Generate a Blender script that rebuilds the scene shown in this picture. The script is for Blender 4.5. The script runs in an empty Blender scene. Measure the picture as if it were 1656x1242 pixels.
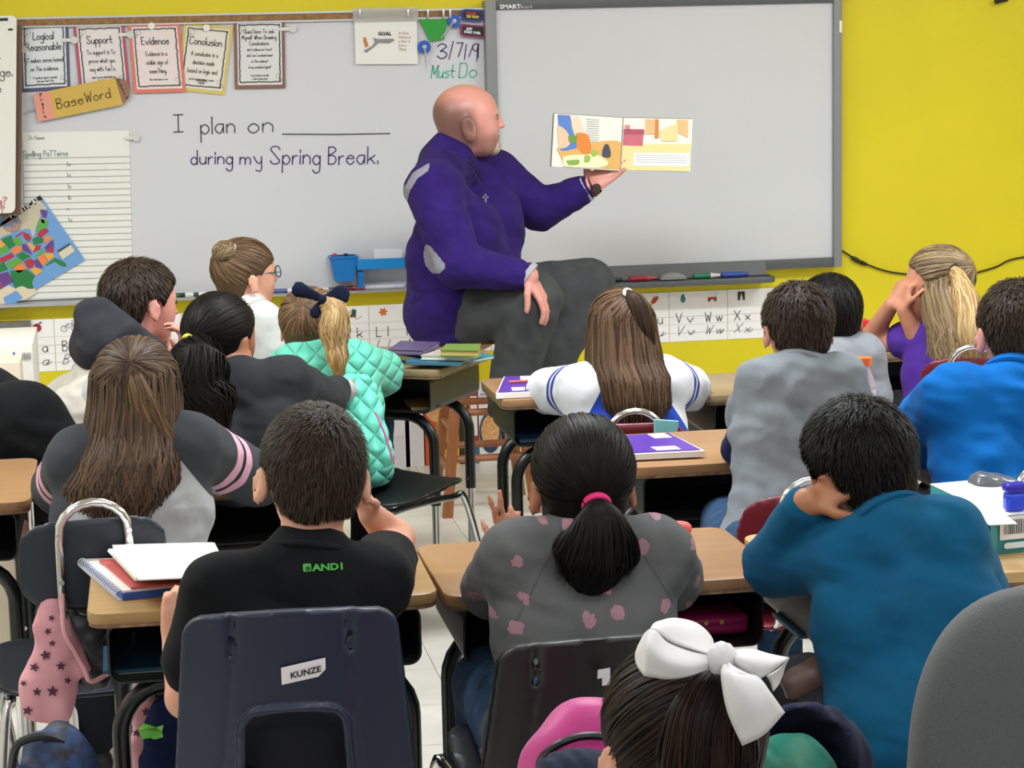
import bpy, bmesh, math, random
import numpy as np
from mathutils import Vector, Matrix
random.seed(7)
SC = bpy.context.scene
COL = SC.collection
# ---------------------------------------------------------------- camera
FPX, YAW, PITCH, ROLL, EYE = 3612.5, .1711, .1562, -.0229, 1.5907
WALL = 8.30
def V(*a): return np.array(a, float)
_fw = V(math.sin(YAW)*math.cos(PITCH), math.cos(YAW)*math.cos(PITCH), -math.sin(PITCH))
_r = V(math.cos(YAW), -math.sin(YAW), 0); _u = np.cross(_r, _fw)
_R = _r*math.cos(ROLL)+_u*math.sin(ROLL); _U = -_r*math.sin(ROLL)+_u*math.cos(ROLL)
cam_d = bpy.data.cameras.new('camera'); cam = bpy.data.objects.new('camera', cam_d); COL.objects.link(cam)
cam_d.sensor_width = 36; cam_d.lens = FPX/1656*36; cam_d.clip_start = .05; cam_d.clip_end = 60
_m = Matrix(((_R[0], _U[0], -_fw[0], 0), (_R[1], _U[1], -_fw[1], 0), (_R[2], _U[2], -_fw[2], EYE), (0, 0, 0, 1)))
cam.matrix_world = _m
SC.camera = cam
# ---------------------------------------------------------------- light, exposure
SC.view_settings.view_transform = 'Standard'; SC.view_settings.look = 'None'
SC.view_settings.gamma = 1; SC.view_settings.use_curve_mapping = False
SC.view_settings.exposure = 0.08
wd = bpy.data.worlds.new('room_ambient'); SC.world = wd; wd.use_nodes = True
wd.node_tree.nodes['Background'].inputs[0].default_value = (.95, .97, 1, 1)
wd.node_tree.nodes['Background'].inputs[1].default_value = 0.44
CEIL = 2.85
LAMPS = [(x, y) for y in (-3.0, -.4, 2.3, 5.0) for x in (-1.5, 1.1, 3.7)]
for (x, y) in LAMPS:
    l = bpy.data.lights.new('troffer_light', 'AREA'); l.shape = 'RECTANGLE'; l.size = 1.2; l.size_y = .6
    l.energy = {-3.0: 24, -.4: 17, 2.3: 17, 5.0: 70}[y]; l.color = (.93, .965, 1)
    o = bpy.data.objects.new('troffer_light', l); o.location = (x, y, CEIL-.06); COL.objects.link(o)
# ---------------------------------------------------------------- helpers
def ray(px, py): return _fw+_R*(px-828)/FPX-_U*(py-621)/FPX
def P(px, py, Y): d = ray(px, py); return V(0, 0, EYE)+d*Y/d[1]          # point of a vertical plane y=Y
def PZ(px, py, Z): d = ray(px, py); return V(0, 0, EYE)+d*(Z-EYE)/d[2]   # point of a horizontal plane z=Z
def lin(c):
    if isinstance(c, str): c = [int(c[i:i+2], 16)/255 for i in (0, 2, 4)]
    return tuple(x/12.92 if x <= .04045 else ((x+.055)/1.055)**2.4 for x in c)+(1,)
def N(nt, t, **kw):
    n = nt.nodes.new(t)
    for k, v in kw.items():
        if k.startswith('i_'):
            key = k[2:]; key = int(key) if key.isdigit() else key
            n.inputs[key].default_value = v
        else: setattr(n, k, v)
    return n
def mat(name, c, rough=.6, metal=0, var=0, vscale=8, bump=0, bscale=200, spec=.5, sheen=0, c2=None, c2f=.5, stretch=None, trans=0, alpha=1, bdist=.002, attr=None, zones=None, spots=None, coat=0):
    m = bpy.data.materials.new(name); m.use_nodes = True; nt = m.node_tree; b = nt.nodes['Principled BSDF']
    L = nt.links.new
    b.inputs['Roughness'].default_value = rough; b.inputs['Metallic'].default_value = metal
    b.inputs['Specular IOR Level'].default_value = spec; b.inputs['Transmission Weight'].default_value = trans
    b.inputs['Alpha'].default_value = alpha; b.inputs['Coat Weight'].default_value = coat
    if sheen: b.inputs['Sheen Weight'].default_value = sheen
    c = lin(c); b.inputs['Base Color'].default_value = c
    out = None
    tc = N(nt, 'ShaderNodeTexCoord')
    def coords(s):
        if s is None: return tc.outputs['Object']
        mp = N(nt, 'ShaderNodeMapping'); mp.inputs['Scale'].default_value = s; L(tc.outputs['Object'], mp.inputs[0]); return mp.outputs[0]
    def mix(fac, a, bb, blend='MIX'):
        mx = N(nt, 'ShaderNodeMix', data_type='RGBA', blend_type=blend)
        if isinstance(fac, (int, float)): mx.inputs[0].default_value = fac
        else: L(fac, mx.inputs[0])
        for v, k in ((a, 6), (bb, 7)):
            if isinstance(v, tuple): mx.inputs[k].default_value = v
            else: L(v, mx.inputs[k])
        return mx.outputs[2]
    def mth(op, a, bb):
        q = N(nt, 'ShaderNodeMath', operation=op)
        for v, k in ((a, 0), (bb, 1)):
            if isinstance(v, (int, float)): q.inputs[k].default_value = v
            else: L(v, q.inputs[k])
        return q.outputs[0]
    cur = c
    if attr:                                                          # per-strand or per-face variation between two colours
        at = N(nt, 'ShaderNodeAttribute', attribute_name=attr); cur = mix(at.outputs['Fac'], cur, lin(c2))
    elif c2:
        nz = N(nt, 'ShaderNodeTexNoise', i_Scale=vscale, i_Detail=4); L(coords(stretch), nz.inputs[0])
        rp = N(nt, 'ShaderNodeMapRange', i_1=.5-c2f*.3, i_2=.5+c2f*.3); L(nz.outputs[0], rp.inputs[0]); cur = mix(rp.outputs[0], cur, lin(c2))
    if zones:                                                         # [(attribute, low, high, colour or [ (attr,lo,hi) ... ])]
        for z in zones:
            fac = None
            for (an, lo, hi) in z[0]:
                at = N(nt, 'ShaderNodeAttribute', attribute_name=an).outputs['Fac']
                q = mth('MULTIPLY', mth('GREATER_THAN', at, lo), mth('LESS_THAN', at, hi))
                fac = q if fac is None else mth('MULTIPLY', fac, q)
            cur = mix(fac, cur, lin(z[1]))
    if spots:                                                         # printed motifs: (scale, radius, colour, raggedness)
        sc, rad, colr, rag = spots
        fl_ = N(nt, 'ShaderNodeMapping'); fl_.inputs['Scale'].default_value = (1, 0, 1); L(tc.outputs['Object'], fl_.inputs[0]); vo = N(nt, 'ShaderNodeTexVoronoi', i_Scale=sc); vo.inputs['Randomness'].default_value = .55
        nz = N(nt, 'ShaderNodeTexNoise', i_Scale=sc*4); L(fl_.outputs[0], nz.inputs[0])
        mx = N(nt, 'ShaderNodeMix', data_type='RGBA', blend_type='LINEAR_LIGHT'); mx.inputs[0].default_value = rag
        L(fl_.outputs[0], mx.inputs[6]); L(nz.outputs['Color'], mx.inputs[7]); L(mx.outputs[2], vo.inputs[0])
        cur = mix(mth('LESS_THAN', vo.outputs['Distance'], rad), cur, lin(colr))
    if var:
        nz = N(nt, 'ShaderNodeTexNoise', i_Scale=vscale, i_Detail=5); L(coords(stretch), nz.inputs[0])
        rp = N(nt, 'ShaderNodeMapRange', i_1=.3, i_2=.7, i_3=1-var, i_4=1+var); L(nz.outputs[0], rp.inputs[0])
        cb = N(nt, 'ShaderNodeCombineColor'); [L(rp.outputs[0], cb.inputs[i]) for i in range(3)]
        cur = mix(1.0, cur, cb.outputs[0], 'MULTIPLY')
    if not isinstance(cur, tuple): L(cur, b.inputs['Base Color'])
    if bump:
        nz = N(nt, 'ShaderNodeTexNoise', i_Scale=bscale, i_Detail=3); L(coords(stretch), nz.inputs[0])
        bp = N(nt, 'ShaderNodeBump', i_Strength=bump, i_Distance=bdist); L(nz.outputs[0], bp.inputs['Height']); L(bp.outputs[0], b.inputs['Normal'])
    return m
def emit(name, c, s):
    m = bpy.data.materials.new(name); m.use_nodes = True; b = m.node_tree.nodes['Principled BSDF']
    b.inputs['Base Color'].default_value = lin(c); b.inputs['Emission Color'].default_value = lin(c); b.inputs['Emission Strength'].default_value = s
    return m
_MC = {}
def pm(c, rough=.6, **k):                                             # plain coloured paper / plastic, cached
    key = (c, rough, tuple(sorted(k.items())))
    if key not in _MC: _MC[key] = mat('plain_'+c.lower(), c, rough, **k)
    return _MC[key]
def mk(name, verts, faces, m, parent=None, smooth=False, attrs=None):
    me = bpy.data.meshes.new(name)
    if isinstance(faces, np.ndarray):
        n = len(faces); k = faces.shape[1]
        me.vertices.add(len(verts)); me.vertices.foreach_set('co', np.asarray(verts, np.float32).ravel())
        me.loops.add(n*k); me.loops.foreach_set('vertex_index', faces.astype(np.int32).ravel())
        me.polygons.add(n); me.polygons.foreach_set('loop_start', np.arange(0, n*k, k, dtype=np.int32))
        me.polygons.foreach_set('loop_total', np.full(n, k, np.int32)); me.update(calc_edges=True)
    else: me.from_pydata([tuple(v) for v in verts], [], [tuple(f) for f in faces]); me.update()
    if m: me.materials.append(m)
    if smooth: me.polygons.foreach_set('use_smooth', [True]*len(me.polygons))
    for k, v in (attrs or {}).items():
        a = me.attributes.new(k, 'FLOAT', 'POINT'); a.data.foreach_set('value', np.asarray(v, np.float32))
    o = bpy.data.objects.new(name, me); COL.objects.link(o)
    if parent: attach(o, parent)
    return o
def attach(o, parent):
    o.parent = parent
    o.matrix_parent_inverse = parent.matrix_basis.inverted() if parent.parent is None else Matrix()
def thing(name, label, cat, loc=(0, 0, 0), group=None):
    o = bpy.data.objects.new(name, None); COL.objects.link(o); o.location = tuple(loc); o.empty_display_size = .05
    o['label'] = label; o['category'] = cat
    if group: o['group'] = group
    return o
def tag(o, label, cat, group=None):
    o['label'] = label; o['category'] = cat
    if group: o['group'] = group
    return o
def struct(o): o['kind'] = 'structure'; return o
class MB:                                                              # collects simple solids into one mesh
    def __init__(s): s.v = []; s.f = []
    def add(s, vs, fs):
        b = len(s.v); s.v += [tuple(v) for v in vs]; s.f += [tuple(b+i for i in f) for f in fs]; return s
    def box(s, c, d, M=None):
        vs = [V(sx*d[0]/2, sy*d[1]/2, sz*d[2]/2) for sz in (-1, 1) for sy in (-1, 1) for sx in (-1, 1)]
        if M is not None: vs = [M@v for v in vs]
        return s.add([v+V(*c) for v in vs], [(0, 2, 3, 1), (4, 5, 7, 6), (0, 1, 5, 4), (2, 6, 7, 3), (0, 4, 6, 2), (1, 3, 7, 5)])
    def prism(s, pts, off):                                            # polygon extruded by vector off
        n = len(pts); off = V(*off); a = [V(*p) for p in pts]
        return s.add(a+[p+off for p in a], [tuple(range(n-1, -1, -1)), tuple(range(n, 2*n))]+[(i, (i+1) % n, n+(i+1) % n, n+i) for i in range(n)])
    def tube(s, pts, r, n=8, cap=True):
        pts = [V(*p) for p in pts]; m = len(pts); rs = r if isinstance(r, (list, tuple)) else [r]*m
        up = V(0, 0, 1); b = len(s.v); prev = None
        for i in range(m):
            t = pts[min(i+1, m-1)]-pts[max(i-1, 0)]; t = t/(np.linalg.norm(t)+1e-9)
            a = prev if prev is not None else (V(1, 0, 0) if abs(t[0]) < .9 else V(0, 1, 0))
            a = a-t*(a@t); a = a/(np.linalg.norm(a)+1e-9); prev = a; c = np.cross(t, a)
            for k in range(n):
                q = 2*math.pi*k/n; s.v.append(tuple(pts[i]+(a*math.cos(q)+c*math.sin(q))*rs[i]))
        for i in range(m-1):
            for k in range(n): s.f.append((b+i*n+k, b+i*n+(k+1) % n, b+(i+1)*n+(k+1) % n, b+(i+1)*n+k))
        if cap: s.f.append(tuple(b+k for k in range(n-1, -1, -1))); s.f.append(tuple(b+(m-1)*n+k for k in range(n)))
        return s
    def disc(s, c, r, n=16, axis=(0, -1, 0), th=.003, rz=None):
        c = V(*c); ax = V(*axis); a = V(1, 0, 0) if abs(ax[0]) < .9 else V(0, 0, 1); a = a-ax*(a@ax); a /= np.linalg.norm(a); d = np.cross(ax, a)
        return s.prism([c+a*r*math.cos(t)+d*(rz or r)*math.sin(t) for t in np.linspace(0, 2*math.pi, n, endpoint=False)], ax*th)
    def build(s, name, m, parent=None, smooth=False, bevel=0, segs=2):
        o = mk(name, s.v, s.f, m, parent)
        if bevel or smooth:
            bm = bmesh.new(); bm.from_mesh(o.data)
            bmesh.ops.recalc_face_normals(bm, faces=bm.faces)
            if bevel: bmesh.ops.bevel(bm, geom=list(bm.edges), offset=bevel, segments=segs, profile=.5, affect='EDGES', clamp_overlap=True)
            for e in bm.edges:
                if len(e.link_faces) == 2 and e.calc_face_angle(0) > math.radians(38): e.smooth = False
            for f in bm.faces: f.smooth = True
            bm.to_mesh(o.data); bm.free()
        return o
def rrect(w, d, r, n=5, cx=0, cy=0):
    out = []
    for (sx, sy, a0) in ((1, 1, 0), (-1, 1, 90), (-1, -1, 180), (1, -1, 270)):
        for k in range(n+1):
            a = math.radians(a0+90*k/n); out.append((cx+sx*(w/2-r)+r*math.cos(a), cy+sy*(d/2-r)+r*math.sin(a)))
    return out
def catmull(pts, n=8):
    pts = [V(*p) for p in pts]; q = [2*pts[0]-pts[1]]+pts+[2*pts[-1]-pts[-2]]; out = []
    for i in range(1, len(q)-2):
        for k in range(n):
            t = k/n; out.append(.5*((2*q[i])+(-q[i-1]+q[i+1])*t+(2*q[i-1]-5*q[i]+4*q[i+1]-q[i+2])*t*t+(-q[i-1]+3*q[i]-3*q[i+1]+q[i+2])*t**3))
    out.append(q[-2]); return out
def rotz(a): c, s = math.cos(a), math.sin(a); return np.array([[c, -s, 0], [s, c, 0], [0, 0, 1.]])
def rotx(a): c, s = math.cos(a), math.sin(a); return np.array([[1., 0, 0], [0, c, -s], [0, s, c]])
def roty(a): c, s = math.cos(a), math.sin(a); return np.array([[c, 0, s], [0, 1., 0], [-s, 0, c]])
# ---------------------------------------------------------------- stroke lettering and flat drawing
GL = dict(a="36 16 05 04 13 23 35|36 33", b="09 03|05 16 26 35 34 23 13 04", c="35 26 16 05 04 13 23 34", d="35 26 16 05 04 13 23 34|39 33",
 e="05 35 26 16 05 04 13 23 34", f="39 29 18 13|06 26", g="35 26 16 05 04 13 23 34|36 31 20 10 01", h="09 03|05 16 26 35 33", i="06 03|07 08",
 j="16 11 00|17 18", k="09 03|36 04|15 33", l="09 03", m="06 03|05 16 25 23|25 36 45 43", n="06 03|05 16 26 35 33", o="16 05 04 13 23 34 35 26 16",
 p="06 00|05 16 26 35 34 23 13 04", q="36 30|35 26 16 05 04 13 23 34", r="06 03|05 16 26", s="36 16 05 25 34 23 03", t="19 14 23 33|06 36",
 u="06 04 13 23 34|36 33", v="06 23|23 46", w="06 13|13 26|26 33|33 46", x="06 33|36 03", y="06 14 23 34|36 30 10", z="06 36|36 03|03 33",
 A="03 29|29 43|15 35", B="09 03|09 29 38 27 06|06 26 35 34 23 03", C="48 39 19 08 04 13 33 44", D="09 03|09 29 38 34 23 03", E="09 03|09 39|06 26|03 33",
 F="09 03|09 39|06 26", G="48 39 19 08 04 13 33 44 46 26", H="09 03|39 33|06 36", I="19 13|09 29|03 23", J="39 34 23 13 04", K="09 03|39 06|16 33", L="09 03|03 33",
 M="03 09|09 25|25 49|49 43", N="03 09|09 43|43 49", O="19 08 04 13 33 44 48 39 19", P="09 03|09 29 38 37 26 06", Q="19 08 04 13 33 44 48 39 19|35 43",
 R="09 03|09 29 38 37 26 06|26 43", S="48 39 19 08 17 35 44 33 13 04", T="09 49|29 23", U="09 04 13 33 44 49", V="09 23|23 49", W="09 13|13 27|27 33|33 49",
 X="03 49|09 43", Y="09 26|49 26|26 23", Z="09 49|49 03|03 43")
GL.update({'1': "18 29|29 23", '2': "08 19 29 38 37 03|03 33", '3': "08 19 29 38 27 16|16 26 35 34 23 13 04", '7': "09 39|39 13", '9': "38 29 19 08 07 16 26 37|39 33",
 '/': "03 49", '.': "03 04", ',': "03 02", '?': "08 19 29 38 27 16 15|13 14", '(': "29 17 15 23", '!': "09 05|03 04", '0': "19 08 04 13 23 34 38 29 19", '8': "16 07 08 19 29 38 37 26 16 05 04 13 23 34 35 26"})
class Draw:
    """strokes and filled shapes laid on a quad; o = top-left, ux, uz unit vectors in metres, nrm towards the viewer"""
    def __init__(s, tl, tr, bl, lift=.0015):
        s.o = V(*tl); a = V(*tr)-s.o; b = V(*bl)-s.o; s.w = np.linalg.norm(a); s.h = np.linalg.norm(b); s.a = a/s.w; s.b = b/s.h
        s.n = np.cross(s.b, s.a); s.n /= np.linalg.norm(s.n); s.lift = lift
        if s.n@(V(0, 0, EYE)-s.o) < 0: s.n = -s.n
    def uv(s, q): q = V(*q)-s.o; k = s.a@s.b; A, B = q@s.a, q@s.b; return ((A-k*B)/(1-k*k), (B-k*A)/(1-k*k))
    def p(s, x, y, l=None): return s.o+s.a*x+s.b*y+s.n*(s.lift if l is None else l)      # x right, y down, metres
    def stroke(s, mb, pts, w, lift=None):
        pts = [V(*q) for q in pts]; n = len(pts); L = []
        for i in range(n):
            t = pts[min(i+1, n-1)]-pts[max(i-1, 0)]; t = t/(np.linalg.norm(t)+1e-9); q = V(-t[1], t[0])*w/2
            e = t*w*.4*(-1 if i == 0 else (1 if i == n-1 else 0))
            L += [s.p(*(pts[i]+q+e), lift), s.p(*(pts[i]-q+e), lift)]
        mb.add(L, [(2*i, 2*i+1, 2*i+3, 2*i+2) for i in range(n-1)])
    def text(s, mb, txt, x, y, size, w, slant=0, gap=1.3, rot=0, jit=0, anchor='l', cond=1, spline=3):
        """x,y = baseline start; size = cap height"""
        k = size/6; adv = [(3 if c == ' ' else max(int(q[0]) for st in GL.get(c, '03 33').split('|') for q in st.split())+gap)*k*cond for c in txt]
        tot = sum(adv); cx = x-(tot/2 if anchor == 'c' else 0); ca, sa = math.cos(rot), math.sin(rot); x0 = cx
        for c, ad in zip(txt, adv):
            if c != ' ':
                jy = random.uniform(-jit, jit)*size
                for st in GL.get(c, '03 33').split('|'):
                    q = [(int(z[0]), int(z[1])-3) for z in st.split()]
                    q = [(a*cond+slant*b, b) for a, b in q]
                    if len(q) > 2: q = [tuple(z) for z in catmull(q, spline)]
                    pp = [(cx-x0+a*k, -(b*k)+jy) for a, b in q]
                    s.stroke(mb, [(x0+a*ca+b*sa, y-a*sa+b*ca) for a, b in pp], w)
            cx += ad
        return tot
    def poly(s, mb, pts, th=.0, lift=None):
        a = [s.p(x, y, lift) for x, y in pts]
        if th: mb.prism(a, s.n*-th)
        else: mb.add(a, [tuple(range(len(a)))])
    def rect(s, mb, x, y, w, h, th=0, lift=None): s.poly(mb, [(x, y), (x+w, y), (x+w, y+h), (x, y+h)], th, lift)
    def oval(s, mb, cx, cy, rx, ry, th=0, lift=None, n=18): s.poly(mb, [(cx+rx*math.cos(t), cy+ry*math.sin(t)) for t in np.linspace(0, 2*math.pi, n, endpoint=False)], th, lift)
def ftext(d, name, txt, x, y, size, m, parent, lift=None, rot=0, sx=1, bold=0):
    """printed lettering from the built-in font laid on a Draw plane; x,y = left end of baseline"""
    cu = bpy.data.curves.new('t', 'FONT'); cu.body = txt; cu.size = size; cu.resolution_u = 2; cu.offset = bold
    to = bpy.data.objects.new('t', cu); COL.objects.link(to); dg = bpy.context.evaluated_depsgraph_get(); dg.update()
    me = bpy.data.meshes.new_from_object(to.evaluated_get(dg)); bpy.data.objects.remove(to); bpy.data.curves.remove(cu)
    ca, sa = math.cos(rot), math.sin(rot); vs = []
    for v in me.vertices: X, Y = v.co.x*sx, v.co.y; vs.append(d.p(x+X*ca-Y*sa, y-(X*sa+Y*ca), lift))
    fs = [tuple(p.vertices) for p in me.polygons]; bpy.data.meshes.remove(me)
    return mk(name, vs, fs, m, parent)
# ---------------------------------------------------------------- signed distance modelling (numpy surface nets)
class F:
    def __init__(s, lo, hi, h):
        s.lo = V(*lo)-3*h; s.h = h; s.n = (np.ceil((V(*hi)-s.lo)/h).astype(int)+4); s.f = np.full(tuple(s.n), .08, np.float32)
    def ax(s, sl): return [(s.lo[i]+s.h*np.arange(sl[i].start, sl[i].stop)).astype(np.float32).reshape([-1 if j == i else 1 for j in range(3)]) for i in range(3)]
    def sub(s, lo, hi):
        a = np.maximum(((V(*lo)-s.lo)/s.h).astype(int), 0); b = np.minimum(((V(*hi)-s.lo)/s.h).astype(int)+2, s.n)
        return tuple(slice(int(x), max(int(y), int(x))) for x, y in zip(a, b))
    def put(s, sl, d, k, op):
        g = s.f[sl]
        if op == 'u': h = np.maximum(k-np.abs(g-d), 0)/k if k else 0; s.f[sl] = np.minimum(g, d)-(h*h*k*.25 if k else 0)
        else: d = -d; h = np.maximum(k-np.abs(g-d), 0)/k if k else 0; s.f[sl] = np.maximum(g, d)+(h*h*k*.25 if k else 0)
    def caps(s, a, b, ra, rb=None, k=.012, op='u', flat=None):
        """rounded cone; flat=(unit dir, factor<1) squashes it along dir"""
        a = V(*a); b = V(*b); rb = ra if rb is None else rb; m = max(ra, rb)+max(k, .01)+2*s.h
        sl = s.sub(np.minimum(a, b)-m, np.maximum(a, b)+m); X, Y, Z = s.ax(sl)
        if min(x.size for x in (X, Y, Z)) == 0: return s
        ab = b-a; L2 = ab@ab+1e-12
        px, py, pz = X-a[0], Y-a[1], Z-a[2]; t = np.clip((px*ab[0]+py*ab[1]+pz*ab[2])/L2, 0, 1)
        qx, qy, qz = px-t*ab[0], py-t*ab[1], pz-t*ab[2]
        if flat:
            n = V(*flat[0]); c = (qx*n[0]+qy*n[1]+qz*n[2])*(1/flat[1]-1); qx, qy, qz = qx+c*n[0], qy+c*n[1], qz+c*n[2]
        d = np.sqrt(qx*qx+qy*qy+qz*qz)-(ra+(rb-ra)*t)
        s.put(sl, d.astype(np.float32), k, op); return s
    def ell(s, c, r, M=None, k=.012, op='u', p=2):
        c = V(*c); r = V(*r); m = max(r)+max(k, .01)+2*s.h; sl = s.sub(c-m, c+m); X, Y, Z = s.ax(sl)
        if min(x.size for x in (X, Y, Z)) == 0: return s
        X, Y, Z = X-c[0], Y-c[1], Z-c[2]
        if M is not None: X, Y, Z = (M[0, i]*X+M[1, i]*Y+M[2, i]*Z for i in range(3))
        if p == 2:
            k0 = np.sqrt((X/r[0])**2+(Y/r[1])**2+(Z/r[2])**2); k1 = np.sqrt((X/r[0]**2)**2+(Y/r[1]**2)**2+(Z/r[2]**2)**2)+1e-6
            d = k0*(k0-1)/k1
            d = np.where(k0 < .3, -min(r)*.7, d)
        else: d = ((np.abs(X/r[0])**p+np.abs(Y/r[1])**p+np.abs(Z/r[2])**p)**(1/p)-1)*min(r)
        s.put(sl, d.astype(np.float32), k, op); return s
    def box(s, c, r, M=None, rd=.005, k=.004, op='u'):
        c = V(*c); r = V(*r); m = np.linalg.norm(r)+k+2*s.h; sl = s.sub(c-m, c+m); X, Y, Z = s.ax(sl)
        if min(x.size for x in (X, Y, Z)) == 0: return s
        X, Y, Z = X-c[0], Y-c[1], Z-c[2]
        if M is not None: X, Y, Z = (M[0, i]*X+M[1, i]*Y+M[2, i]*Z for i in range(3))
        q = [np.abs(A)-(b-rd) for A, b in zip((X, Y, Z), r)]
        d = np.sqrt(sum(np.maximum(A, 0)**2 for A in q))+np.minimum(np.maximum(np.maximum(q[0], q[1]), q[2]), 0)-rd
        s.put(sl, d.astype(np.float32), k, op); return s
    def fn(s, g, op='i', k=.006):
        """g(X,Y,Z) on the whole grid: 'i' intersect, 'u' union, 's' subtract, '+' add"""
        sl = tuple(slice(0, int(n)) for n in s.n); X, Y, Z = s.ax(sl); d = g(X, Y, Z).astype(np.float32)
        if op == '+': s.f = s.f+d
        elif op == 'i': s.put(sl, -d, k, 's')
        elif op == 's': s.put(sl, d, k, 's')
        else: s.put(sl, d, k, 'u')
        return s
    def folds(s, amp, dirs, seed=1):
        """soft cloth folds: warped sine ripples; dirs=[(dx,dy,dz,wavelength)]"""
        rg = np.random.RandomState(seed); sl = tuple(slice(0, int(n)) for n in s.n); X, Y, Z = s.ax(sl); tot = 0
        for (a, b, c, wl) in dirs:
            n = math.sqrt(a*a+b*b+c*c); kx, ky, kz = (q/n*2*math.pi/wl for q in (a, b, c)); e = rg.uniform(-1, 1, 3)*2*math.pi/(wl*2.2); ph = rg.uniform(0, 6, 3)
            tot = tot+np.sin(kx*X+ky*Y+kz*Z+ph[0]+1.7*np.sin(e[0]*X+e[1]*Y+e[2]*Z+ph[1]))*(.55+.45*np.sin(e[2]*X-e[0]*Y+e[1]*Z+ph[2]))
        s.f = s.f+(amp*tot/len(dirs)).astype(np.float32); return s
    def val(s, pts):
        q = (np.asarray(pts)-s.lo)/s.h; i = np.clip(q.astype(int), 0, s.n-2); t = np.clip(q-i, 0, 1); o = 0
        for a in (0, 1):
            for b in (0, 1):
                for c in (0, 1):
                    w = (t[:, 0] if a else 1-t[:, 0])*(t[:, 1] if b else 1-t[:, 1])*(t[:, 2] if c else 1-t[:, 2]); o = o+w*s.f[i[:, 0]+a, i[:, 1]+b, i[:, 2]+c]
        return o
    def grad(s, p):
        e = s.h; g = np.stack([s.val(p+V(*d)*e)-s.val(p-V(*d)*e) for d in ((1, 0, 0), (0, 1, 0), (0, 0, 1))], 1)
        return g/(np.linalg.norm(g, axis=1, keepdims=True)+1e-9)
    def net(s, smooth=1):
        f = s.f; S = f < 0
        c = [f[a:f.shape[0]-1+a, b:f.shape[1]-1+b, d:f.shape[2]-1+d] for a in (0, 1) for b in (0, 1) for d in (0, 1)]
        sg = [S[a:f.shape[0]-1+a, b:f.shape[1]-1+b, d:f.shape[2]-1+d] for a in (0, 1) for b in (0, 1) for d in (0, 1)]
        cnt = sum(x.astype(np.int8) for x in sg); act = (cnt > 0) & (cnt < 8); idx = np.argwhere(act)
        if not len(idx): return np.zeros((0, 3)), np.zeros((0, 4), int)
        vals = np.stack([x[act] for x in c], 1).astype(np.float64); off = np.array([(a, b, d) for a in (0, 1) for b in (0, 1) for d in (0, 1)], float)
        acc = np.zeros((len(idx), 3)); w = np.zeros(len(idx))
        for (i, j) in [(0, 1), (2, 3), (4, 5), (6, 7), (0, 2), (1, 3), (4, 6), (5, 7), (0, 4), (1, 5), (2, 6), (3, 7)]:
            a, b = vals[:, i], vals[:, j]; mm = (a < 0) != (b < 0); t = np.where(mm, a/np.where(mm, a-b, 1), 0)
            acc += mm[:, None]*(off[i]+(off[j]-off[i])*t[:, None]); w += mm
        vert = (idx+acc/w[:, None])*s.h+s.lo
        vid = np.full(act.shape, -1, np.int32); vid[act] = np.arange(len(idx)); quads = []
        for ax_ in range(3):
            o1, o2 = [a for a in range(3) if a != ax_]
            sl0 = [slice(None)]*3; sl1 = [slice(None)]*3; sl0[ax_] = slice(0, -1); sl1[ax_] = slice(1, None)
            A = S[tuple(sl0)]; B = S[tuple(sl1)]; e = np.argwhere(A != B)
            e = e[(e[:, o1] > 0) & (e[:, o2] > 0) & (e[:, o1] < f.shape[o1]-1) & (e[:, o2] < f.shape[o2]-1)]
            if not len(e): continue
            ins = A[tuple(e.T)]; u = np.zeros(3, int); u[o1] = 1; w_ = np.zeros(3, int); w_[o2] = 1
            q = np.stack([vid[tuple((e-u-w_).T)], vid[tuple((e-w_).T)], vid[tuple(e.T)], vid[tuple((e-u).T)]], 1)
            fl = ins if ax_ != 1 else ~ins; q = np.where(fl[:, None], q, q[:, ::-1]); quads.append(q)
        Q = np.concatenate(quads); Q = Q[(Q >= 0).all(1)]
        for _ in range(smooth):
            E = np.concatenate([Q[:, [i, (i+1) % 4]] for i in range(4)]); acc = np.zeros_like(vert); n = np.zeros(len(vert))
            for k in range(3): acc[:, k] = np.bincount(E[:, 0], vert[E[:, 1], k], len(vert))+np.bincount(E[:, 1], vert[E[:, 0], k], len(vert))
            n = np.bincount(E[:, 0], minlength=len(vert))+np.bincount(E[:, 1], minlength=len(vert)); vert = .5*vert+.5*acc/np.maximum(n, 1)[:, None]
        return vert, Q
    def build(s, name, m, parent=None, smooth=1, attrs=None):
        v, q = s.net(smooth); at = {k: g(v) for k, g in (attrs or {}).items()}
        return mk(name, v, q, m, parent, True, at)
# ---------------------------------------------------------------- materials
M_wall = mat('yellow_wall_paint', 'DDCC06', .55, var=.03, vscale=3, bump=.15, bscale=160, bdist=.001)
M_side = mat('side_wall_paint', 'DED9C6', .7, var=.02, vscale=2)
M_tile = mat('vinyl_floor_tile', 'E2DFD6', .32, c2='D8D4CA', c2f=.6, vscale=14, bump=.05, bscale=40, spec=.5)
M_tile2 = mat('vinyl_floor_tile_pale', 'E5E2DB', .32, c2='DBD8D0', c2f=.6, vscale=11, bump=.05, bscale=40)
M_grout = mat('floor_joint', '8E897C', .8)
M_ceil = mat('ceiling_board', 'E8E6DF', .9, bump=.3, bscale=120)
M_wb = mat('whiteboard_enamel', 'D3D4DA', .28, var=.015, vscale=1.5, spec=.35)
M_sb = mat('interactive_board_surface', 'D2D3D8', .4, var=.01, vscale=2, spec=.3)
M_alu = mat('brushed_aluminium', 'C4C5C8', .35, metal=.6)
M_cork = mat('cork_rail', 'A07C55', .9, c2='86623F', vscale=60)
M_gr1 = mat('grey_plastic_frame', '84868A', .45)
M_gr2 = mat('dark_grey_plastic', '55585C', .45)
M_blk = mat('black_plastic', '141518', .4)
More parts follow.
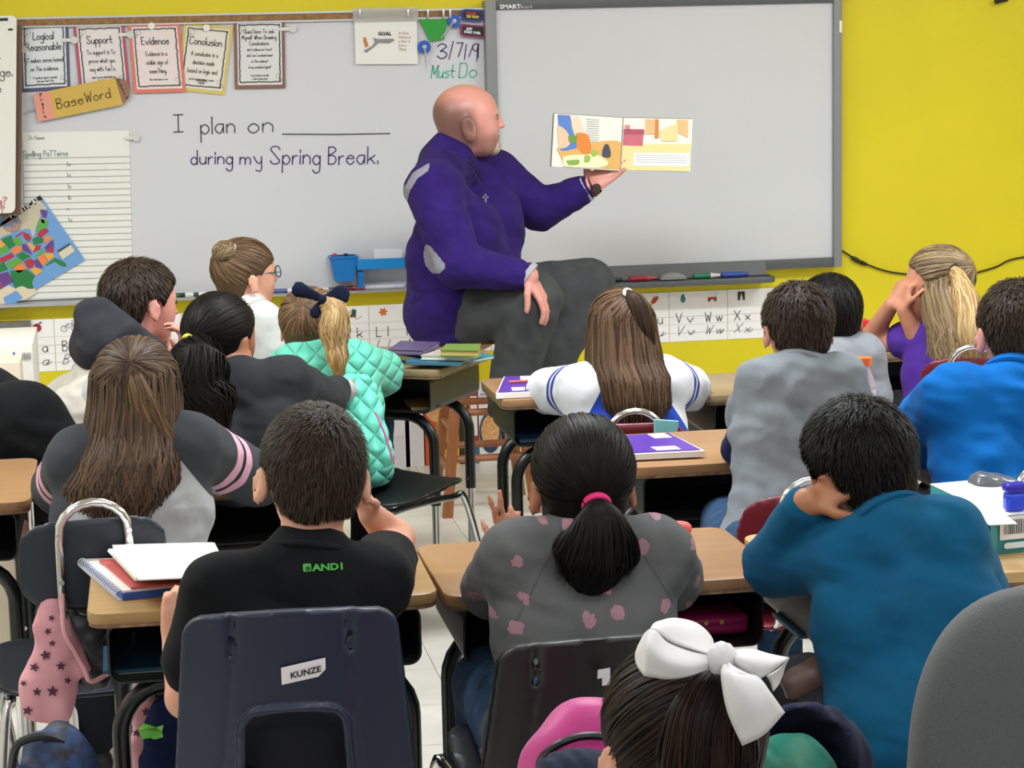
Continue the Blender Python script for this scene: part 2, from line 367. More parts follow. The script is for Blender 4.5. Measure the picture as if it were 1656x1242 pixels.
M_paper = mat('white_paper', 'EDEAE4', .8, var=.015, vscale=9)
M_chrome = mat('chrome', 'D8D9DC', .16, metal=1)
M_wood = mat('walnut_laminate', 'A27C58', .38, c2='8C6847', c2f=.7, vscale=3, stretch=(2, 30, 30), var=.07, spec=.4)
M_wood2 = mat('light_oak_laminate', 'C8A878', .38, c2='B4915F', c2f=.7, vscale=3, stretch=(2, 30, 30), var=.05, spec=.4)
M_wood3 = mat('grained_oak_laminate', 'AE8E60', .38, c2='8E7046', c2f=.9, vscale=2.2, stretch=(2, 42, 42), var=.08, spec=.4)
M_wood4 = mat('dull_tan_laminate', '9C8768', .4, c2='86724F', c2f=.7, vscale=3, stretch=(2, 30, 30), var=.05, spec=.4)
M_edge = mat('worn_edge_band', '6E4F35', .5, c2='94775A', c2f=.4, vscale=50)
M_metal = mat('dark_painted_steel', '1C1D1D', .42, var=.08, vscale=20, spec=.5)
M_tubeb = mat('black_tube_paint', '151617', .3, spec=.55)
M_stool = mat('orange_stained_pine', '9B5F37', .42, c2='87502C', vscale=4, stretch=(30, 30, 3), var=.08)
M_navy = mat('navy_shell_plastic', '162138', .42, bump=.12, bscale=900, bdist=.0005, spec=.45)
M_navy2 = mat('slate_navy_plastic', '18222E', .4, bump=.1, bscale=900, bdist=.0005)
M_black = mat('black_shell_plastic', '0A0C11', .42, bump=.1, bscale=900, bdist=.0005)
M_red = mat('maroon_shell_plastic', '6F1826', .35, bump=.1, bscale=900, bdist=.0005)
M_ink = mat('black_marker_ink', '2B2A33', .5)
M_ink2 = mat('purple_marker_ink', '3B2A6B', .5)
M_ink3 = mat('teal_marker_ink', '3FAE97', .5)
M_ink4 = mat('grey_print', '4A4A4C', .7)
# ---------------------------------------------------------------- room
fl = struct(MB().box((1.2, 3.4, -.03), (7.6, 10.2, .05)).build('floor', M_grout))
T = .3048
def tile_mesh():
    return MB().prism([(x, y, -.004) for x, y in rrect(T-.0016, T-.0016, .0015, 1)], (0, 0, .004))
tl = []
for mt in (M_tile, M_tile2): tl.append(tile_mesh().build('floor_tile', mt))
rg = random.Random(3); k = 0
for i in range(15):
    for j in range(19):
        cx, cy = -.95+i*T, 2.55+j*T
        src = tl[rg.random() < .45]; o = src.copy(); COL.objects.link(o); o.name = 'floor_tile'
        o.location = (cx, cy, 0); o.parent = fl
for o in tl: bpy.data.objects.remove(o)
struct(MB().box((1.2, WALL+.06, 1.4), (7.6, .12, 2.9)).build('wall_front', M_wall))
XR = P(1656, 300, 8.3)[0]
struct(MB().box((4.96, 3.4, 1.4), (.1, 10.2, 2.9)).build('wall_right', M_side))
struct(MB().box((-2.6, 3.4, 1.4), (.1, 10.2, 2.9)).build('wall_left', M_side))
struct(MB().box((1.2, 3.4, CEIL+.04), (7.6, 10.2, .06)).build('ceiling', M_ceil))
struct(MB().box((1.2, WALL-.006, .045), (7.4, .012, .09)).build('baseboard_front', mat('baseboard_rubber', '3A332C', .6)))
for (x, y) in LAMPS:
    t = bpy.data.objects['ceiling']
    MB().box((x, y, CEIL-.0), (1.26, .66, .03)).build('light_housing', pm('EDEDED', .5), t)
    MB().box((x, y, CEIL-.022), (1.2, .6, .012)).build('light_diffuser', emit('lamp_diffuser', 'FFFBF2', 1.6), t)
# ---------------------------------------------------------------- whiteboard
YW = WALL-.03
xl, xr = -1.3, P(786, 200, YW)[0]
zt = P(430, 27, YW)[2]; zb = P(430, 470, YW)[2]
wb = thing('whiteboard', 'long whiteboard with cork top rail, handwriting and posters on the yellow wall', 'whiteboard', ((xl+xr)/2, WALL, zb))
MB().box(((xl+xr)/2, WALL-.012, (zt+zb)/2), (xr-xl, .02, zt-zb)).build('writing_surface', M_wb, wb)
MB().box(((xl+xr)/2, WALL-.02, zt+.012), (xr-xl, .036, .007)).box(((xl+xr)/2, WALL-.02, zt-.018), (xr-xl, .036, .006)).build('rail_edge', M_alu, wb)
MB().box(((xl+xr)/2, WALL-.018, zt-.003), (xr-xl, .03, .023)).build('cork_rail', M_cork, wb)
tr = MB().prism([(xl, WALL, zb+.0), (xl, WALL-.075, zb-.012), (xl, WALL-.085, zb-.008), (xl, WALL-.085, zb-.016), (xl, WALL-.07, zb-.02), (xl, WALL, zb-.012)], (xr-xl, 0, 0)).build('marker_tray', M_alu, wb)
dw = Draw(P(0, 27, WALL-.022), P(786, 15, WALL-.022), P(6, 478, WALL-.022))
def wxy(px, py, d=dw, Y=WALL-.022):
    return d.uv(P(px, py, Y))
mb = MB()
def wtext(mb, txt, px0, py0, px1, py1, capfrac, w, **kw):
    """handwriting that runs between two image points of the board plane"""
    x0, y0 = wxy(px0, py0); x1, y1 = wxy(px1, py1); L = math.hypot(x1-x0, y1-y0); size = capfrac
    k = size/6; gap = kw.pop('gap', 1.3); base = sum((3 if c == ' ' else max(int(q[0]) for st in GL[c].split('|') for q in st.split())+gap) for c in txt)*k
    dw.text(mb, txt, x0, y0, size, w, rot=-math.atan2(y1-y0, x1-x0), cond=L/base, gap=gap, jit=.03, **kw)
wtext(mb, 'I', 281, 214, 306, 213, .062, .0042)
wtext(mb, 'plan', 325, 217, 385, 214, .062, .0042)
wtext(mb, 'on', 402, 215, 448, 213, .062, .0042)
dw.stroke(mb, [wxy(457, 217), wxy(540, 217.5), wxy(630, 216)], .0042)
mb.build('handwriting', M_ink, wb)
mb = MB(); wtext(mb, 'during', 309, 266, 380, 265, .05, .0045); wtext(mb, 'my', 388, 265, 428, 265, .05, .0045); wtext(mb, 'Spring', 437, 265, 522, 265, .062, .0045); wtext(mb, 'Break.', 531, 266, 616, 265, .062, .0045)
mb.build('handwriting', M_ink2, wb)['label'] = 'purple handwritten line reading during my Spring Break'
mb = MB(); wtext(mb, '3', 707, 94, 728, 94, .052, .0045); dw.stroke(mb, [wxy(733, 67), wxy(726, 96)], .004); wtext(mb, '7', 738, 92, 752, 92, .05, .0045); dw.stroke(mb, [wxy(754, 72), wxy(751, 96)], .004)
dw.stroke(mb, [wxy(765, 73), wxy(758, 92)], .004); wtext(mb, '9', 764, 93, 777, 93, .05, .004); dw.stroke(mb, [wxy(772, 76), wxy(771, 99)], .0035)
mb.build('handwriting', M_ink2, wb)['label'] = 'date 3/7/19 in purple marker'
mb = MB(); wtext(mb, 'Must', 697, 126, 737, 125, .045, .0042, slant=.15); wtext(mb, 'Do', 742, 126, 775, 125, .052, .004, slant=.1)
mb.build('handwriting', M_ink3, wb)['label'] = 'words Must Do in teal marker'
# ---------------------------------------------------------------- grey framed interactive board
YB = WALL-.06
def bx(px, py, Y=YB): return P(px, py, Y)
sb = thing('interactive_whiteboard', 'large interactive board with grey plastic frame, behind the open picture book', 'whiteboard', (bx(1080, 300)[0], WALL, bx(1080, 430)[2]))
L0 = bx(788, 200)[0]; L1 = bx(806, 200)[0]; R0 = bx(1347, 200)[0]; R1 = bx(1360.5, 200)[0]; T0 = bx(1080, 10)[2]; B0 = bx(1080, 427)[2]; T1 = T0+.035; B1 = B0-.037
MB().box(((L1+R0)/2, WALL-.03, (T0+B0)/2), (R0-L1+.02, .05, T0-B0+.02)).build('screen', M_sb, sb)
for a, b in ((L0, L1), (R0, R1)): MB().box(((a+b)/2, WALL-.036, (T1+B1)/2), (b-a, .072, T1-B1)).build('side_frame', M_gr1, sb, bevel=.004)
MB().box(((L1+R0)/2, WALL-.034, (T1+T0)/2), (R0-L1, .068, T1-T0)).build('top_frame', M_gr2, sb, bevel=.003)
MB().box(((L1+R0)/2, WALL-.034, (B1+B0)/2), (R0-L1, .068, B0-B1)).build('bottom_frame', M_gr2, sb, bevel=.003)
MB().box((R1+.012, WALL-.03, T1-.008), (.03, .04, .02)).build('cable_port', M_blk, sb, bevel=.003)
MB().box((R1-.008, WALL-.074, bx(1357, 43)[2]), (.01, .006, .045)).build('wall_clip', pm('E8E8E8', .5), sb)
ds = Draw(bx(790, 3, WALL-.069), bx(1350, -5, WALL-.069), bx(792, 14, WALL-.069))
ftext(ds, 'lettering', 'SMART', .038, .026, .022, pm('F2F2F2', .5), sb, bold=.0006, sx=1.15)
ftext(ds, 'lettering', 'Board', .115, .026, .018, pm('C8C8C8', .5), sb)
# pen tray
a = bx(955, 438, WALL-.07); b = bx(1250, 434, WALL-.07); zt2 = (a[2]+b[2])/2
TZ = B1+.005; TX0, TX1 = bx(935, 440, WALL-.1)[0], bx(1249, 436, WALL-.1)[0]
tray = MB().prism([(x, y, TZ-.045) for x, y in rrect(TX1-TX0, .15, .03, 5, (TX0+TX1)/2, WALL-.085)], (0, 0, .022)).build('pen_tray', M_gr2, sb, bevel=.004)
MB().prism([(TX0, WALL-.068, TZ-.03), (TX0, WALL-.068, TZ+.03), (TX0, WALL-.1, TZ-.02)], (TX1-TX0-.02, 0, 0)).build('tray_back', mat('tray_grey', '66696D', .5), sb)
def pen(px, c, label, cc='D9D9D9'):
    x = bx(px, 433, WALL-.12)[0]; z = TZ-.012
    t = thing('board_pen', label, 'marker', (x, WALL-.12, z-.011), 'pens in the interactive board tray')
    MB().tube([(x-.045, WALL-.12, z), (x+.02, WALL-.12, z)], .011, 10).build('barrel', pm(c, .4), t, smooth=True)
    MB().tube([(x+.02, WALL-.12, z), (x+.058, WALL-.12, z)], [.0105, .006], 10).build('cap', pm(cc, .4), t, smooth=True)
pen(982, '15161A', 'black pen lying in the grey pen tray, leftmost of the pens', '2A2A2E'); pen(1037, 'A6283A', 'red pen lying in the grey pen tray', 'B9444F')
pen(1140, '1F7A55', 'green pen lying in the grey pen tray'); pen(1186, '2A49A8', 'blue pen lying in the grey pen tray, rightmost of the pens', '2A49A8')
x = bx(1087, 433, WALL-.12)[0]
t = thing('board_eraser', 'arched grey eraser between red and green pens', 'eraser', (x, WALL-.12, TZ-.023))
arc = [(x+.052*math.cos(q), WALL-.145, TZ-.02+.026*math.sin(q)) for q in np.linspace(0, math.pi, 12)]
MB().prism(arc, (0, .045, 0)).build('eraser_body', mat('eraser_grey', '8E9090', .6), t, bevel=.003)
# ---------------------------------------------------------------- posters
YP = WALL-.028
def quad(tl, tr, br, bl, Y, lift=.0015): return Draw(P(*tl, Y), P(*tr, Y), P(*bl, Y), lift)
def sheet(name, label, cat, d, c, th=.0012, group=None, m=None):
    t = thing(name, label, cat, d.p(d.w/2, d.h, 0), group)
    mb = MB(); d.poly(mb, [(0, 0), (d.w, 0), (d.w, d.h), (0, d.h)], th, 0); mb.build('backing', m or pm(c, .75), t); return t
PN = -1
def poster(q, c, title, lines, small, label, tint='E6DFDC', y0=.3):
    global PN; PN += 1; d = quad(*q, YP-.003*(PN % 3)); t = sheet('poster', label, 'poster', d, c, group='vocabulary posters clipped along the top of the whiteboard')
    m = .06*d.w; mb = MB(); d.rect(mb, m, m, d.w-2*m, d.h-2.2*m, lift=.001); mb.build('sheet', pm(tint, .8), t)
    mb = MB(); g = .105*d.w; rr = random.Random(len(label)); n = 26
    cor = [(g, g), (d.w-g, g), (d.w-g, d.h-g*1.25), (g, d.h-g*1.25), (g, g)]
    for a, b in zip(cor[:-1], cor[1:]):
        pts = [(a[0]+(b[0]-a[0])*i/n+rr.uniform(-1, 1)*.0015, a[1]+(b[1]-a[1])*i/n+rr.uniform(-1, 1)*.0015) for i in range(n+1)]; d.stroke(mb, pts, .0045, .002)
    mb.build('scalloped_border', M_ink4, t)
    mb = MB()
    big = len(title) < 3
    for i, tt in enumerate(title): d.text(mb, tt, d.w/2, (y0+(.155 if big else .085)*i)*d.h, .026 if big else .014, .0032 if big else .002, anchor='c', cond=.72)
    for i, tt in enumerate(lines): d.text(mb, tt, d.w/2, ((y0+.165*len(title)+.125*i)*d.h if big else (.45+.085*i)*d.h), .0155 if big else .009, .002 if big else .0014, anchor='c', cond=.62)
    for i, tt in enumerate(small): d.text(mb, tt, d.w/2, (.82+.05*i)*d.h, .007, .0011, anchor='c', cond=.55)
    mb.build('lettering', pm('3C3B3E', .7), t)
    mb = MB(); s = .16*d.w
    for (ux, uy, k) in ((.19, .13, 1), (.86, .82, -1)):
        cx, cy = ux*d.w, uy*d.h; d.stroke(mb, [(cx+.008*math.cos(a), cy+.008*math.sin(a)) for a in np.linspace(0, 6.3, 14)], .0015); d.stroke(mb, [(cx-k*.006, cy+.006), (cx-k*.012 if k > 0 else cx+.016, cy+.02)], .0025)
    mb.build('magnifier_drawing', pm('8A8A8A', .7), t)
    return t, d
poster([(30, 38), (110, 34), (119, 147), (34, 149)], '55587A', ['Logical', 'Reasonable'], ['IT makes sense based', 'on The evidence.'], ['IT something is logical or reasonable', 'That means That iT fits!'], 'poster titled Logical Reasonable on slate blue backing, leftmost of the poster row', 'DEE1E4', .25)
poster([(118, 39), (200, 36), (211, 145), (129, 147)], 'B5536C', ['Support'], ['To support is To', 'prove what you', 'say with facTs.'], ['support you can understanding you', 'it isnt that hard.'], 'poster titled Support on dark pink backing, above the paper pencil', 'E3DCDD')
poster([(207, 39), (291, 37), (292, 146), (217, 151)], 'E07A6B', ['Evidence'], ['Evidence is a', 'visible sign of', 'someThing.'], ['this is also known as a clue'], 'poster titled Evidence on coral backing, third along the row', 'E8DADA')
poster([(298, 36), (377, 44), (369, 156), (284, 146)], 'D9C46C', ['Conclusion'], ['A conclusion is a', 'decision made', 'based on logic and', 'reason.'], ['you have to draw evidence to reach a', 'conclusion'], 'tilted poster titled Conclusion on pale yellow backing', 'E4DFD8')
poster([(378, 32), (460, 31), (464, 141), (380, 144)], '8B6057', ['QuesTions To ask', 'Myself When Drawing', 'Conclusions.'], ['whaT evidence do I have?', 'whaT can I conclude based', 'on This evidence?', 'Is my conclusion logical?'], ['Is my conclusion reasonable', 'or does it make sense?'], 'poster of questions about conclusions on brown backing, rightmost and apart', 'DDDDDD', .2)
def clip(px, py, w, label):
    x, _, z = P(px, py, YP-.008); t = thing('magnetic_clip', label, 'clip', (x, WALL-.02, z), 'clear magnetic clips on the poster row')
    MB().box((x, YP-.006, z), (w, .006, .013)).build('clip_arm', pm('DADAD6', .3), t, bevel=.002)
    MB().disc((x+w*.35, YP-.004, z), .013, 14, th=.006).build('magnet', pm('D2D2CC', .3), t)
clip(112, 65, .05, 'white clip between the Logical and Support posters'); clip(203, 56, .05, 'white clip between the Support and Evidence posters'); clip(464, 47, .06, 'clear clip at the right edge of the brown question poster')
clip(30, 80, .05, 'clear clip at the left edge of the blue backed poster'); clip(213, 223, .045, 'clear clip at the top right corner of the lined chart paper')
for px, py, l in ((245, 42, 'round white magnet on the coral Evidence poster'), (334, 45, 'round white magnet on the yellow Conclusion poster')):
    q = P(px, py, YP-.006); tag(MB().disc(q, .0125, 18, th=.006).build('round_magnet', pm('E9E8E0', .3), smooth=True), l, 'magnet', 'round white magnets')
# paper pencil
d = quad((53, 152), (207, 121), (215, 160), (62, 197), WALL-.044); t = thing('paper_pencil', 'large yellow cut-paper pencil reading Base Word, under the posters', 'sign', d.p(d.w/2, d.h, 0))
w, h = d.w, d.h; mb = MB(); d.poly(mb, [(.17*w, 0), (.86*w, 0), (.89*w, h), (.17*w, h)], .001, .0); mb.build('pencil_body', pm('CFAE57', .8), t)
mb = MB(); d.poly(mb, [(0, .02*h), (.17*w, 0), (.17*w, h), (0, h)], .001, 0); mb.build('eraser_end', pm('E49A8A', .8), t)
mb = MB(); d.poly(mb, [(.86*w, 0), (.96*w, .14*h), (1.0*w, .45*h), (.97*w, .8*h), (.89*w, h)], .001, 0); mb.build('pencil_tip', pm('96705A', .8), t)
mb = MB(); d.text(mb, 'Base', .22*w, .68*h, .034, .003, cond=1.05); d.text(mb, 'Word', .52*w, .66*h, .034, .003, cond=1)
for i, c in enumerate('Prefix'): d.text(mb, c, .07*w, (.15+.15*i)*h, .012, .0024)
for i, c in enumerate('Suffix'): d.text(mb, c, .88*w+.004*i, (.2+.12*i)*h, .011, .0024)
mb.build('lettering', pm('4A3A22', .7), t)
tag(MB().tube([P(42, 183, YP-.004), P(58, 175, YP-.01)], .003, 6).build('metal_clip', M_alu), 'small metal clip at the pink end of the paper pencil', 'clip')
# lined chart paper
d = quad((36, 214), (209, 211), (217, 478), (44, 483), YP+.003); t = sheet('chart_paper', 'tall sheet of lined chart paper left of the handwriting', 'paper', d, 'E9E9E3')
mb = MB()
for i in range(22): d.rect(mb, 0, d.h*(.155+.0385*i), d.w, .0022, lift=.001)
mb.build('ruled_lines', pm('8C9092', .8), t)
mb = MB(); d.text(mb, 'Spelling PaTTerns', .0, .145*d.h, .02, .0022, cond=.75); d.text(mb, 'Th Name', .02, .045*d.h, .014, .0014, cond=.8)
for i, c in enumerate(('1a', '1a', '1s', '1b', 'n', '1a')): d.text(mb, c, .4*d.w, (.205+.067*i)*d.h, .014, .0016)
mb.build('lettering', pm('6E8484', .8), t)
# wall map
q = [(-30, 370), (66, 316), (138, 420), (-8, 512)]
d = quad((-36, 377), (64, 315), (-8, 512), (-112, 575), WALL-.034)
d = Draw(P(-36, 377, WALL-.034), P(64, 315, WALL-.034), P(38, 481, WALL-.034))
d = Draw(P(-92, 409, WALL-.034), P(65, 316, WALL-.034), P(-18, 513+0, WALL-.034))
t = sheet('wall_map', 'tilted colourful political map of the United States over the chart paper', 'map', d, '6E9FD6')
def mp(px, py): return d.uv(P(px, py, WALL-.034))
def mpoly(c, pts, lift=.0015, name='map_region'): mb = MB(); d.poly(mb, [mp(*p) for p in pts], 0, lift); mb.build(name, pm(c, .6), t)
def zp(*a): return [(x/9.2, 300+y/9.2) for x, y in zip(a[::2], a[1::2])]
def zq(*a): return [(x/9.2, 400+y/9.2) for x, y in zip(a[::2], a[1::2])]
mpoly('C5BCA6', zp(0, 620, 400, 360, 600, 230, 700, 330, 660, 380, 600, 350, 600, 460, 540, 600, 500, 790, 440, 640, 300, 660, 60, 750, 0, 790), .001, 'map_canada')
mpoly('17150F', zp(-60, 610, 590, 145, 640, 205, 0, 620), .003, 'map_title_band')
mpoly('E0D2B5', zq(-100, 860, -100, 690, 130, 565, 240, 620, 300, 560, 430, 620, 520, 610, 545, 680, 380, 780, 0, 850), .001, 'map_mexico')
mpoly('6E9FD6', zq(50, 750, 240, 640, 345, 750, 200, 850, 80, 850), .002, 'map_inset')
G, G2, RD, OR, PU, YE = '1E7A3A', '5AA63A', 'B22E3C', 'EC8238', '6A3C86', 'E9A637'
for c, pts in ((PU, zp(595, 370, 640, 355, 710, 385, 690, 480, 640, 470)), (OR, zp(600, 490, 650, 485, 665, 560, 630, 560)), (G2, zp(570, 540, 600, 500, 720, 520, 700, 610, 570, 680, 540, 680)),
    (RD, zp(550, 730, 600, 660, 690, 635, 730, 680, 640, 750, 600, 780)), (G, zp(480, 800, 550, 760, 640, 780, 640, 850, 510, 880)), (OR, zp(650, 760, 770, 760, 780, 790, 690, 850, 660, 860)),
    (PU, zp(655, 930, 700, 880, 790, 800, 805, 900, 690, 960)), (RD, zp(690, 960, 805, 910, 800, 1000, 670, 980)), (RD, zp(345, 690, 430, 720, 470, 790, 420, 840, 350, 770)), (RD, zp(225, 750, 340, 685, 330, 720, 240, 770)),
    (G, zp(20, 800, 170, 740, 200, 850, 240, 880, 140, 945)), (G2, zp(180, 790, 300, 770, 345, 870, 240, 885)), (YE, zp(0, 800, 85, 885, 0, 935)), (G2, zp(0, 940, 90, 890, 145, 970, 0, 1040)),
    (OR, zp(155, 970, 240, 890, 330, 900, 310, 980, 220, 1030)), (PU, zp(330, 880, 380, 860, 490, 1030, 340, 970)), (YE, zp(410, 870, 445, 840, 525, 920, 490, 980)), (RD, zp(490, 1000, 540, 885, 610, 885, 600, 950)),
    (RD, zp(0, 1080, 170, 1000, 220, 1060, 60, 1140, 0, 1140)), (G, zp(240, 1040, 330, 985, 460, 1050, 340, 1120)), (G2, zp(490, 1080, 640, 935, 655, 1000, 530, 1060)), (OR, zp(555, 1080, 640, 1010, 710, 1130, 650, 1200)),
    (YE, zp(650, 1010, 790, 1010, 810, 1060, 720, 1120)), (G2, zq(95, 240, 250, 150, 340, 210, 150, 330)), (RD, zq(355, 210, 450, 160, 510, 200, 500, 290, 420, 320)), (PU, zq(500, 200, 555, 170, 650, 310, 540, 300)),
    (G, zq(670, 270, 820, 155, 960, 220, 995, 285, 900, 270, 820, 210, 700, 270)), (OR, zq(200, 290, 310, 230, 400, 310, 290, 380, 240, 360)), (YE, zq(455, 330, 520, 290, 640, 350, 530, 420)),
    (G, zq(-80, 280, 60, 215, 120, 330, -80, 400)), (PU, zq(-60, 410, 120, 360, 200, 510, 40, 590)), (G, zq(150, 350, 400, 330, 520, 420, 475, 520, 500, 610, 410, 610, 350, 570, 220, 600, 190, 530)), (RD, zq(-60, 560, 0, 535, 45, 600, -40, 640)), (OR, zq(-80, 130, 0, 100, 0, 200, -80, 240))):
    mpoly(c, pts, .002)
mb = MB(); c0 = mp(19, 361); d.oval(mb, c0[0], c0[1], .034, .034, 0, .003); mb.build('map_seal', mat('seal_blue', '4F7F98', .6, c2='C08A78', c2f=.4, vscale=30), t)
mpoly('D6CFB8', zp(870, 1000, 1050, 880, 1115, 975, 930, 1100), .003, 'map_legend'); mpoly('3A4650', zp(850, 970, 1035, 855, 1050, 880, 870, 995), .0035, 'map_legend_band')
ang = math.atan2(-(P(65, 316, 8.27)-P(-92, 409, 8.27))[2], (P(65, 316, 8.27)-P(-92, 409, 8.27))[0])
x0, y0 = mp(44, 338); ftext(d, 'lettering', 'POLITICAL', x0-.068, y0, .026, pm('E8E4D6', .6), t, lift=.004, bold=.0006)
# dry-erase chart at the left edge
YC = WALL-.12
def rr2(name, q, r, th, Y, c, par):
    dd = quad(*q, Y); mb = MB(); dd.poly(mb, rrect(dd.w, dd.h, r, 5, dd.w/2, dd.h/2), th, 0); return dd, mb.build(name, c if not isinstance(c, str) else pm(c, .6), par)
t = thing('chart_tablet', 'white chart tablet with brown backing board at the left edge of the whiteboard', 'chart', P(-60, 350, YC))
rr2('backing_board', [(-160, 40), (36, 40), (45, 351), (-160, 351)], .004, .015, YC+.03, mat('brown_board', '6F5444', .7), t)
dd, _ = rr2('chart_sheet', [(-170, 30), (27, 25), (37, 348), (-170, 352)], .02, .008, YC, 'E6E4DE', t)
mb = MB()
def cx(px, py): return dd.uv(P(px, py, YC))
for tx, px, py, s in (('or', -14, 103, .034), ('sage.', -19, 124, .032), ('le', -8, 150, .032), ('abouT?', -36, 174, .018), ('nonficTion', -42, 184, .015)):
    x, y = cx(px, py); dd.text(mb, tx, x, y, s, .003, cond=.9)
mb.build('lettering', M_ink4, t)
mb = MB()
for tx, px, py, s in (('org?', -20, 332, .027), ('e ?', -12, 345, .024)): x, y = cx(px, py); dd.text(mb, tx, x, y, s, .003)
mb.build('lettering', pm('B8454A', .7), t)
mb = MB(); x, y = cx(6, 32); dd.rect(mb, x-.02, y-.006, .035, .01); x, y = cx(16, 48); dd.rect(mb, x-.006, y-.004, .016, .007); mb.build('hanger_slots', M_blk, t)
# goal sheet
d = quad((573, 33), (674, 33), (676, 102), (575, 104), WALL-.035); t = sheet('goal_sheet', 'white sheet with a small wrench cartoon and the word GOAL', 'paper', d, 'EAE8E6')
mb = MB(); dz = lambda x, y: ((x/6.37+560-573.5)/101*d.w, (y/6.37-33)/70*d.h)
d.poly(mb, [dz(170, 520), dz(260, 470), dz(290, 430), dz(270, 385), dz(330, 400), dz(480, 395), dz(495, 415), dz(440, 445), dz(330, 440), dz(270, 490), dz(200, 540)]); mb.build('wrench_drawing', pm('8C8C8C', .7), t)
mb = MB(); d.poly(mb, [dz(175, 380), dz(200, 385), dz(215, 440), dz(225, 470), dz(190, 485), dz(172, 420)], lift=.002); mb.build('figure_drawing', pm('C77A4A', .7), t)
x, y = dz(325, 362); ftext(d, 'lettering', 'GOAL', x, y, .018, pm('3A2A2A', .7), t, bold=.0008)
for i, s in enumerate(('A Goal', 'Without', 'a Plan is', 'Just a', 'Wish')): x, y = dz(535, 352+i*42); ftext(d, 'lettering', s, x, y, .0135, pm('B07A7C', .7), t)
x0, _, z0 = P(575, 28, WALL-.04); x1 = P(672, 26, WALL-.04)[0]
t = thing('hanging_sleeve', 'clear plastic strip holding the goal sheet on the cork rail', 'clip', ((x0+x1)/2, WALL-.03, z0)); MB().box(((x0+x1)/2, WALL-.042, z0+.008), (x1-x0+.02, .003, .05)).build('strip', mat('clear_plastic', 'D0CEC8', .2, alpha=.45), t)
for px in (582, 660, 692, 717, 728):
    x, _, z = P(px, 22, WALL-.045); tt = MB().box((x, WALL-.044, z), (.008, .01, .034)).build('rail_clip', M_alu, bevel=.002); tag(tt, 'small metal clip over the cork rail of the whiteboard', 'clip', 'metal clips on the cork rail')
d = quad((678, 32), (724, 29), (716, 66), (693, 66), WALL-.037); t = tag(MB().prism([P(678, 32, WALL-.037), P(724, 29, WALL-.037), P(718, 64, WALL-.037), P(695, 67, WALL-.037)], (0, .002, 0)).build('paper_cup_cutout', pm('2E9A3A', .7)), 'green paper cup cutout beside the goal sheet', 'decoration')
for px, py, a, l in ((734, 34, .7, 'blue round magnetic clip beside the green paper cup, upper one'), (686, 76, -.12, 'blue round magnetic clip under the goal sheet corner, lower one')):
    c = P(px, py, WALL-.036); t = thing('magnet_clip', l, 'magnet', c, 'blue round magnetic clips'); MB().disc(c, .024, 24, th=.008).build('disc', pm('1E56B8', .4), t); MB().disc(c-V(0, .009, 0), .008, 14, th=.004).build('hub', M_alu, t)
    e = c+V(-math.sin(a)*.08, -.012, -math.cos(a)*.08); MB().tube([c-V(0, .012, 0), c*.4+e*.6, e], [.005, .003, .002], 6).build('clip_lever', M_alu, t, smooth=True)
for q, c1, c2, ls, l in (([(745, 14), (782, 16), (782, 34), (745, 33)], '1C3F93', '15151C', (('NAILED', 'C0392B'), ('TRY DUO', 'F0D65A')), 'blue rimmed oval word magnet at the top right of the whiteboard'),
                        ([(744, 38), (785, 42), (783, 62), (745, 58)], '8A2460', '111114', (('JUST', 'EEEEEE'), ('START OVER', 'EEEEEE')), 'purple rimmed word magnet under the oval one')):
    d = quad(*q, WALL-.045); t = thing('word_magnet', l, 'magnet', d.p(d.w/2, d.h, 0), 'word magnets by the interactive board'); mb = MB(); pts = rrect(d.w, d.h, d.h*(.48 if c1 == '1C3F93' else .2), 6, d.w/2, d.h/2)
    if c1 != '1C3F93': pts = [(x, y+(.006 if abs(x-d.w/2) < d.w*.25 and y < d.h/2 else (-.006 if abs(x-d.w/2) < d.w*.25 else 0))) for x, y in pts]
    d.poly(mb, pts, .01, 0); mb.build('rim', pm(c1, .4), t); mb = MB(); d.poly(mb, [(d.w/2+(x-d.w/2)*.84, d.h/2+(y-d.h/2)*.72) for x, y in pts], .0, .002); mb.build('face', pm(c2, .4), t)
    for i, (s, cc) in enumerate(ls): ftext(d, 'lettering', s, d.w*(.14 if len(s) > 7 else .24), d.h*(.46+.27*i), .0125, pm(cc, .6), t, lift=.004, bold=.0006, sx=.85)
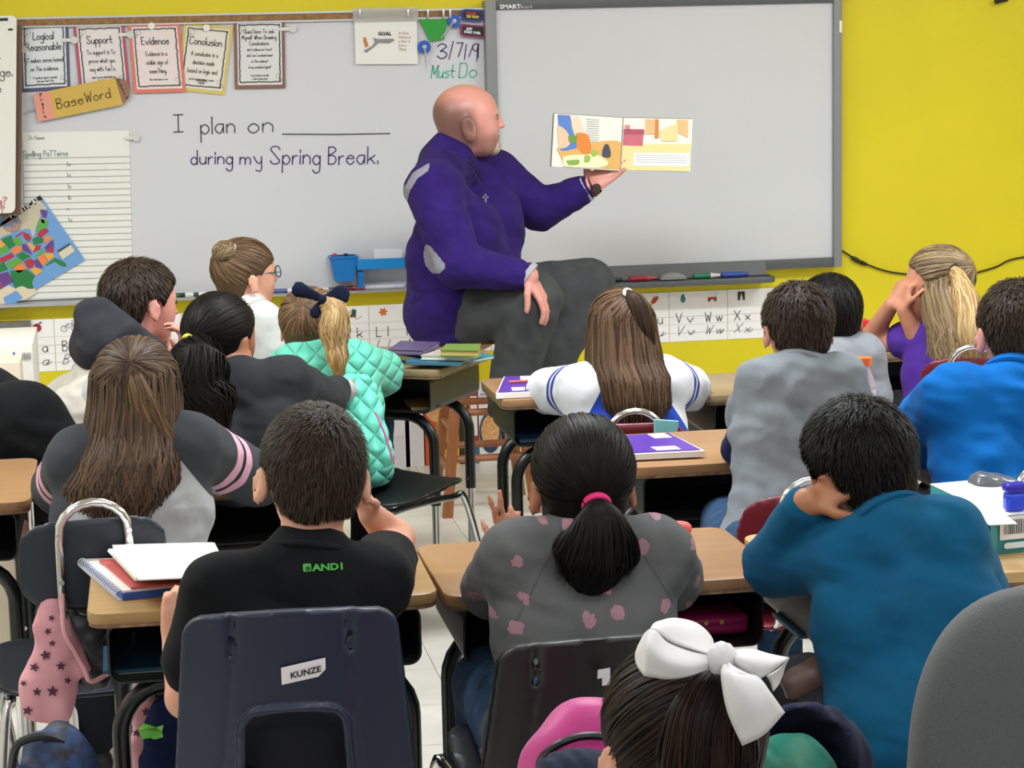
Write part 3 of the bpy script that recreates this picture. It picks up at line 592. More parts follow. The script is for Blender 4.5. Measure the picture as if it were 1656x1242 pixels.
# ---------------------------------------------------------------- alphabet cards
YA = WALL-.003
XA = P(62, 545, YA)[0]; XX = P(1200, 495, YA)[0]; pit = (XX-XA)/23
zT = P(640, 492, YA)[2]; zB = P(640, 574, YA)[2]
hh = zT-zB; Mal = pm('57504E', .8)
words = 'apple bicycle cat dog egg fish goat hat igloo jar kite leaf monkey nest orange pig queen ring sun top feather vase wagon curtain yoyo zebra'.split()
def icon(d, i, cx, t):
    y = .14*d.h; mb = MB()
    def put(name, c): global_mb = mb; return None
    if i == 0:
        d.oval(mb, cx, y+.003, .016, .016); mb.build('apple_picture', pm('A8242E', .7), t); mb = MB(); d.poly(mb, [(cx+.002, y-.01), (cx+.014, y-.02), (cx+.02, y-.014)]); mb.build('apple_leaf', pm('2A3A1E', .7), t)
    elif i == 1:
        for s in (-1, 1): d.stroke(mb, [(cx+s*.019+.011*math.cos(a), y+.01+.011*math.sin(a)) for a in np.linspace(0, 6.3, 16)], .002)
        d.stroke(mb, [(cx-.019, y+.01), (cx-.006, y-.006), (cx+.012, y-.008), (cx+.019, y+.01)], .002); d.stroke(mb, [(cx-.008, y-.01), (cx, y+.01), (cx+.012, y-.008), (cx+.01, y-.018), (cx+.016, y-.02)], .002); mb.build('bicycle_picture', pm('2F3A2F', .7), t)
    elif i == 10:
        for q, c in (([(0, -.016), (-.012, -.006), (-.016, .014)], 'C9B64A'), ([(0, -.016), (.014, -.012), (-.004, .004)], '2D3E77'), ([(-.016, .014), (.004, .016), (-.004, .002)], '9A3A28'), ([(.014, -.012), (.012, .016), (.003, .014), (-.003, .002)], '3A5A3A')):
            m2 = MB(); d.poly(m2, [(cx+a, y+b) for a, b in q], lift=.002); m2.build('kite_picture', pm(c, .7), t)
        d.stroke(mb, [(cx+.01, y+.016), (cx+.014, y+.024), (cx+.026, y+.018), (cx+.034, y+.012)], .0015); mb.build('kite_tail', Mal, t)
    elif i == 11:
        pts = [(cx+(.019 if k % 2 else .01)*math.cos(k*math.pi/6+.4), y+(.019 if k % 2 else .01)*math.sin(k*math.pi/6+.4)) for k in range(12)]; d.poly(mb, pts); mb.build('leaf_picture', pm('E0702C', .7), t)
    elif i == 12:
        d.oval(mb, cx-.006, y+.004, .008, .018); d.oval(mb, cx+.01, y+.01, .009, .01); d.oval(mb, cx-.006, y-.012, .007, .006); mb.build('monkey_picture', pm('7A6A3E', .7), t)
    elif i == 20:
        d.poly(mb, [(cx+a, y+b) for a, b in ((-.012, .01), (0, -.01), (.018, -.014), (.018, -.004), (.004, .014))]); mb.build('feather_picture', pm('C4432C', .7), t); mb = MB(); d.poly(mb, [(cx+a, y+b) for a, b in ((-.02, .024), (-.012, .01), (.004, .014))]); mb.build('feather_tip', pm('C9C24A', .7), t)
    elif i == 21: d.oval(mb, cx, y+.002, .01, .014); d.rect(mb, cx-.005, y-.017, .01, .008); mb.build('vase_picture', pm('2F8A8C', .7), t)
    elif i == 22:
        d.rect(mb, cx-.018, y-.002, .036, .01); mb.build('wagon_picture', pm('C03A38', .7), t); mb = MB(); [d.oval(mb, cx+s*.012, y+.011, .005, .005, lift=.002) for s in (-1, 1)]; d.stroke(mb, [(cx+.016, y), (cx+.014, y-.018)], .0012); mb.build('wagon_wheels', Mal, t)
    elif i == 23:
        d.rect(mb, cx-.014, y-.018, .028, .034); mb.build('window_picture', pm('26282C', .7), t); mb = MB(); d.poly(mb, [(cx, y-.014), (cx+.008, y+.016), (cx-.008, y+.016)], lift=.002); mb.build('window_gap', pm('DADADA', .7), t)
    else: d.oval(mb, cx, y, .014, .012); mb.build('letter_picture', pm(['A4643A', '6A7A3A', '8A3A3A', '4A5A8A'][i % 4], .7), t)
A26 = 'ABCDEFGHIJKLMNOPQRSTUVWXYZ'
for c0 in [(0,)]+[(i, i+1) for i in range(1, 25, 2)]:
    xa = XA+(c0[0]-.5)*pit; xb = XA+(c0[-1]+.5)*pit
    if c0[0] == 0: xa = XA-.62*pit
    d = Draw((xa+.001, YA, zT), (xb-.001, YA, zT), (xa+.001, YA, zB))
    nm = ' and '.join(A26[i] for i in c0)
    t = sheet('alphabet_card', 'handwriting card of letter%s %s low on the yellow wall' % ('s' if len(c0) > 1 else '', nm), 'card', d, 'F8F6F7', group='alphabet cards below the boards')
    mb = MB()
    for fr in (.34, .5, .66, .83): d.rect(mb, 0, fr*d.h-.0006, d.w, .0012 if fr in (.5, .83) else .0007, lift=.001)
    mb.build('guide_lines', pm('A9A3A2', .8), t)
    mb = MB()
    for i in c0:
        cx = XA+i*pit-xa; L = A26[i]
        d.text(mb, L, cx-.032, .62*d.h-.0, .036, .0032, cond=.95); d.text(mb, L.lower(), cx+.012, .62*d.h, .036, .0032, cond=1)
        d.text(mb, L, cx-.034, .87*d.h, .034, .0024, slant=.35, cond=1.05, spline=5); d.text(mb, L.lower(), cx+.008, .87*d.h, .034, .0024, slant=.35, cond=1.15, spline=5)
        d.stroke(mb, [(cx+.022, .87*d.h), (cx+.034, .85*d.h), (cx+.042, .81*d.h)], .002)
    mb.build('letters', Mal, t)
    for i in c0: icon(d, i, XA+i*pit-xa-.004, t)
# cable on the wall
cb = [P(1361, 405, WALL-.012), P(1372, 412, WALL-.012), P(1383, 419, WALL-.012), P(1400, 427, WALL-.012), P(1440, 440, WALL-.012), P(1500, 446, WALL-.012), P(1540, 446, WALL-.012), P(1570, 443, WALL-.012), P(1610, 432, WALL-.012), P(1635, 420, WALL-.012), P(1680, 412, WALL-.012)]
t = thing('wall_cable', 'thin black cable with inline plug sagging across the yellow wall', 'cable', cb[4]); MB().tube(catmull(cb, 5), .0035, 6).build('cord', M_blk, t, smooth=True)
MB().tube([P(1377, 416, WALL-.014), P(1384, 420, WALL-.014), P(1391, 424, WALL-.014)], [.007, .01, .008], 8).build('plug', M_blk, t, smooth=True)
MB().tube([P(1393, 424.5, WALL-.014), P(1402, 428, WALL-.014)], [.009, .006], 8).build('socket', M_blk, t, smooth=True)
c = P(1617, 1, WALL-.03); tag(MB().tube([c+V(-.02, 0, -.004), c+V(.03, 0, .006)], .01, 8).build('wall_bracket', M_blk, smooth=True), 'small black bracket on the wall, cut by the top edge of the picture', 'bracket')
# pencil cup and pocket on the whiteboard
def cup(px0, px1, py0, py1, Y, dep, taper, m, name, label, cat):
    a = P(px0, py0, Y); b = P(px1, py0, Y); c = P((px0+px1)/2, py1, Y); x0, x1, z1, z0 = a[0], b[0], (a[2]+b[2])/2, c[2]; t = thing(name, label, cat, ((x0+x1)/2, Y+dep/2, z0)); k = taper
    def ring(f, g, zz): w = (x1-x0)*(1-(1-f)*k)/2-g; xm = (x0+x1)/2; return [(xm-w, Y+g, zz), (xm+w, Y+g, zz), (xm+w, Y+dep-g, zz), (xm-w, Y+dep-g, zz)]
    vs = ring(0, 0, z0)+ring(1, 0, z1)+ring(1, .004, z1)+ring(0, .004, z0+.004); fs = [(3, 2, 1, 0)]+[(i, (i+1) % 4, 4+(i+1) % 4, 4+i) for i in range(4)]+[(4+i, 4+(i+1) % 4, 8+(i+1) % 4, 8+i) for i in range(4)]+[(8+i, 8+(i+1) % 4, 12+(i+1) % 4, 12+i) for i in range(4)]+[(12, 13, 14, 15)]
    mk('shell', vs, fs, m, t); mk('rim', *(lambda r: (ring(1, -.003, z1+.003)+ring(1, .006, z1+.003)+ring(1, -.003, z1-.006), [(i, (i+1) % 4, 4+(i+1) % 4, 4+i) for i in range(4)]+[(i, 8+i, 8+(i+1) % 4, (i+1) % 4) for i in range(4)]))(0), m, t)
    return t, (x0+x1)/2, z0, z1
Mb1 = mat('blue_plastic_bin', '1673BE', .35); Mb2 = mat('sky_blue_plastic', '1F8AD6', .35)
cup(534, 578, 416, 455, WALL-.11, .07, .3, Mb1, 'marker_cup', 'blue plastic marker cup standing on the whiteboard ledge', 'cup')
for px, c, l in ((541, 'C9346E', 'pink marker standing in the blue cup'), (559, '18181A', 'black marker standing in the blue cup')):
    q = P(px+3, 440, WALL-.085); e = P(px, 410, WALL-.085); tag(MB().tube([q, e], .008, 8).build('marker', pm(c, .4), smooth=True), l, 'marker', 'markers in the blue cup')
x0, x1 = P(578, 425, WALL-.12)[0], P(700, 425, WALL-.12)[0]; z1, z0 = P(620, 418, WALL-.12)[2], P(620, 434, WALL-.12)[2]
t = thing('magnetic_tray', 'long sky blue magnetic tray on the whiteboard left of the seated man', 'tray', ((x0+x1)/2, WALL-.07, z0))
MB().box(((x0+x1)/2, WALL-.12, (z0+z1)/2), (x1-x0, .004, z1-z0)).build('front_panel', Mb2, t); MB().box(((x0+x1)/2, WALL-.075, z0), (x1-x0, .09, .004)).build('bottom', Mb2, t); MB().box((x0, WALL-.075, (z0+z1)/2+.003), (.004, .09, z1-z0+.012)).build('side_panel', Mb1, t)
MB().box((x0+.012, WALL-.09, z0-.04), (.02, .05, .06)).build('support', Mb1, t)
d = quad((605, 403), (650, 403), (650, 425), (605, 425), WALL-.08); t = sheet('note_cards', 'stack of white lined note cards standing in the blue tray', 'cards', d, 'F0EEF2', th=.012)
# markers on the whiteboard ledge
zl = zb-.008+.006
for px, c, cc, L, l in ((290, '2E5A3C', 'E8E8E8', .1, 'green capped marker on the ledge, left of the girl with the bun'), (312, '20382A', 'E8E8E8', .1, 'dark green marker on the ledge'), (343, 'C23A36', '8A8F92', .05, 'red marker on the ledge beside the girl with the bun'),
    (455, '4A57A0', 'E8E8F0', .11, 'blue marker on the ledge right of the girl with glasses'), (478, 'E6E6F0', '3A4AA0', .08, 'white barrel marker with blue cap on the ledge'), (505, 'B58A78', 'D8C8B8', .12, 'tan marker on the ledge behind the navy bow'), (565, 'A02434', '8A1C28', .05, 'dark red marker under the blue cup'), (582, 'D8607A', 'F0E8EA', .1, 'pink marker on the ledge right of the cup'), (625, 'E4E4EC', 'D8D8E8', .14, 'white marker on the ledge under the blue tray')):
    x = P(px, 462, WALL-.07)[0]; t = thing('dry_erase_marker', l, 'marker', (x, WALL-.06, zl-.004), 'dry-erase markers on the whiteboard ledge'); MB().tube([(x-L/2, WALL-.062, zl+.002), (x+L*.2, WALL-.062, zl+.002)], .0085, 8).build('barrel', pm(c, .4), t, smooth=True)
    MB().tube([(x+L*.2, WALL-.062, zl+.002), (x+L/2, WALL-.062, zl+.002)], .0092, 8).build('cap', pm(cc, .4), t, smooth=True)
# ---------------------------------------------------------------- desks
DZ = .66
def desk(name_label, xl, yf, W, D, rot, wood, z=DZ, inside=None, right=False, box=M_metal):
    """xl,yf = front left corner (front right if right) of the top"""
    t = thing('school_desk', name_label, 'desk', (0, 0, 0), 'open front school desks')
    MB().prism([(x, y, z-.02) for x, y in rrect(W, D, .035, 5, W/2, D/2)], (0, 0, .02)).build('tabletop', wood, t, bevel=.003)
    MB().prism([(x, y, z-.026) for x, y in rrect(W-.004, D-.004, .033, 5, W/2, D/2)], (0, 0, .018)).build('edge_band', M_edge, t)
    c = (W/2, z-.075); w_, h_ = W-.06, .104; y0, y1 = .02, D-.04
    ro = [(c[0]+a, c[1]+b) for a, b in rrect(w_, h_, .022, 5)]; ri = [(c[0]+a, c[1]+b) for a, b in rrect(w_-.008, h_-.008, .018, 5)]; n = len(ro)
    vs = [(x, y0, q) for x, q in ro]+[(x, y1, q) for x, q in ro]+[(x, y0, q) for x, q in ri]+[(x, y1-.005, q) for x, q in ri]; fs = []
    for i in range(n): j = (i+1) % n; fs += [(i, j, n+j, n+i), (2*n+j, 2*n+i, 3*n+i, 3*n+j), (j, i, 2*n+i, 2*n+j)]
    fs += [tuple(range(n, 2*n)), tuple(range(4*n-1, 3*n-1, -1))]; b_ = MB(); b_.add(vs, fs); b_.build('book_box', box, t, smooth=True)
    for y in (.07, D-.09):
        x0, x1, zz, R = .045, W-.045, z-.143, .085
        pts = [(x0, y, .26), (x0, y, zz-R)]+[(x0+R-R*math.cos(a), y, zz-R+R*math.sin(a)) for a in np.linspace(.2, math.pi/2, 6)]+[(x1-R+R*math.sin(a), y, zz-R+R*math.cos(a)) for a in np.linspace(0, 1.4, 6)]+[(x1, y, zz-R), (x1, y, .26)]
        MB().tube(pts, .0155, 10).build('leg_frame', M_tubeb, t, smooth=True)
        for x in (x0, x1):
            MB().tube([(x, y, .30), (x, y, .02)], .0115, 10).build('leg_insert', M_chrome, t, smooth=True)
            MB().tube([(x, y, .024), (x, y, .0)], [.014, .017], 10).build('foot_glide', M_blk, t, smooth=True)
            MB().disc((x, y-.0155, .29), .005, 8, th=.003).build('adjusting_screw', M_chrome, t)
    t.rotation_euler = (0, 0, rot)
    if right: q = rotz(rot)@V(W, 0, 0); t.location = (xl-q[0], yf-q[1], 0)
    else: t.location = (xl, yf, 0)
    return t
D1 = desk('grained oak desk holding the paper stack, in front of the boy in the black shirt', -.09, 3.64, .585, .40, -.015, M_wood3)
D2 = desk('walnut desk in front of the girl in the grey sweatshirt with pink prints', .502, 3.60, .585, .40, 0, M_wood)
D3 = desk('light oak desk in front of the boy in the teal shirt', 1.10, 3.52, .62, .40, 0, M_wood2, box=mat('worn_grey_steel', '4A4744', .5, var=.12, vscale=30))
D4 = desk('walnut desk in front of the girl with pink striped sleeves', -.20, 4.64, .57, .38, -.02, M_wood)
D5 = desk('walnut desk cut by the left edge, nearer side of the maroon chair', -.815, 4.61, .60, .50, 0, M_wood)
D6 = desk('walnut desk with the larger purple folder, in front of the boy in the grey shirt', 1.05, 4.60, .60, .40, 0, M_wood)
D7 = desk('turned tan desk stacked with books beside the stool, of the girl in the mint vest', .845, 6.12, .58, .42, -.55, M_wood4, right=True)
D8 = desk('walnut desk with the smaller purple folder, of the girl in the blue raglan shirt', .935, 5.56, .50, .38, 0, M_wood)
D9 = desk('tan desk between the blue raglan girl and the boy in the grey shirt', 1.445, 5.47, .51, .36, 0, M_wood4)
D10 = desk('tan desk under the elbow of the girl in the purple shirt', 1.93, 6.04, .52, .38, .0, M_wood4)
D11 = desk('light wood desk under the arm of the girl in the charcoal shirt', .335, 5.53, .50, .36, -.75, M_wood2, right=True)
D12 = desk('dark desk behind the arm of the boy in the bright blue shirt', 1.76, 4.66, .58, .38, 0, M_wood)
# ---------------------------------------------------------------- chairs with a chrome loop
def loop_chair(label, x, y, rot, shell, zt=.735, w=.27, hgt=.15, sz=.42):
    t = thing('school_chair', label, 'chair', (0, 0, 0), 'plastic chairs with a chrome loop back')
    f = F((-w/2-.01, -.05, zt-hgt-.04), (w/2+.01, .05, zt+.0), .006); zc = zt-.03-hgt/2
    f.ell((0, .0, zc), (w/2, .02, hgt/2), p=3.2, k=0); f.fn(lambda X, Y, Z: np.abs(Y-1.1*X*X+.01)-.006+0*Z, 'i', .002)
    f.build('backrest', shell, t, 0)
    f = F((-.2, .0, sz-.03), (.2, .4, sz+.05), .007); f.ell((0, .2, sz), (.185, .185, .04), p=3.5, k=0); f.fn(lambda X, Y, Z: np.abs(Z-sz-.55*(X*X)+.012*np.sin(Y*14)+.004)-.006, 'i', .002)
    f.build('seat', shell, t, 0)
    a = .062; top = zt; pts = [(-a, .05, sz-.012), (-a, -.0, sz+.01), (-a, -.022, sz+.07), (-a, -.022, top-.07)]+[(-a*math.cos(q), -.024, top-.055+.055*math.sin(q)) for q in np.linspace(.3, math.pi-.3, 9)]+[(a, -.022, top-.07), (a, -.022, sz+.07), (a, -.0, sz+.01), (a, .05, sz-.012)]
    MB().tube(pts, .0085, 10).build('loop_frame', M_chrome, t, smooth=True)
    for s in (-1, 1):
        for z in (zt-.055, zt-.14): MB().disc((s*a, -.03, z), .005, 10, th=.004).build('rivet', M_chrome, t)
        p = [(s*.21, -.03, .015), (s*.17, .04, sz-.05), (s*.155, .08, sz-.02), (s*.15, .3, sz-.02), (s*.165, .35, sz-.05), (s*.2, .42, .015)]
        MB().tube(catmull(p, 5), .0095, 10).build('leg', M_chrome, t, smooth=True)
        for q in (p[0], p[-1]): MB().tube([(q[0], q[1], .024), (q[0], q[1], 0)], [.013, .016], 10).build('foot_glide', M_blk, t, smooth=True)
    t.rotation_euler = (0, 0, rot); t.location = (x, y, 0); return t
def cxy(px, Y): return P(px, 700, Y)[0]
CH_L = loop_chair('maroon chair at the left edge, behind the walnut desk', cxy(0, 5.3), 5.3, 0, M_red, zt=P(5, 700, 5.28)[2], w=.30)
CH6 = loop_chair('navy chair with tall chrome loop, of the girl with pink striped sleeves', P(147, 815, 4.0)[0], 4.0, .12, M_navy2, zt=P(140, 812, 3.98)[2], w=.275, hgt=.17)
CH9 = loop_chair('maroon chair behind the girl in the blue raglan shirt', P(1025, 668, 5.12)[0], 5.12, -.1, M_red, zt=P(1022, 664, 5.1)[2], w=.27)
CH10 = loop_chair('maroon chair under the boy in the heather grey shirt', P(1308, 800, 4.12)[0], 4.12, 0, M_red, zt=P(1300, 776, 4.1)[2], w=.30, hgt=.2)
CH12 = loop_chair('maroon chair behind the long blonde hair at right', P(1572, 570, 5.45)[0], 5.45, -.2, M_red, zt=P(1570, 560, 5.43)[2], w=.27)
CH13 = loop_chair('chair of the boy in the bright blue shirt, only its chrome loop showing', P(1680, 760, 4.15)[0], 4.15, .1, M_navy2, zt=P(1655, 752, 4.13)[2], w=.27)
# girl in vest sits sideways on a black chair
CH5 = loop_chair('black chair with chrome legs under the girl in the mint jacket', P(520, 760, 5.85)[0], 5.66, -.9, M_black, zt=.50, w=.26, hgt=.06, sz=.40)
# extra chair at far left foreground (only chrome legs and a dark cloth seen)
CH0 = loop_chair('chrome legged chair cut by the left edge under the walnut desk', -.42, 4.05, .2, M_black, zt=.6, w=.3)
# ---------------------------------------------------------------- large shell chairs
def shell_chair(label, x, y, rot, m, W0, W1, zt, hole=True, zh=.15, tag_txt=None, group='large plastic shell chairs'):
    t = thing('school_chair', label, 'chair', (0, 0, 0), group); sz = .44; zb_ = sz+.02
    def halfw(Z): return W1/2+(W0/2-W1/2)*np.clip((Z-zb_)/(zt-zb_), 0, 1.1)
    curv = lambda X: 1.15*X*X
    f = F((-W1/2-.03, -.06, zb_-.04), (W1/2+.03, .11, zt+.02), .0048)
    def out2d(X, Z, g=0):                                             # rounded trapezoid outline
        a = np.abs(X)-(halfw(Z)-g); b = Z-(zt-g-.5*X*X); c = zb_-Z; r = .028
        q = np.maximum(a+r, 0)**2+np.maximum(b+r, 0)**2; return np.maximum(np.sqrt(q)+np.minimum(np.maximum(a+r, b+r), 0)-r, c)
    lean = lambda Z: -.16*(Z-zb_)
    f.fn(lambda X, Y, Z: np.maximum(np.abs(Y-curv(X)-lean(Z))-.0048, out2d(X, Z)), 'u', 0)
    f.fn(lambda X, Y, Z: np.maximum(np.abs(Y-curv(X)-lean(Z)-.008)-.013, np.abs(out2d(X, Z)+.005)-.005), 'u', .003)
    for s in (-1, 1):                                                 # moulded vertical grooves
        f.fn(lambda X, Y, Z: np.sqrt((X-s*(.085+.12*np.clip(zt-.07-Z, 0, 1)))**2+(Y-curv(X)-lean(Z)+.0058)**2)-.0032-.004*(Z > zt-.07), 's', .004)
    if hole:
        hw = W1*.215; hz = zt-zh
        def h2(X, Z, g=0): a = np.abs(X)-(hw-g-.05*(Z-zb_)); b = Z-(hz-g-1.2*X*X); r = .02; return np.sqrt(np.maximum(a+r, 0)**2+np.maximum(b+r, 0)**2)+np.minimum(np.maximum(a+r, b+r), 0)-r
        f.fn(lambda X, Y, Z: h2(X, Z)+0*Y, 's', .002)
        f.fn(lambda X, Y, Z: np.maximum(np.abs(Y-curv(X)-lean(Z)+.004)-.010, np.abs(h2(X, Z)-.005)-.006), 'u', .003)
    f.build('shell_back', m, t, 1)
    f = F((-W1/2-.01, -.02, sz-.05), (W1/2+.01, .42, sz+.06), .008); f.ell((0, .2, sz), (W1/2, .21, .05), p=4, k=0); f.fn(lambda X, Y, Z: np.abs(Z-sz-.6*X*X+.012*np.sin(Y*13))-.007, 'i', .002); f.build('seat', m, t, 0)
    for s in (-1, 1):
        p = [(s*.22, -.04, .015), (s*.18, .03, sz-.06), (s*.165, .07, sz-.025), (s*.16, .32, sz-.025), (s*.175, .36, sz-.06), (s*.21, .43, .015)]
        MB().tube(catmull(p, 5), .011, 10).build('leg', M_chrome, t, smooth=True)
        for q in (p[0], p[-1]): MB().tube([(q[0], q[1], .026), (q[0], q[1], 0)], [.014, .018], 10).build('foot_glide', M_blk, t, smooth=True)
    t['x'] = 0; del t['x']
    if tag_txt:
        c = V(.016, 0, zt-.092); h = .0265; w = .064; yy = lambda X, Z: curv(X)+lean(Z)-.0075
        cs = [(-w/2, -h/2), (w/2-.011, -h/2), (w/2, -h/2+.009), (w/2, h/2), (-w/2, h/2)]
        pts = [(c[0]+X, yy(c[0]+X, c[2]+Z)-.001, c[2]+Z+X*.17) for X, Z in cs]
        lb = MB().prism(pts, (0, -.0015, 0)).build('name_label', pm('DDD9DC', .5), t)
        dd = Draw((c[0]-w/2, yy(c[0], c[2])-.002, c[2]+h/2-.0055), (c[0]+w/2, yy(c[0], c[2])-.002, c[2]+h/2+.0055), (c[0]-w/2, yy(c[0], c[2])-.002, c[2]-h/2-.0055)); dd.lift = .0022
        if dd.n[1] > 0: dd.n = -dd.n
        ftext(dd, 'lettering', tag_txt, .013, .019, .0125, pm('1C1C22', .6), lb, rot=.02, sx=1.1, bold=.0004)
    t.rotation_euler = (0, 0, rot); t.location = (x, y, 0); return t
zt = P(470, 985, 3.13)[2]
CH7 = shell_chair('navy blue plastic shell chair with a white name label', P(470, 985, 3.15)[0], 3.17, -.06, M_navy, .305, .365, zt, zh=.155, tag_txt='KUNZE')
CH8 = shell_chair('black plastic shell chair behind the girl with the pink hair tie', P(955, 1040, 3.12)[0], 3.14, .04, M_black, .27, .33, P(955, 1034, 3.1)[2], zh=.14)
CH14 = loop_chair('dark chair turned sideways under the boy in the teal shirt, mostly hidden', P(1640, 1100, 3.2)[0], 3.2, math.pi/2, M_black, zt=.70, w=.28)
# ---------------------------------------------------------------- stool
S0 = V(P(772, 532, 7.36)[0]+.01, 7.36, 0); zS = P(772, 533, 7.36)[2]
st = thing('wooden_stool', 'tall orange-brown wooden stool under the man in purple', 'stool', S0)
MB().prism([(S0[0]+.165*math.cos(a), S0[1]+.165*math.sin(a), zS-.03) for a in np.linspace(0, 2*math.pi, 40, endpoint=False)], (0, 0, .03)).build('seat', M_stool, st, bevel=.006)
cor = []
for (sx, sy) in ((-1, -1), (1, -1), (1, 1), (-1, 1)):
    a = S0+V(sx*.085, sy*.085, zS-.028); b = V(S0[0]+sx*.15, S0[1]+sy*.15, 0); cor.append((a, b)); u = .0165
    MB().prism([b+V(-u, -u, 0), b+V(u, -u, 0), b+V(u, u, 0), b+V(-u, u, 0)], a-b).build('leg', M_stool, st, bevel=.003)
for i in range(4):
    a0, b0 = cor[i]; a1, b1 = cor[(i+1) % 4]
    for h in ((.20, .36) if i % 2 == 0 else (.16, .30)):
        p = b0+(a0-b0)*(h/zS); q = b1+(a1-b1)*(h/zS); MB().tube([p, q], .0125, 8).build('rung', M_stool, st, smooth=True)
# ---------------------------------------------------------------- grey office chair back
Yo = 2.15; xo = P(1470, 1150, Yo)[0]+.172; zo = P(1620, 948, Yo)[2]
oc = thing('office_chair', 'grey fabric office chair, only its rounded back showing at the lower right corner', 'chair', (xo, Yo+.2, 0))
M_fab = mat('grey_tweed_fabric', '66696C', .95, c2='484B4E', c2f=1.0, vscale=900, bump=.9, bscale=700, bdist=.002, sheen=.2)
f = F((xo-.2, Yo-.06, zo-.5), (xo+.2, Yo+.1, zo), .006)
f.ell((xo, Yo+.0, zo-.25), (.172, .045, .25), p=3, k=0); 
f.build('backrest', M_fab, oc, 2)
MB().tube([(xo, Yo+.01, zo-.42), (xo, Yo+.0, .42), (xo, Yo+.18, .38)], .022, 10).build('back_bracket', M_blk, oc, smooth=True)
f = F((xo-.24, Yo+.0, .38), (xo+.24, Yo+.46, .5), .01); f.ell((xo, Yo+.23, .44), (.23, .22, .045), p=3.5, k=0); f.build('seat', M_fab, oc, 1)
MB().tube([(xo, Yo+.2, .4), (xo, Yo+.2, .1)], .028, 12).build('gas_column', M_blk, oc, smooth=True)
for i in range(5):
    a = i*2*math.pi/5+.3; e = V(xo+.27*math.cos(a), Yo+.2+.27*math.sin(a), .07); MB().tube([(xo, Yo+.2, .11), e], [.022, .014], 8).build('base_arm', M_blk, oc, smooth=True)
    MB().disc(e-V(0, 0, .042), .028, 14, axis=(math.sin(a), -math.cos(a), 0), th=.02).build('caster', M_blk, oc)
# ---------------------------------------------------------------- people
def skin(name, c, c2): return mat(name, c, .5, c2=c2, c2f=.8, vscale=18, bump=.08, bscale=300, bdist=.0006, spec=.4)
SK1 = skin('fair_skin', 'D9A78E', 'CC8F78'); SK2 = skin('tan_skin', 'A8714F', '99614A'); SK3 = skin('rosy_skin', 'D2968A', 'BE7C70'); SK4 = skin('warm_skin', 'C98F73', 'B97A60')
def hairmat(name, a, b): return mat(name, a, .48, attr='tone', c2=b, spec=.14, bump=.2, bscale=260, bdist=.001)
from mathutils.bvhtree import BVHTree
def stick(o, tgt, off=.0012, cut=1):
    """lays flat print on a garment: vertices slide onto the nearest cloth surface behind them"""
    bv = BVHTree.FromPolygons([v.co for v in tgt.data.vertices], [tuple(p.vertices) for p in tgt.data.polygons])
    for v in o.data.vertices:
        dr = (v.co-Vector((0, 0, EYE))).normalized(); h = bv.ray_cast(v.co-dr*.2, dr)
        if h[0] is not None: v.co = h[0]+h[1]*off
H_dark = hairmat('dark_brown_hair', '2A201A', '4A382C'); H_black = hairmat('black_hair', '0A090A', '191615'); H_brown = hairmat('brown_hair', '33271F', '675241'); H_short = hairmat('short_brown_hair', '221A15', '463A2F')
H_lbrown = hairmat('light_brown_hair', '493829', '7E654B'); H_blond = hairmat('ash_blonde_hair', '5F4E3A', 'A08A68'); H_gold = hairmat('golden_blonde_tail', '94754C', 'C9AE7E'); H_choc = hairmat('chocolate_hair', '130D0B', '2E1F18')
M_eye = pm('C6B8AE', .3); M_iris = pm('3A2A1E', .2); M_lip = pm('B5675C', .5)
def unit(v): v = V(*v); return v/(np.linalg.norm(v)+1e-9)
def hmat(yaw, pitch, roll): return rotz(math.radians(yaw))@rotx(math.radians(pitch))@roty(math.radians(roll))
CR_C, CR_R = V(0, -.04, .125), V(.345, .425, .375)
def head_sdf(f, c, H, M, ear=1, k=.012, jaw=1.0, es=1.0):
    W = lambda *a: c+M@(V(*a)*H)
    f.ell(W(*CR_C), CR_R*H, M, k=k); f.ell(W(0, .15, -.03), V(.275, .235, .36)*H, M, k=.03*H/.2); f.ell(W(0, .17, -.31), V(.19*jaw, .19, .17)*H, M, k=.03*H/.2); f.ell(W(0, -.12, -.1), V(.27, .28, .26)*H, M, k=.02)
    for s in (-1, 1):
        f.ell(W(s*.15, .24, -.12), V(.1, .1, .12)*H, M, k=.02); f.ell(W(s*.13, .395, .035), V(.075, .05, .045)*H, M, k=.008, op='s')
        f.caps(W(s*.05, .385, .075), W(s*.2, .345, .08), .028*H, .02*H, k=.01); f.caps(W(s*.045, .41, -.1), W(s*.02, .42, -.1), .028*H, k=.004)
    f.caps(W(0, .385, .05), W(0, .455, -.09), .03*H, .042*H, k=.01)
    f.caps(W(-.07, .375, -.205), W(.07, .375, -.205), .022*H, k=.006); f.caps(W(-.06, .37, -.24), W(.06, .37, -.24), .024*H, k=.006)
    for s in (-1, 1):
        a = W(s*.358, -.02, -.04); E = M@rotz(s*math.radians(-28*ear))@rotx(math.radians(8))
        f.ell(a+M@(V(s*.03*ear, -.02, -.04)*H), V(.036, .088*es, .15*es)*H, E, k=.006); f.ell(a+M@(V(s*(.03*ear+.042), .0, -.025)*H), V(.02, .05*es, .09*es)*H, E, k=.004, op='s')
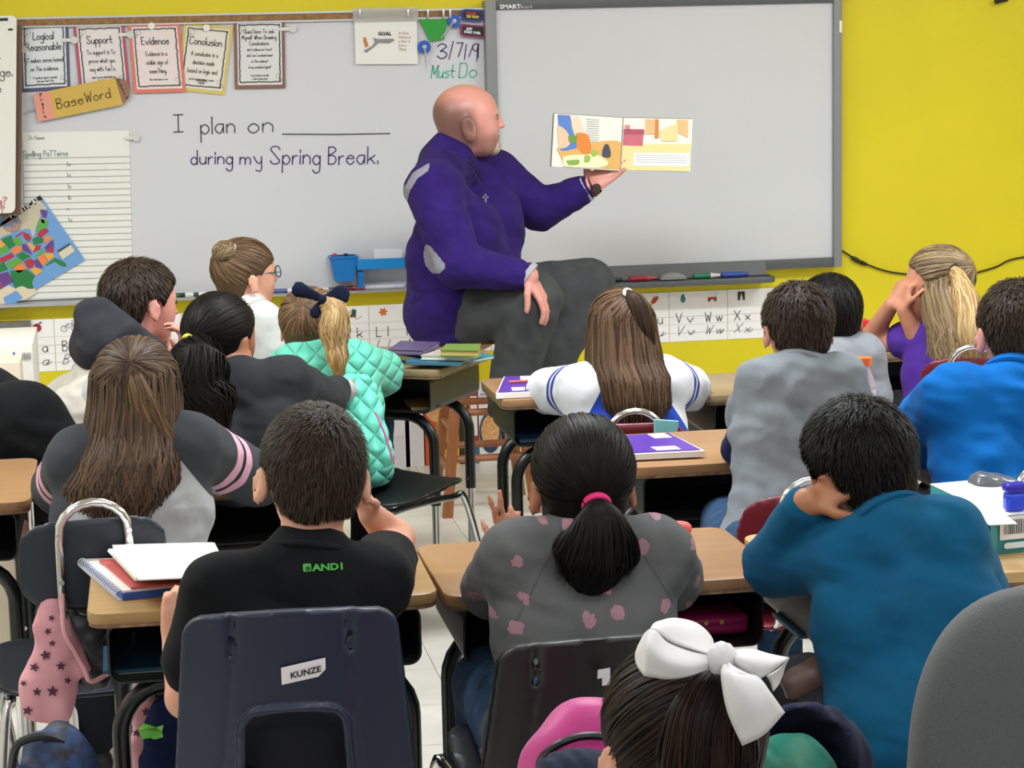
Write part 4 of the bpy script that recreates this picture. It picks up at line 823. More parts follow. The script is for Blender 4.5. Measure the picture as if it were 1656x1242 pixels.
def face_parts(c, H, M, par, sk):
    W = lambda *a: c+M@(V(*a)*H)
    for s in (-1, 1):
        f = F(W(s*.13, .35, .035)-.1*H, W(s*.13, .35, .035)+.1*H, .004); f.ell(W(s*.13, .338, .03), V(.055, .045, .034)*H, M, k=0); e = f.build('eye', M_eye, par, 1)
        MB().disc(W(s*.13, .382, .03), .03*H, 12, axis=M@V(0, 1, 0), th=.002).build('iris', M_iris, e)
    f = F(W(0, .37, -.22)-.12*H, W(0, .37, -.22)+.12*H, .003); f.caps(W(-.06, .383, -.21), W(.06, .383, -.21), .019*H, k=0); f.caps(W(-.05, .378, -.243), W(.05, .378, -.243), .02*H, k=.003); f.build('lips', M_lip, par, 1)
def hand(f, w, d, n, th, L=.14, curl=(.35, .5, .4), spread=.12, tcurl=.3, fold=(1, 1, 1, 1)):
    """w wrist, d direction of the palm, n way the palm faces, th=+1/-1: thumb on +/- cross(d,n)"""
    d = unit(d); n = V(*n); n = unit(n-d*(n@d)); s = np.cross(d, n)*th; w = V(*w); kn = []
    for i, o in enumerate((.155, .055, -.05, -.145)):
        kp = w+d*L*(.46-.02*abs(i-1))+s*L*o; kn.append(kp); f.caps(w+s*L*o*.55+d*L*.06, kp, .062*L, .058*L, k=.006)
    f.ell(w+d*L*.25, V(.2, .06, .26)*L, np.stack([s, n, d], 1), k=.008)
    for i, (kp, fl) in enumerate(zip(kn, (.40, .45, .41, .32))):
        dd = unit(d+s*spread*(1.2-i*.8)); a = 0; p = kp; r = .056*L
        for j, (seg, cc) in enumerate(zip((.45, .3, .25), curl)):
            a += cc*fold[i]; q = p+(dd*math.cos(a)+n*math.sin(a))*L*fl*seg; f.caps(p, q, r, r*.92, k=.0025); p = q; r *= .92
    p = w+s*L*.13+d*L*.1; t1 = unit(s*.85+d*.6+n*.25); q = p+t1*L*.2; f.caps(p, q, .07*L, .062*L, k=.005); t2 = unit(s*(.55-tcurl)+d*.8+n*(.2+tcurl)); q2 = q+t2*L*.17; f.caps(q, q2, .06*L, .055*L, k=.002); f.caps(q2, q2+unit(t2+n*.2)*L*.13, .054*L, .045*L, k=.002)
def torso_sdf(f, hip, c7, shL, shR, b, g=0., k=.032, hipw=.07):
    hip, c7, shL, shR = (V(*q) for q in (hip, c7, shL, shR)); ax = unit(shR-shL); up = unit(c7-hip); fw = unit(np.cross(up, ax)); mid = (shL+shR)/2; ch = mid-up*.10*b+fw*.01; wst = hip+(ch-hip)*.42
    for s, S in ((-1, shL), (1, shR)):
        f.caps(hip+ax*s*hipw*.9*b, wst+ax*s*.048*b, .078*b+g, .068*b+g, k=k); f.caps(wst+ax*s*.048*b, ch+ax*s*.056*b, .068*b+g, .074*b+g, k=k); f.caps(ch+ax*s*.056*b, S-ax*s*.014*b, .072*b+g, .042*b+g, k=k); f.caps(c7-up*.02*b+ax*s*.015, S-up*.003, .042*b+g, .043*b+g, k=k)
    f.ell(hip, V(.135, .105, .10)*b+g, np.stack([ax, fw, up], 1), k=k)
    return ax, up, fw
def arm_param(v, arms):
    """arc length along the nearest arm (m) and distance from its bones"""
    best = np.full(len(v), 9.); arc = np.full(len(v), -1.)
    for S, E_, W_ in arms:
        L0 = 0
        for a, b in ((V(*S), V(*E_)), (V(*E_), V(*W_))):
            ab = b-a; L = np.linalg.norm(ab); t = np.clip((v-a)@ab/(L*L), 0, 1); d = np.linalg.norm(v-a-t[:, None]*ab, axis=1); m = d < best; best[m] = d[m]; arc[m] = L0+t[m]*L; L0 += L
    return arc, best
def ribbons(name, C, NRM, w, m, par, tone=None, seed=0, taper=True):
    """C (n,s,3) strand centre lines, NRM outward normals, w half width"""
    C = np.asarray(C, float); n, s, _ = C.shape; Tn = np.gradient(C, axis=1); Tn /= np.linalg.norm(Tn, axis=2, keepdims=True)+1e-9; Sd = np.cross(Tn, NRM); Sd /= np.linalg.norm(Sd, axis=2, keepdims=True)+1e-9
    u = np.linspace(0, 1, s); ww = w*(np.minimum(1, np.minimum(u*6+.35, (1-u)*3.5+.12)) if taper else np.ones(s)); ww = (ww[None, :]*np.random.RandomState(seed).uniform(.6, 1.35, (n, 1)))[..., None]
    vs = np.stack([C-Sd*ww, C+NRM*ww*.3, C+Sd*ww], 2).reshape(-1, 3); b = (np.arange(n)[:, None]*s+np.arange(s-1)[None, :]).reshape(-1)*3
    q = np.concatenate([np.stack([b+i, b+i+1, b+i+4, b+i+3], 1) for i in (0, 1)]); q = q[:, ::-1]
    tn = np.random.RandomState(seed+1).uniform(0, 1, n)**1.3 if tone is None else tone
    return mk(name, vs, q, m, par, True, {'tone': np.repeat(tn, s*3)})
HAIRLINE = ([-.7, -.40, -.17, -.10, .085, .10, .16, .26, .40], [-.30, -.29, -.24, .05, .07, -.02, .12, .24, .33])
def hair_cap(f, c, H, M, t=.035, line=HAIRLINE, low=True):
    """hair volume hugging the skull, cut along the hairline; returns local function"""
    W = lambda *a: c+M@(V(*a)*H)
    f.ell(W(*CR_C), (CR_R+t)*H, M, k=.01); f.ell(W(0, .12, .14), V(.27+t, .25, .25)*H, M, k=.02)
    if low: f.ell(W(0, -.12, -.1), (V(.27, .28, .26)+t*.8)*H, M, k=.02); f.caps(W(0, -.13, -.15), W(0, -.12, -.4), (.225+t*.5)*H, k=.02)
    def cut(X, Y, Z):
        x, y, z = X-c[0], Y-c[1], Z-c[2]; ly = (x*M[0, 1]+y*M[1, 1]+z*M[2, 1])/H; lz = (x*M[0, 2]+y*M[1, 2]+z*M[2, 2])/H; lx = (x*M[0, 0]+y*M[1, 0]+z*M[2, 0])/H
        return (np.interp(ly, *line)+.03*np.sin(lx*14)*.5-lz)*H*.6
    f.fn(cut, 'i', .006)
def local(c, H, M, p): return (np.asarray(p)-c)@M/H
def surf_strands(f, verts, c, H, M, crown, n, L, lift, w, m, par, name='hair_strands', seed=0, S=4, fwd=(0, 0, 0), rad=True, line=None):
    """short locks laid over the hair volume, flowing away from the crown"""
    rg = np.random.RandomState(seed); p = verts[rg.randint(0, len(verts), n)]+rg.normal(0, f.h*.3, (n, 3)); cw = c+M@(V(*crown)*H); C = []; NR = []; len_ = L*rg.uniform(.6, 1.2, (n, 1))
    d0 = p-cw; d0 += M@V(*fwd)*H+rg.normal(0, .012, (n, 3))
    for i in range(S):
        g = f.grad(p); t = d0-g*(d0*g).sum(1, keepdims=True); t /= np.linalg.norm(t, axis=1, keepdims=True)+1e-9
        p = p-g*(f.val(p)-lift*(i/(S-1))**1.5)[:, None]; C.append(p.copy()); NR.append(g); p = p+t*len_/(S-1)
    return ribbons(name, np.stack(C, 1), np.stack(NR, 1), w, m, par, seed=seed)
def tied_strands(c, H, M, tie, n, m, par, t=.05, w=.0022, seed=0, S=9, lowz=-.15, front=.32, name='hair_strands', wob=.012):
    """strands from the hairline gathered at the tie point (local head units)"""
    rg = np.random.RandomState(seed); tl = V(*tie)-CR_C; tl = tl/np.linalg.norm(tl); a = rg.uniform(0, 2*math.pi, n); R = (CR_R+t)
    # random start directions over the covered part of the head
    D = []
    while len(D) < n:
        q = rg.normal(0, 1, 3); q /= np.linalg.norm(q); z = q[2]*R[2]+CR_C[2]; y = q[1]*R[1]+CR_C[1]
        if z > np.interp(y, [-.5, -.15, -.05, .1, .2, .42], [lowz-.1, lowz-.05, .0, .08, .16, front]): D.append(q)
    D = np.array(D); u = np.linspace(0, 1, S)[None, :, None]; om = np.arccos(np.clip(D@tl, -1, 1))[:, None, None]; Q = (np.sin((1-u)*om)*D[:, None]+np.sin(u*om)*tl)/(np.sin(om)+1e-6)
    Q = Q/np.linalg.norm(Q, axis=2, keepdims=True); r = 1+rg.uniform(-.02, .03, (n, 1, 1))+wob*np.sin(u*5+rg.uniform(0, 6, (n, 1, 1)))
    loc = CR_C+Q*R*r; Cw = c+(loc*H)@M.T; N_ = (Q/R); N_ = N_/np.linalg.norm(N_, axis=2, keepdims=True)@M.T
    return ribbons(name, Cw, N_, w, m, par, seed=seed)
def tail(path, rad, n, m, par, w=.003, seed=0, S=14, flat=None, wave=.0, name='ponytail', tone=None, closed=.85):
    """hanging tail: bundle of strands round a centre path; base volume plus strands"""
    pts = catmull(path, 6); rr = np.interp(np.linspace(0, len(path)-1, len(pts)), range(len(path)), rad); P_ = np.array(pts); lo, hi = P_.min(0)-max(rad)*1.3, P_.max(0)+max(rad)*1.3
    f = F(lo, hi, max(.004, max(rad)/9))
    for i in range(len(pts)-1): f.caps(pts[i], pts[i+1], rr[i]*closed, rr[i+1]*closed, k=.004, flat=flat)
    f.folds(.0022, [(1, 0, .1, .016), (.8, .8, -.1, .021)], seed); vol = f.build(name, m, par, 1, attrs={'tone': lambda v: .15+.25*np.random.RandomState(seed).rand(len(v))})
    rg = np.random.RandomState(seed+5); u = np.linspace(0, 1, S); P2 = np.stack([np.interp(u, np.linspace(0, 1, len(pts)), P_[:, i]) for i in range(3)], 1); R2 = np.interp(u, np.linspace(0, 1, len(pts)), rr)
    T = np.gradient(P2, axis=0); T /= np.linalg.norm(T, axis=1, keepdims=True); A = np.cross(T, V(.3, 1, .1)); A /= np.linalg.norm(A, axis=1, keepdims=True); B = np.cross(T, A)
    ang = rg.uniform(0, 2*math.pi, (n, 1)); q = rg.uniform(.8, 1.08, (n, 1)); ang2 = ang+rg.normal(0, .35, (n, 1))*u+wave*3*np.sin(u*7+rg.uniform(0, 6, (n, 1))); off = (A[None]*np.cos(ang2)[..., None]+B[None]*np.sin(ang2)[..., None]); 
    if flat: fl = V(*flat[0]); off2 = off-fl*((off@fl)[..., None])*(1-flat[1])
    else: off2 = off
    rad2 = (R2[None]*q*(1+wave*np.sin(u*16+rg.uniform(0, 1.5, (n, 1)))))[..., None]; ext = 1+rg.uniform(-.06, .09, (n, 1)); C = P2[None]+off2*rad2
    C[:, -1] += T[-1]*(rg.uniform(-.02, .03, (n, 1))); NR = off/(np.linalg.norm(off, axis=2, keepdims=True)); ribbons(name+'_strands', C, NR, w, m, par, seed=seed, tone=tone); return vol
def sheet_hair(c, H, M, table, n, amax, m, par, w=.003, seed=0, S=18, name='long_hair', wave=.02, part=0, clear=None):
    """loose hair: table of (z, cx, cy, rx, ry) sections in head units below the crown; azimuth 0 = straight back"""
    tb = np.array(table, float); z0, z1 = tb[-1, 0], tb[0, 0]
    def sec(z): return [np.interp(-z, -tb[:, 0], tb[:, i]) for i in range(1, 5)]
    W = lambda *a: c+M@(V(*a)*H)
    cor = np.array([W(x, y, z) for z in (z0, z1) for x in (-.75, .75) for y in (-.95, .5)]); f = F(cor.min(0), cor.max(0), .0055)
    def vol(X, Y, Z):
        x, y, z = X-c[0], Y-c[1], Z-c[2]; lx = (x*M[0, 0]+y*M[1, 0]+z*M[2, 0])/H; ly = (x*M[0, 1]+y*M[1, 1]+z*M[2, 1])/H; lz = (x*M[0, 2]+y*M[1, 2]+z*M[2, 2])/H
        cx, cy, rx, ry = sec(lz); rx = rx*.95; ry = ry*.95; th = .1
        r = np.sqrt(((lx-cx)/rx)**2+((ly-cy)/ry)**2); mn = np.minimum(rx, ry); d = (r-1)*mn; fringe = .05*np.sin(lx*26+1.5*np.sin(lx*9)); d = np.maximum(d, lz-z1); d = np.maximum(d, z0+.10+fringe-lz)
        az = np.arctan2(lx-cx, -(ly-cy)); d = np.maximum(d, (np.abs(az)-math.radians(amax)*.94)*mn*.8); return np.maximum(d, -(d+.001+th+9*(lz > .0)))*H*.85 if False else d*H*.85
    f.fn(vol, 'u', 0); f.folds(.0018, [(1, .2, .05, .017), (.9, -.5, .04, .023)], seed)
    f.build(name, m, par, 1, attrs={'tone': lambda v: .1+.2*np.random.RandomState(seed).rand(len(v))})
    rg = np.random.RandomState(seed+9); a = np.radians(rg.uniform(-amax, amax, (n, 1))); u = np.linspace(0, 1, S)[None]; zend = z0+rg.uniform(-.06, .22, (n, 1)); zs = rg.uniform(z1-.02, z1-.35*(z1-z0), (n, 1)); lz = zs+(zend-zs)*u
    cx, cy, rx, ry = (q for q in sec(lz)); a2 = a+rg.normal(0, .1, (n, 1))*u+wave*np.sin(u*11+rg.uniform(0, 6.3, (n, 1)))*np.clip(u*2-.5, 0, 1); q = rg.uniform(.93, 1.07, (n, 1))
    lx = cx+rx*q*np.sin(a2); ly = cy-ry*q*np.cos(a2); C = c+(np.stack([lx, ly, lz], 2)*H)@M.T; nn = np.stack([np.sin(a2)*np.ones_like(lz)/rx, -np.cos(a2)/ry, .05+0*lz], 2); nn /= np.linalg.norm(nn, axis=2, keepdims=True)
    ribbons(name+'_strands', C, nn@M.T, w, m, par, seed=seed)
def ring(name, c, ax, R, r, m, par, sc=1):
    ax = unit(ax); a = unit(np.cross(ax, V(.3, .2, 1))); b = np.cross(ax, a); MB().tube([V(*c)+a*R*math.cos(t)+b*R*math.sin(t)*sc for t in np.linspace(0, 2*math.pi, 20)], r, 8, cap=False).build(name, m, par, smooth=True)
def person(label, hip, c7, head, H, hrot, sh, el, wr, kn, an, sk, shirt, pants, shoe='2A2A2E', b=1., sleeve=2, hands=(None, None), ear=1, ar=1., folds=None, shirt_g=.009, zones_attr=True, collar=None, h=None, jaw=1, hl=.14, hem=.1, sh2=None, cuff=None, low=None, name_shirt='shirt', hipw=.07, seed=1, foldamp=.0045, legs=True, neckr=.05, pantname='trousers', sleeve2=None, hemz=True, bodyattr=None, es=1.0, shirt_extra=None, pelv=1.0):
    hip, c7, head = V(*hip), V(*c7), V(*head); M = hmat(*hrot); shL, shR = V(*sh[0]), V(*sh[1]); el = [V(*q) for q in el]; wr = [V(*q) for q in wr]; kn = [V(*q) for q in kn]; an = [V(*q) for q in an]
    par = thing('person', label, 'person', (hip[0], hip[1], 0)); h = h or .0058+.0007*(hip[1]-3)
    allp = np.array([hip, c7, head, shL, shR]+el+wr+kn+an); lo = allp.min(0)-.17; hi = allp.max(0)+.17; lo[2] = max(lo[2], 0)
    # body: one continuous surface
    f = F(lo, hi, h); head_sdf(f, head, H, M, ear, jaw=jaw, es=es); nb = c7-unit(c7-hip)*.015; nt = head+M@(V(0, -.08, -.22)*H); f.caps(nb, nt, neckr*b*.92, .225*H, k=.02)
    ax, up, fw = torso_sdf(f, hip, c7, shL, shR, b, -.004, hipw=hipw)
    fw = unit(np.cross(V(0, 0, 1), ax)) if abs(np.cross(V(0, 0, 1), ax)@ax) < 2 else fw
    for s, S in enumerate((shL, shR)):
        f.caps(S, el[s], .040*b*ar, .033*b*ar, k=.02); f.caps(el[s], wr[s], .034*b*ar, .023*b*ar, k=.012)
        if hands[s]: hand(f, wr[s], *hands[s][0], L=hl, **(hands[s][1] if len(hands[s]) > 1 else {}))
        else: hand(f, wr[s], wr[s]-el[s], (0, 0, -1), 1 if s else -1, L=hl)
        if legs:
            hj = hip+ax*(1 if s else -1)*hipw*b*1.05; f.caps(hj, kn[s], .068*b, .05*b, k=.02); f.caps(kn[s], an[s], .05*b, .032*b, k=.01)
    f.build('body', sk, par, 1, bodyattr)
    face_parts(head, H, M, par, sk)
    # shirt
    lo2 = np.array([hip, c7, shL, shR]+el+wr).min(0)-.14; hi2 = np.array([hip, c7, shL, shR]+el+wr).max(0)+.13; f = F(lo2, hi2, h*1.25); g = shirt_g
    torso_sdf(f, hip, c7, shL, shR, b, g, hipw=hipw); nd0 = unit(nt-nb); f.caps(c7-unit(c7-hip)*.05*b, nb+nd0*.018*b, neckr*b*.95+g*.8, neckr*b*.92+g*.8, k=.02)
    def sleeves(f, upto, g, r0=0.):
        for s, S in enumerate((shL, shR)):
            u = upto[s] if isinstance(upto, (tuple, list)) else upto
            if u < 1: u = max(.12, u-.045*b*ar*.75/np.linalg.norm(el[s]-S))
            f.caps(S, S+(el[s]-S)*min(u, 1), .045*b*ar+g*1.35, (.036 if u >= 1 else .045)*b*ar+g*1.3, k=.022)
            if u > 1: f.caps(el[s], el[s]+(wr[s]-el[s])*(u-1), .037*b*ar+g*1.1, (.037-.013*(u-1))*b*ar+g*.8, k=.012)
    sleeves(f, sleeve, g)
    if shirt_extra: shirt_extra(f)
    ft = folds if folds is not None else [(.3, .2, 1, .07), (1, .3, .8, .055), (-1, .2, .9, .08), (.2, 0, 1, .035)]
    f.folds(foldamp, ft, seed)
    sp = unit(c7-hip)
    f.fn(lambda X, Y, Z: -((X-hip[0])*sp[0]+(Y-hip[1])*sp[1]+(Z-hip[2])*sp[2])-hem if not hemz else (hip[2]-hem-Z)+0*X+0*Y, 'i', .004)
    nd = unit(nt-nb)
    arms = [(shL, el[0], wr[0]), (shR, el[1], wr[1])]; mid = (shL+shR)/2; ztop = c7[2]
    def seam(v):
        x = np.abs((v-mid)@ax); dz = ztop-.01-v[:, 2]; s1 = x-np.clip(.062*b+.62*dz, .05*b, .2*b); s2 = np.minimum(.046*b*ar+g-arm_param(v, arms)[1], x-.13*b); return np.where(dz < .13*b, s1, s2)
    at = dict(seam=seam, arc=lambda v: arm_param(v, arms)[0], bone=lambda v: arm_param(v, arms)[1], lat=lambda v: (v-mid)@ax, ht=lambda v: v[:, 2]-hip[2], fwd=lambda v: (v-mid)@unit(np.cross(V(0, 0, 1), ax)))
    so = f.build(name_shirt, shirt, par, 1, at)
    if collar:                                                          # ribbed collar ring
        cc = nb+nd*.022*b; a = unit(np.cross(nd, V(0, 1, .01))); bb = np.cross(nd, a); R = neckr*b*.98+.006; MB().tube([cc+a*R*math.cos(t)+bb*R*math.sin(t) for t in np.linspace(0, 2*math.pi, 26)], .0062*b, 8, cap=False).build('collar', collar, par, smooth=True)
    if sleeve2:                                                         # under-sleeves of another colour
        f = F(lo2, hi2, h*1.4)
        for s, S in enumerate((shL, shR)): f.caps(S+(el[s]-S)*.3, el[s], .044*b, .036*b+g*.7, k=.01); f.caps(el[s], el[s]+(wr[s]-el[s])*.95, .036*b+g*.7, .027*b+g*.5, k=.012)
        f.folds(.003, [(.3, .1, 1, .03), (1, .2, .5, .05)], 4); f.build('under_sleeves', sleeve2, par, 1)
    if legs:
        ap = np.array([hip]+kn+an); f = F(ap.min(0)-.22, ap.max(0)+.22, h*1.9); f.ell(hip, V(.148, .115, .105)*b*pelv+.003, np.stack([ax, fw, unit(c7-hip)], 1), k=.03)
        for s in (0, 1):
            hj = hip+ax*(1 if s else -1)*hipw*b*1.05; f.caps(hj, kn[s], .075*b, .058*b, k=.02); f.caps(kn[s], kn[s]+(an[s]-kn[s])*.95, .058*b, .047*b, k=.012)
        f.folds(.005, [(1, .2, .4, .08), (.2, 1, .3, .06)], 3); f.build(pantname, pants, par, 1)
        for s in (0, 1):
            t = unit(V(kn[s][0]-hip[0], kn[s][1]-hip[1], 0)) if np.linalg.norm((kn[s]-hip)[:2]) > .05 else V(0, 1, 0); q = V(an[s][0], an[s][1], an[s][2]-.04); fs = F(q-.18, q+.2, .011); fs.caps(q-t*.02, q+t*.11*b, .036*b, .03*b, k=.01); fs.fn(lambda X, Y, Z: (an[s][2]-.068-Z)+0*X+0*Y, 'i', .002); fs.build('shoe', pm(shoe, .5), par, 1)
    return par, M
def legs_std(hip, b=1, dy=.36, w=.09, zk=.49, fy=.34):
    h = V(*hip); return [h+V(-w, dy, zk-h[2]), h+V(w, dy, zk-h[2])], [V(h[0]-w, h[1]+fy, .075), V(h[0]+w, h[1]+fy, .075)]
def cloth(name, c, wr=.42, **k):
    m = mat(name, c, .92, bump=.35, bscale=600, bdist=.0012, sheen=.03, spec=.12, **k); nt = m.node_tree; L = nt.links.new
    tc = N(nt, 'ShaderNodeTexCoord'); mp_ = N(nt, 'ShaderNodeMapping'); mp_.inputs['Scale'].default_value = (1, 1, 1.9); mp_.inputs['Rotation'].default_value = (.3, .35, .2); L(tc.outputs['Object'], mp_.inputs[0])
    n1 = N(nt, 'ShaderNodeTexNoise', i_Scale=5.5, i_Detail=1.2, i_Distortion=.9); L(mp_.outputs[0], n1.inputs[0]); b1 = N(nt, 'ShaderNodeBump', i_Strength=wr, i_Distance=.028); L(n1.outputs[0], b1.inputs['Height'])
    b0 = [n for n in nt.nodes if n.type == 'BUMP' and n != b1][0]; L(b1.outputs[0], b0.inputs['Normal']); return m
P_jean = cloth('denim', '34506E', c2='27405E', c2f=.6, vscale=60); P_dark = cloth('dark_trousers', '24262C'); P_black = cloth('black_leggings', '14141A'); P_grey = cloth('grey_joggers', '3A3C44')
def short_hair(par, c, H, M, m, n=2200, t=.035, crown=(0, -.2, .46), L=.03, lift=.004, w=.0016, seed=0, line=HAIRLINE, fwd=(0, 0, 0), h=.0045):
    f = F(c-.75*H, c+.75*H, h); hair_cap(f, c, H, M, t, line); f.folds(.0012, [(1, .2, .3, .013), (.2, 1, .4, .017)], seed); v, q = f.net(1)
    o = mk('hair', v, q, m, par, True, {'tone': .1+.25*np.random.RandomState(seed).rand(len(v))})
    surf_strands(f, v, c, H, M, crown, n, L, lift, w, m, par, seed=seed, fwd=fwd)
# ---- boy in the black T-shirt
Y = 3.45
hip = V(P(480, 1100, 3.30)[0], 3.32, .50); kn, an = legs_std(hip)
c = P(506, 768, 3.47); M_bt = cloth('black_cotton', '0F1013', c2='17181C', vscale=10)
par, M = person('boy in a black T-shirt with a green logo, in the navy shell chair', hip, P(500, 893, 3.43), c, .212, (6, -4, 5), (P(352, 958, 3.42), P(608, 940, 3.42)),
    (P(302, 1128, 3.42), P(640, 872, 3.78)), (P(284, 1048, 3.54), P(600, 832, 3.66)), kn, an, SK1, M_bt, P_dark, b=1.02, ar=.95, sleeve=(.86, .5), ear=1.45,
    hands=((((.12, .12, 1), (.1, 1, -.1), -1), dict(curl=(.2, 1.0, .5), spread=.05)), (((-.5, -.2, .9), (-.8, -.5, .2), 1), dict(curl=(.4, .5, .4)))), collar=M_bt, neckr=.053, seed=3, foldamp=.005)
short_hair(par, c, .212, M, H_short, n=6500, t=.035, crown=(.05, -.18, .47), L=.02, lift=.007, w=.0007, seed=1)
sh_ = [o for o in par.children if o.name.startswith('shirt')][0]
d = Draw(P(487, 910, 3.33), P(545, 907, 3.33), P(488, 925, 3.33)); gm = pm('3FA338', .6)
mb = MB(); d.poly(mb, rrect(.0125, .0125, .002, 2, .0085, .008)); stick(mb.build('logo_square', gm, sh_), sh_)
mb = MB(); d.oval(mb, .0095, .009, .0035, .0035, lift=.004); stick(mb.build('logo_mark', pm('15401A', .6), sh_), sh_, .002)
stick(ftext(d, 'logo_lettering', 'AND1', .0165, .0135, .0145, gm, sh_, sx=1.25, bold=.0006), sh_, .0016)
# ---- girl in the grey sweatshirt
Y = 3.42; hip = V(P(945, 1120, 3.28)[0], 3.30, .49); kn, an = legs_std(hip); H = .208; c = P(942, 782, 3.46)
M_gs = cloth('grey_print_sweatshirt', '636365', c2='525356', c2f=.9, vscale=26, spots=(21, .24, '9A7480', .008), var=.1, zones=[([('seam', -.0018, .0018)], '4E4F52')])
par, M = person('girl with a black ponytail in a pink tie, grey sweatshirt with pink prints', hip, P(950, 862, 3.41), c, H, (0, -2, 0), (P(838, 905, 3.42), P(1058, 898, 3.42)),
    (P(800, 950, 3.58), P(1085, 935, 3.60)), (P(822, 890, 3.84), P(1010, 895, 3.86)), kn, an, SK2, M_gs, P_jean, b=1.06, ar=1.12, sleeve=(1.98, 1.98), hands=((((.02, .2, 1), (.1, 1, 0), 1), dict(curl=(.15, .3, .2), spread=.22, fold=(.2, .3, 2.6, 3))), (((-1, .3, .3), (0, .4, -1), -1), dict(curl=(.4, .5, .4)))), seed=5, foldamp=.006, hl=.118)
f = F(c-.8*H, c+.8*H, .0045); LL = ([-.7, -.12, -.05, .085, .10, .16, .26, .40], [-.36, -.33, -.02, .05, .0, .12, .24, .33]); hair_cap(f, c, H, M, .045, LL); f.build('hair', H_black, par, 1, {'tone': lambda v: .1*np.ones(len(v))})
tie = (0, -.5, -.07); tied_strands(c, H, M, tie, 1500, H_black, par, t=.05, w=.0016, seed=2, lowz=-.2)
tw = c+M@(V(0, -.505, -.08)*H); ring('hair_tie', tw, (0, -1, -.6), .017, .0075, mat('pink_hair_tie', 'D81E6E', .7), par)
tail([tw+V(0, 0, .004), tw+V(0, -.022, -.018), tw+V(-.002, -.028, -.045), tw+V(-.006, -.02, -.072), tw+V(-.01, -.012, -.098)], [.013, .036, .058, .068, .055], 700, H_black, par, w=.0017, seed=3, flat=((0, 1, 0), .45))
for s in (-1, 1): MB().disc(c+M@(V(s*.375, -.01, -.17)*H), .005, 10).build('earring', M_chrome, par)
# ---- boy in the teal shirt
Y = 3.35; H = .212; c = P(1390, 752, 3.42); hip = V(P(1510, 1140, 3.15)[0], 3.2, .49); kn = [P(1300, 1120, 3.5), P(1345, 1175, 3.3)]; an = [kn[0]+V(-.02, .02, -.4), kn[1]+V(0, .02, -.36)]; an = [V(a[0], a[1], .08) for a in an]
M_tl = cloth('teal_jersey', '10557A', c2='0E4C6E', c2f=.6, vscale=12)
par, M = person('boy in a teal long-sleeved shirt leaning his head on his hand', hip, P(1448, 848, 3.33), c, H, (22, -8, -10), (P(1370, 900, 3.36), P(1530, 868, 3.26)),
    (P(1254, 912, 3.50), P(1590, 985, 3.42)), (P(1304, 815, 3.38), P(1352, 868, 3.72)), kn, an, SK2, M_tl, P_dark, b=1.12, ar=1.05, sleeve=(1.9, 1.9), hands=((((.85, .0, .35), (.25, .45, -.85), -1), dict(curl=(.35, .6, .5), spread=.1)), (((-.9, .1, .5), (0, 1, -.6), -1), dict(curl=(.6, .8, .5)))), ear=1.3, collar=M_tl, neckr=.052, seed=8, foldamp=.0055, hl=.155, hipw=.065, hem=.17, hemz=False, pelv=.72)
short_hair(par, c, H, M, H_black, n=5200, t=.045, crown=(.1, -.1, .5), L=.026, lift=.008, w=.0009, seed=4)
# ---- girl with pink striped sleeves
H = .205; c = P(220, 640, 4.38); hip = V(P(200, 935, 4.22)[0], 4.25, .49); kn, an = legs_std(hip, fy=.55)
M_rg = cloth('heather_and_charcoal_jersey', 'A9ABAF', c2='9EA0A5', c2f=.8, vscale=40, zones=[([('seam', 0, 9)], '3C3F44'), ([('seam', 0, 9), ('arc', .10, .135)], 'D8A6BA'), ([('seam', 0, 9), ('arc', .152, .187)], 'D8A6BA'), ([('seam', 0, 9), ('arc', .135, .152)], '2A2A30')])
par, M = person('girl with long brown hair and pink stripes on charcoal sleeves', hip, P(215, 708, 4.33), c, H, (-14, -4, 3), (P(132, 745, 4.34), P(302, 722, 4.34)),
    (P(98, 788, 4.58), P(415, 775, 4.66)), (P(190, 800, 4.82), P(320, 790, 4.86)), kn, an, SK1, M_rg, P_dark, b=1.12, ar=1.15, sleeve=(1.95, 1.95), seed=6, foldamp=.0045)
ML = hmat(-8, 0, 0)
f = F(c-.8*H, c+.8*H, .0048); LL = ([-.7, -.12, .02, .085, .10, .16, .26, .40], [-.45, -.45, -.35, -.2, .0, .12, .24, .33]); hair_cap(f, c, H, M, .05, LL); f.build('hair', H_brown, par, 1, {'tone': lambda v: .2*np.ones(len(v))})
sheet_hair(c, H, ML, [(.42, 0, -.06, .30, .30), (.25, 0, -.05, .40, .44), (0, 0, -.06, .42, .49), (-.3, -.02, -.14, .45, .50), (-.5, -.04, -.3, .50, .5), (-.75, -.1, -.38, .56, .48), (-1.05, -.16, -.38, .52, .44)], 1300, 105, H_brown, par, w=.0022, seed=5, wave=.10)
tied_strands(c, H, M, (.05, -.36, .32), 700, H_brown, par, t=.07, w=.0018, seed=6, lowz=.12)
tw = c+M@(V(.05, -.40, .30)*H); ring('hair_tie', tw, (.1, -1, -.35), .012, .006, pm('9AA09A', .7), par)
tail([tw, tw+V(.008, -.025, -.03), tw+V(.02, -.03, -.08), tw+V(.045, -.02, -.14), tw+V(.07, -.008, -.19)], [.011, .02, .028, .032, .02], 500, H_lbrown, par, w=.0018, seed=7, flat=((0, 1, 0), .5), wave=.05)
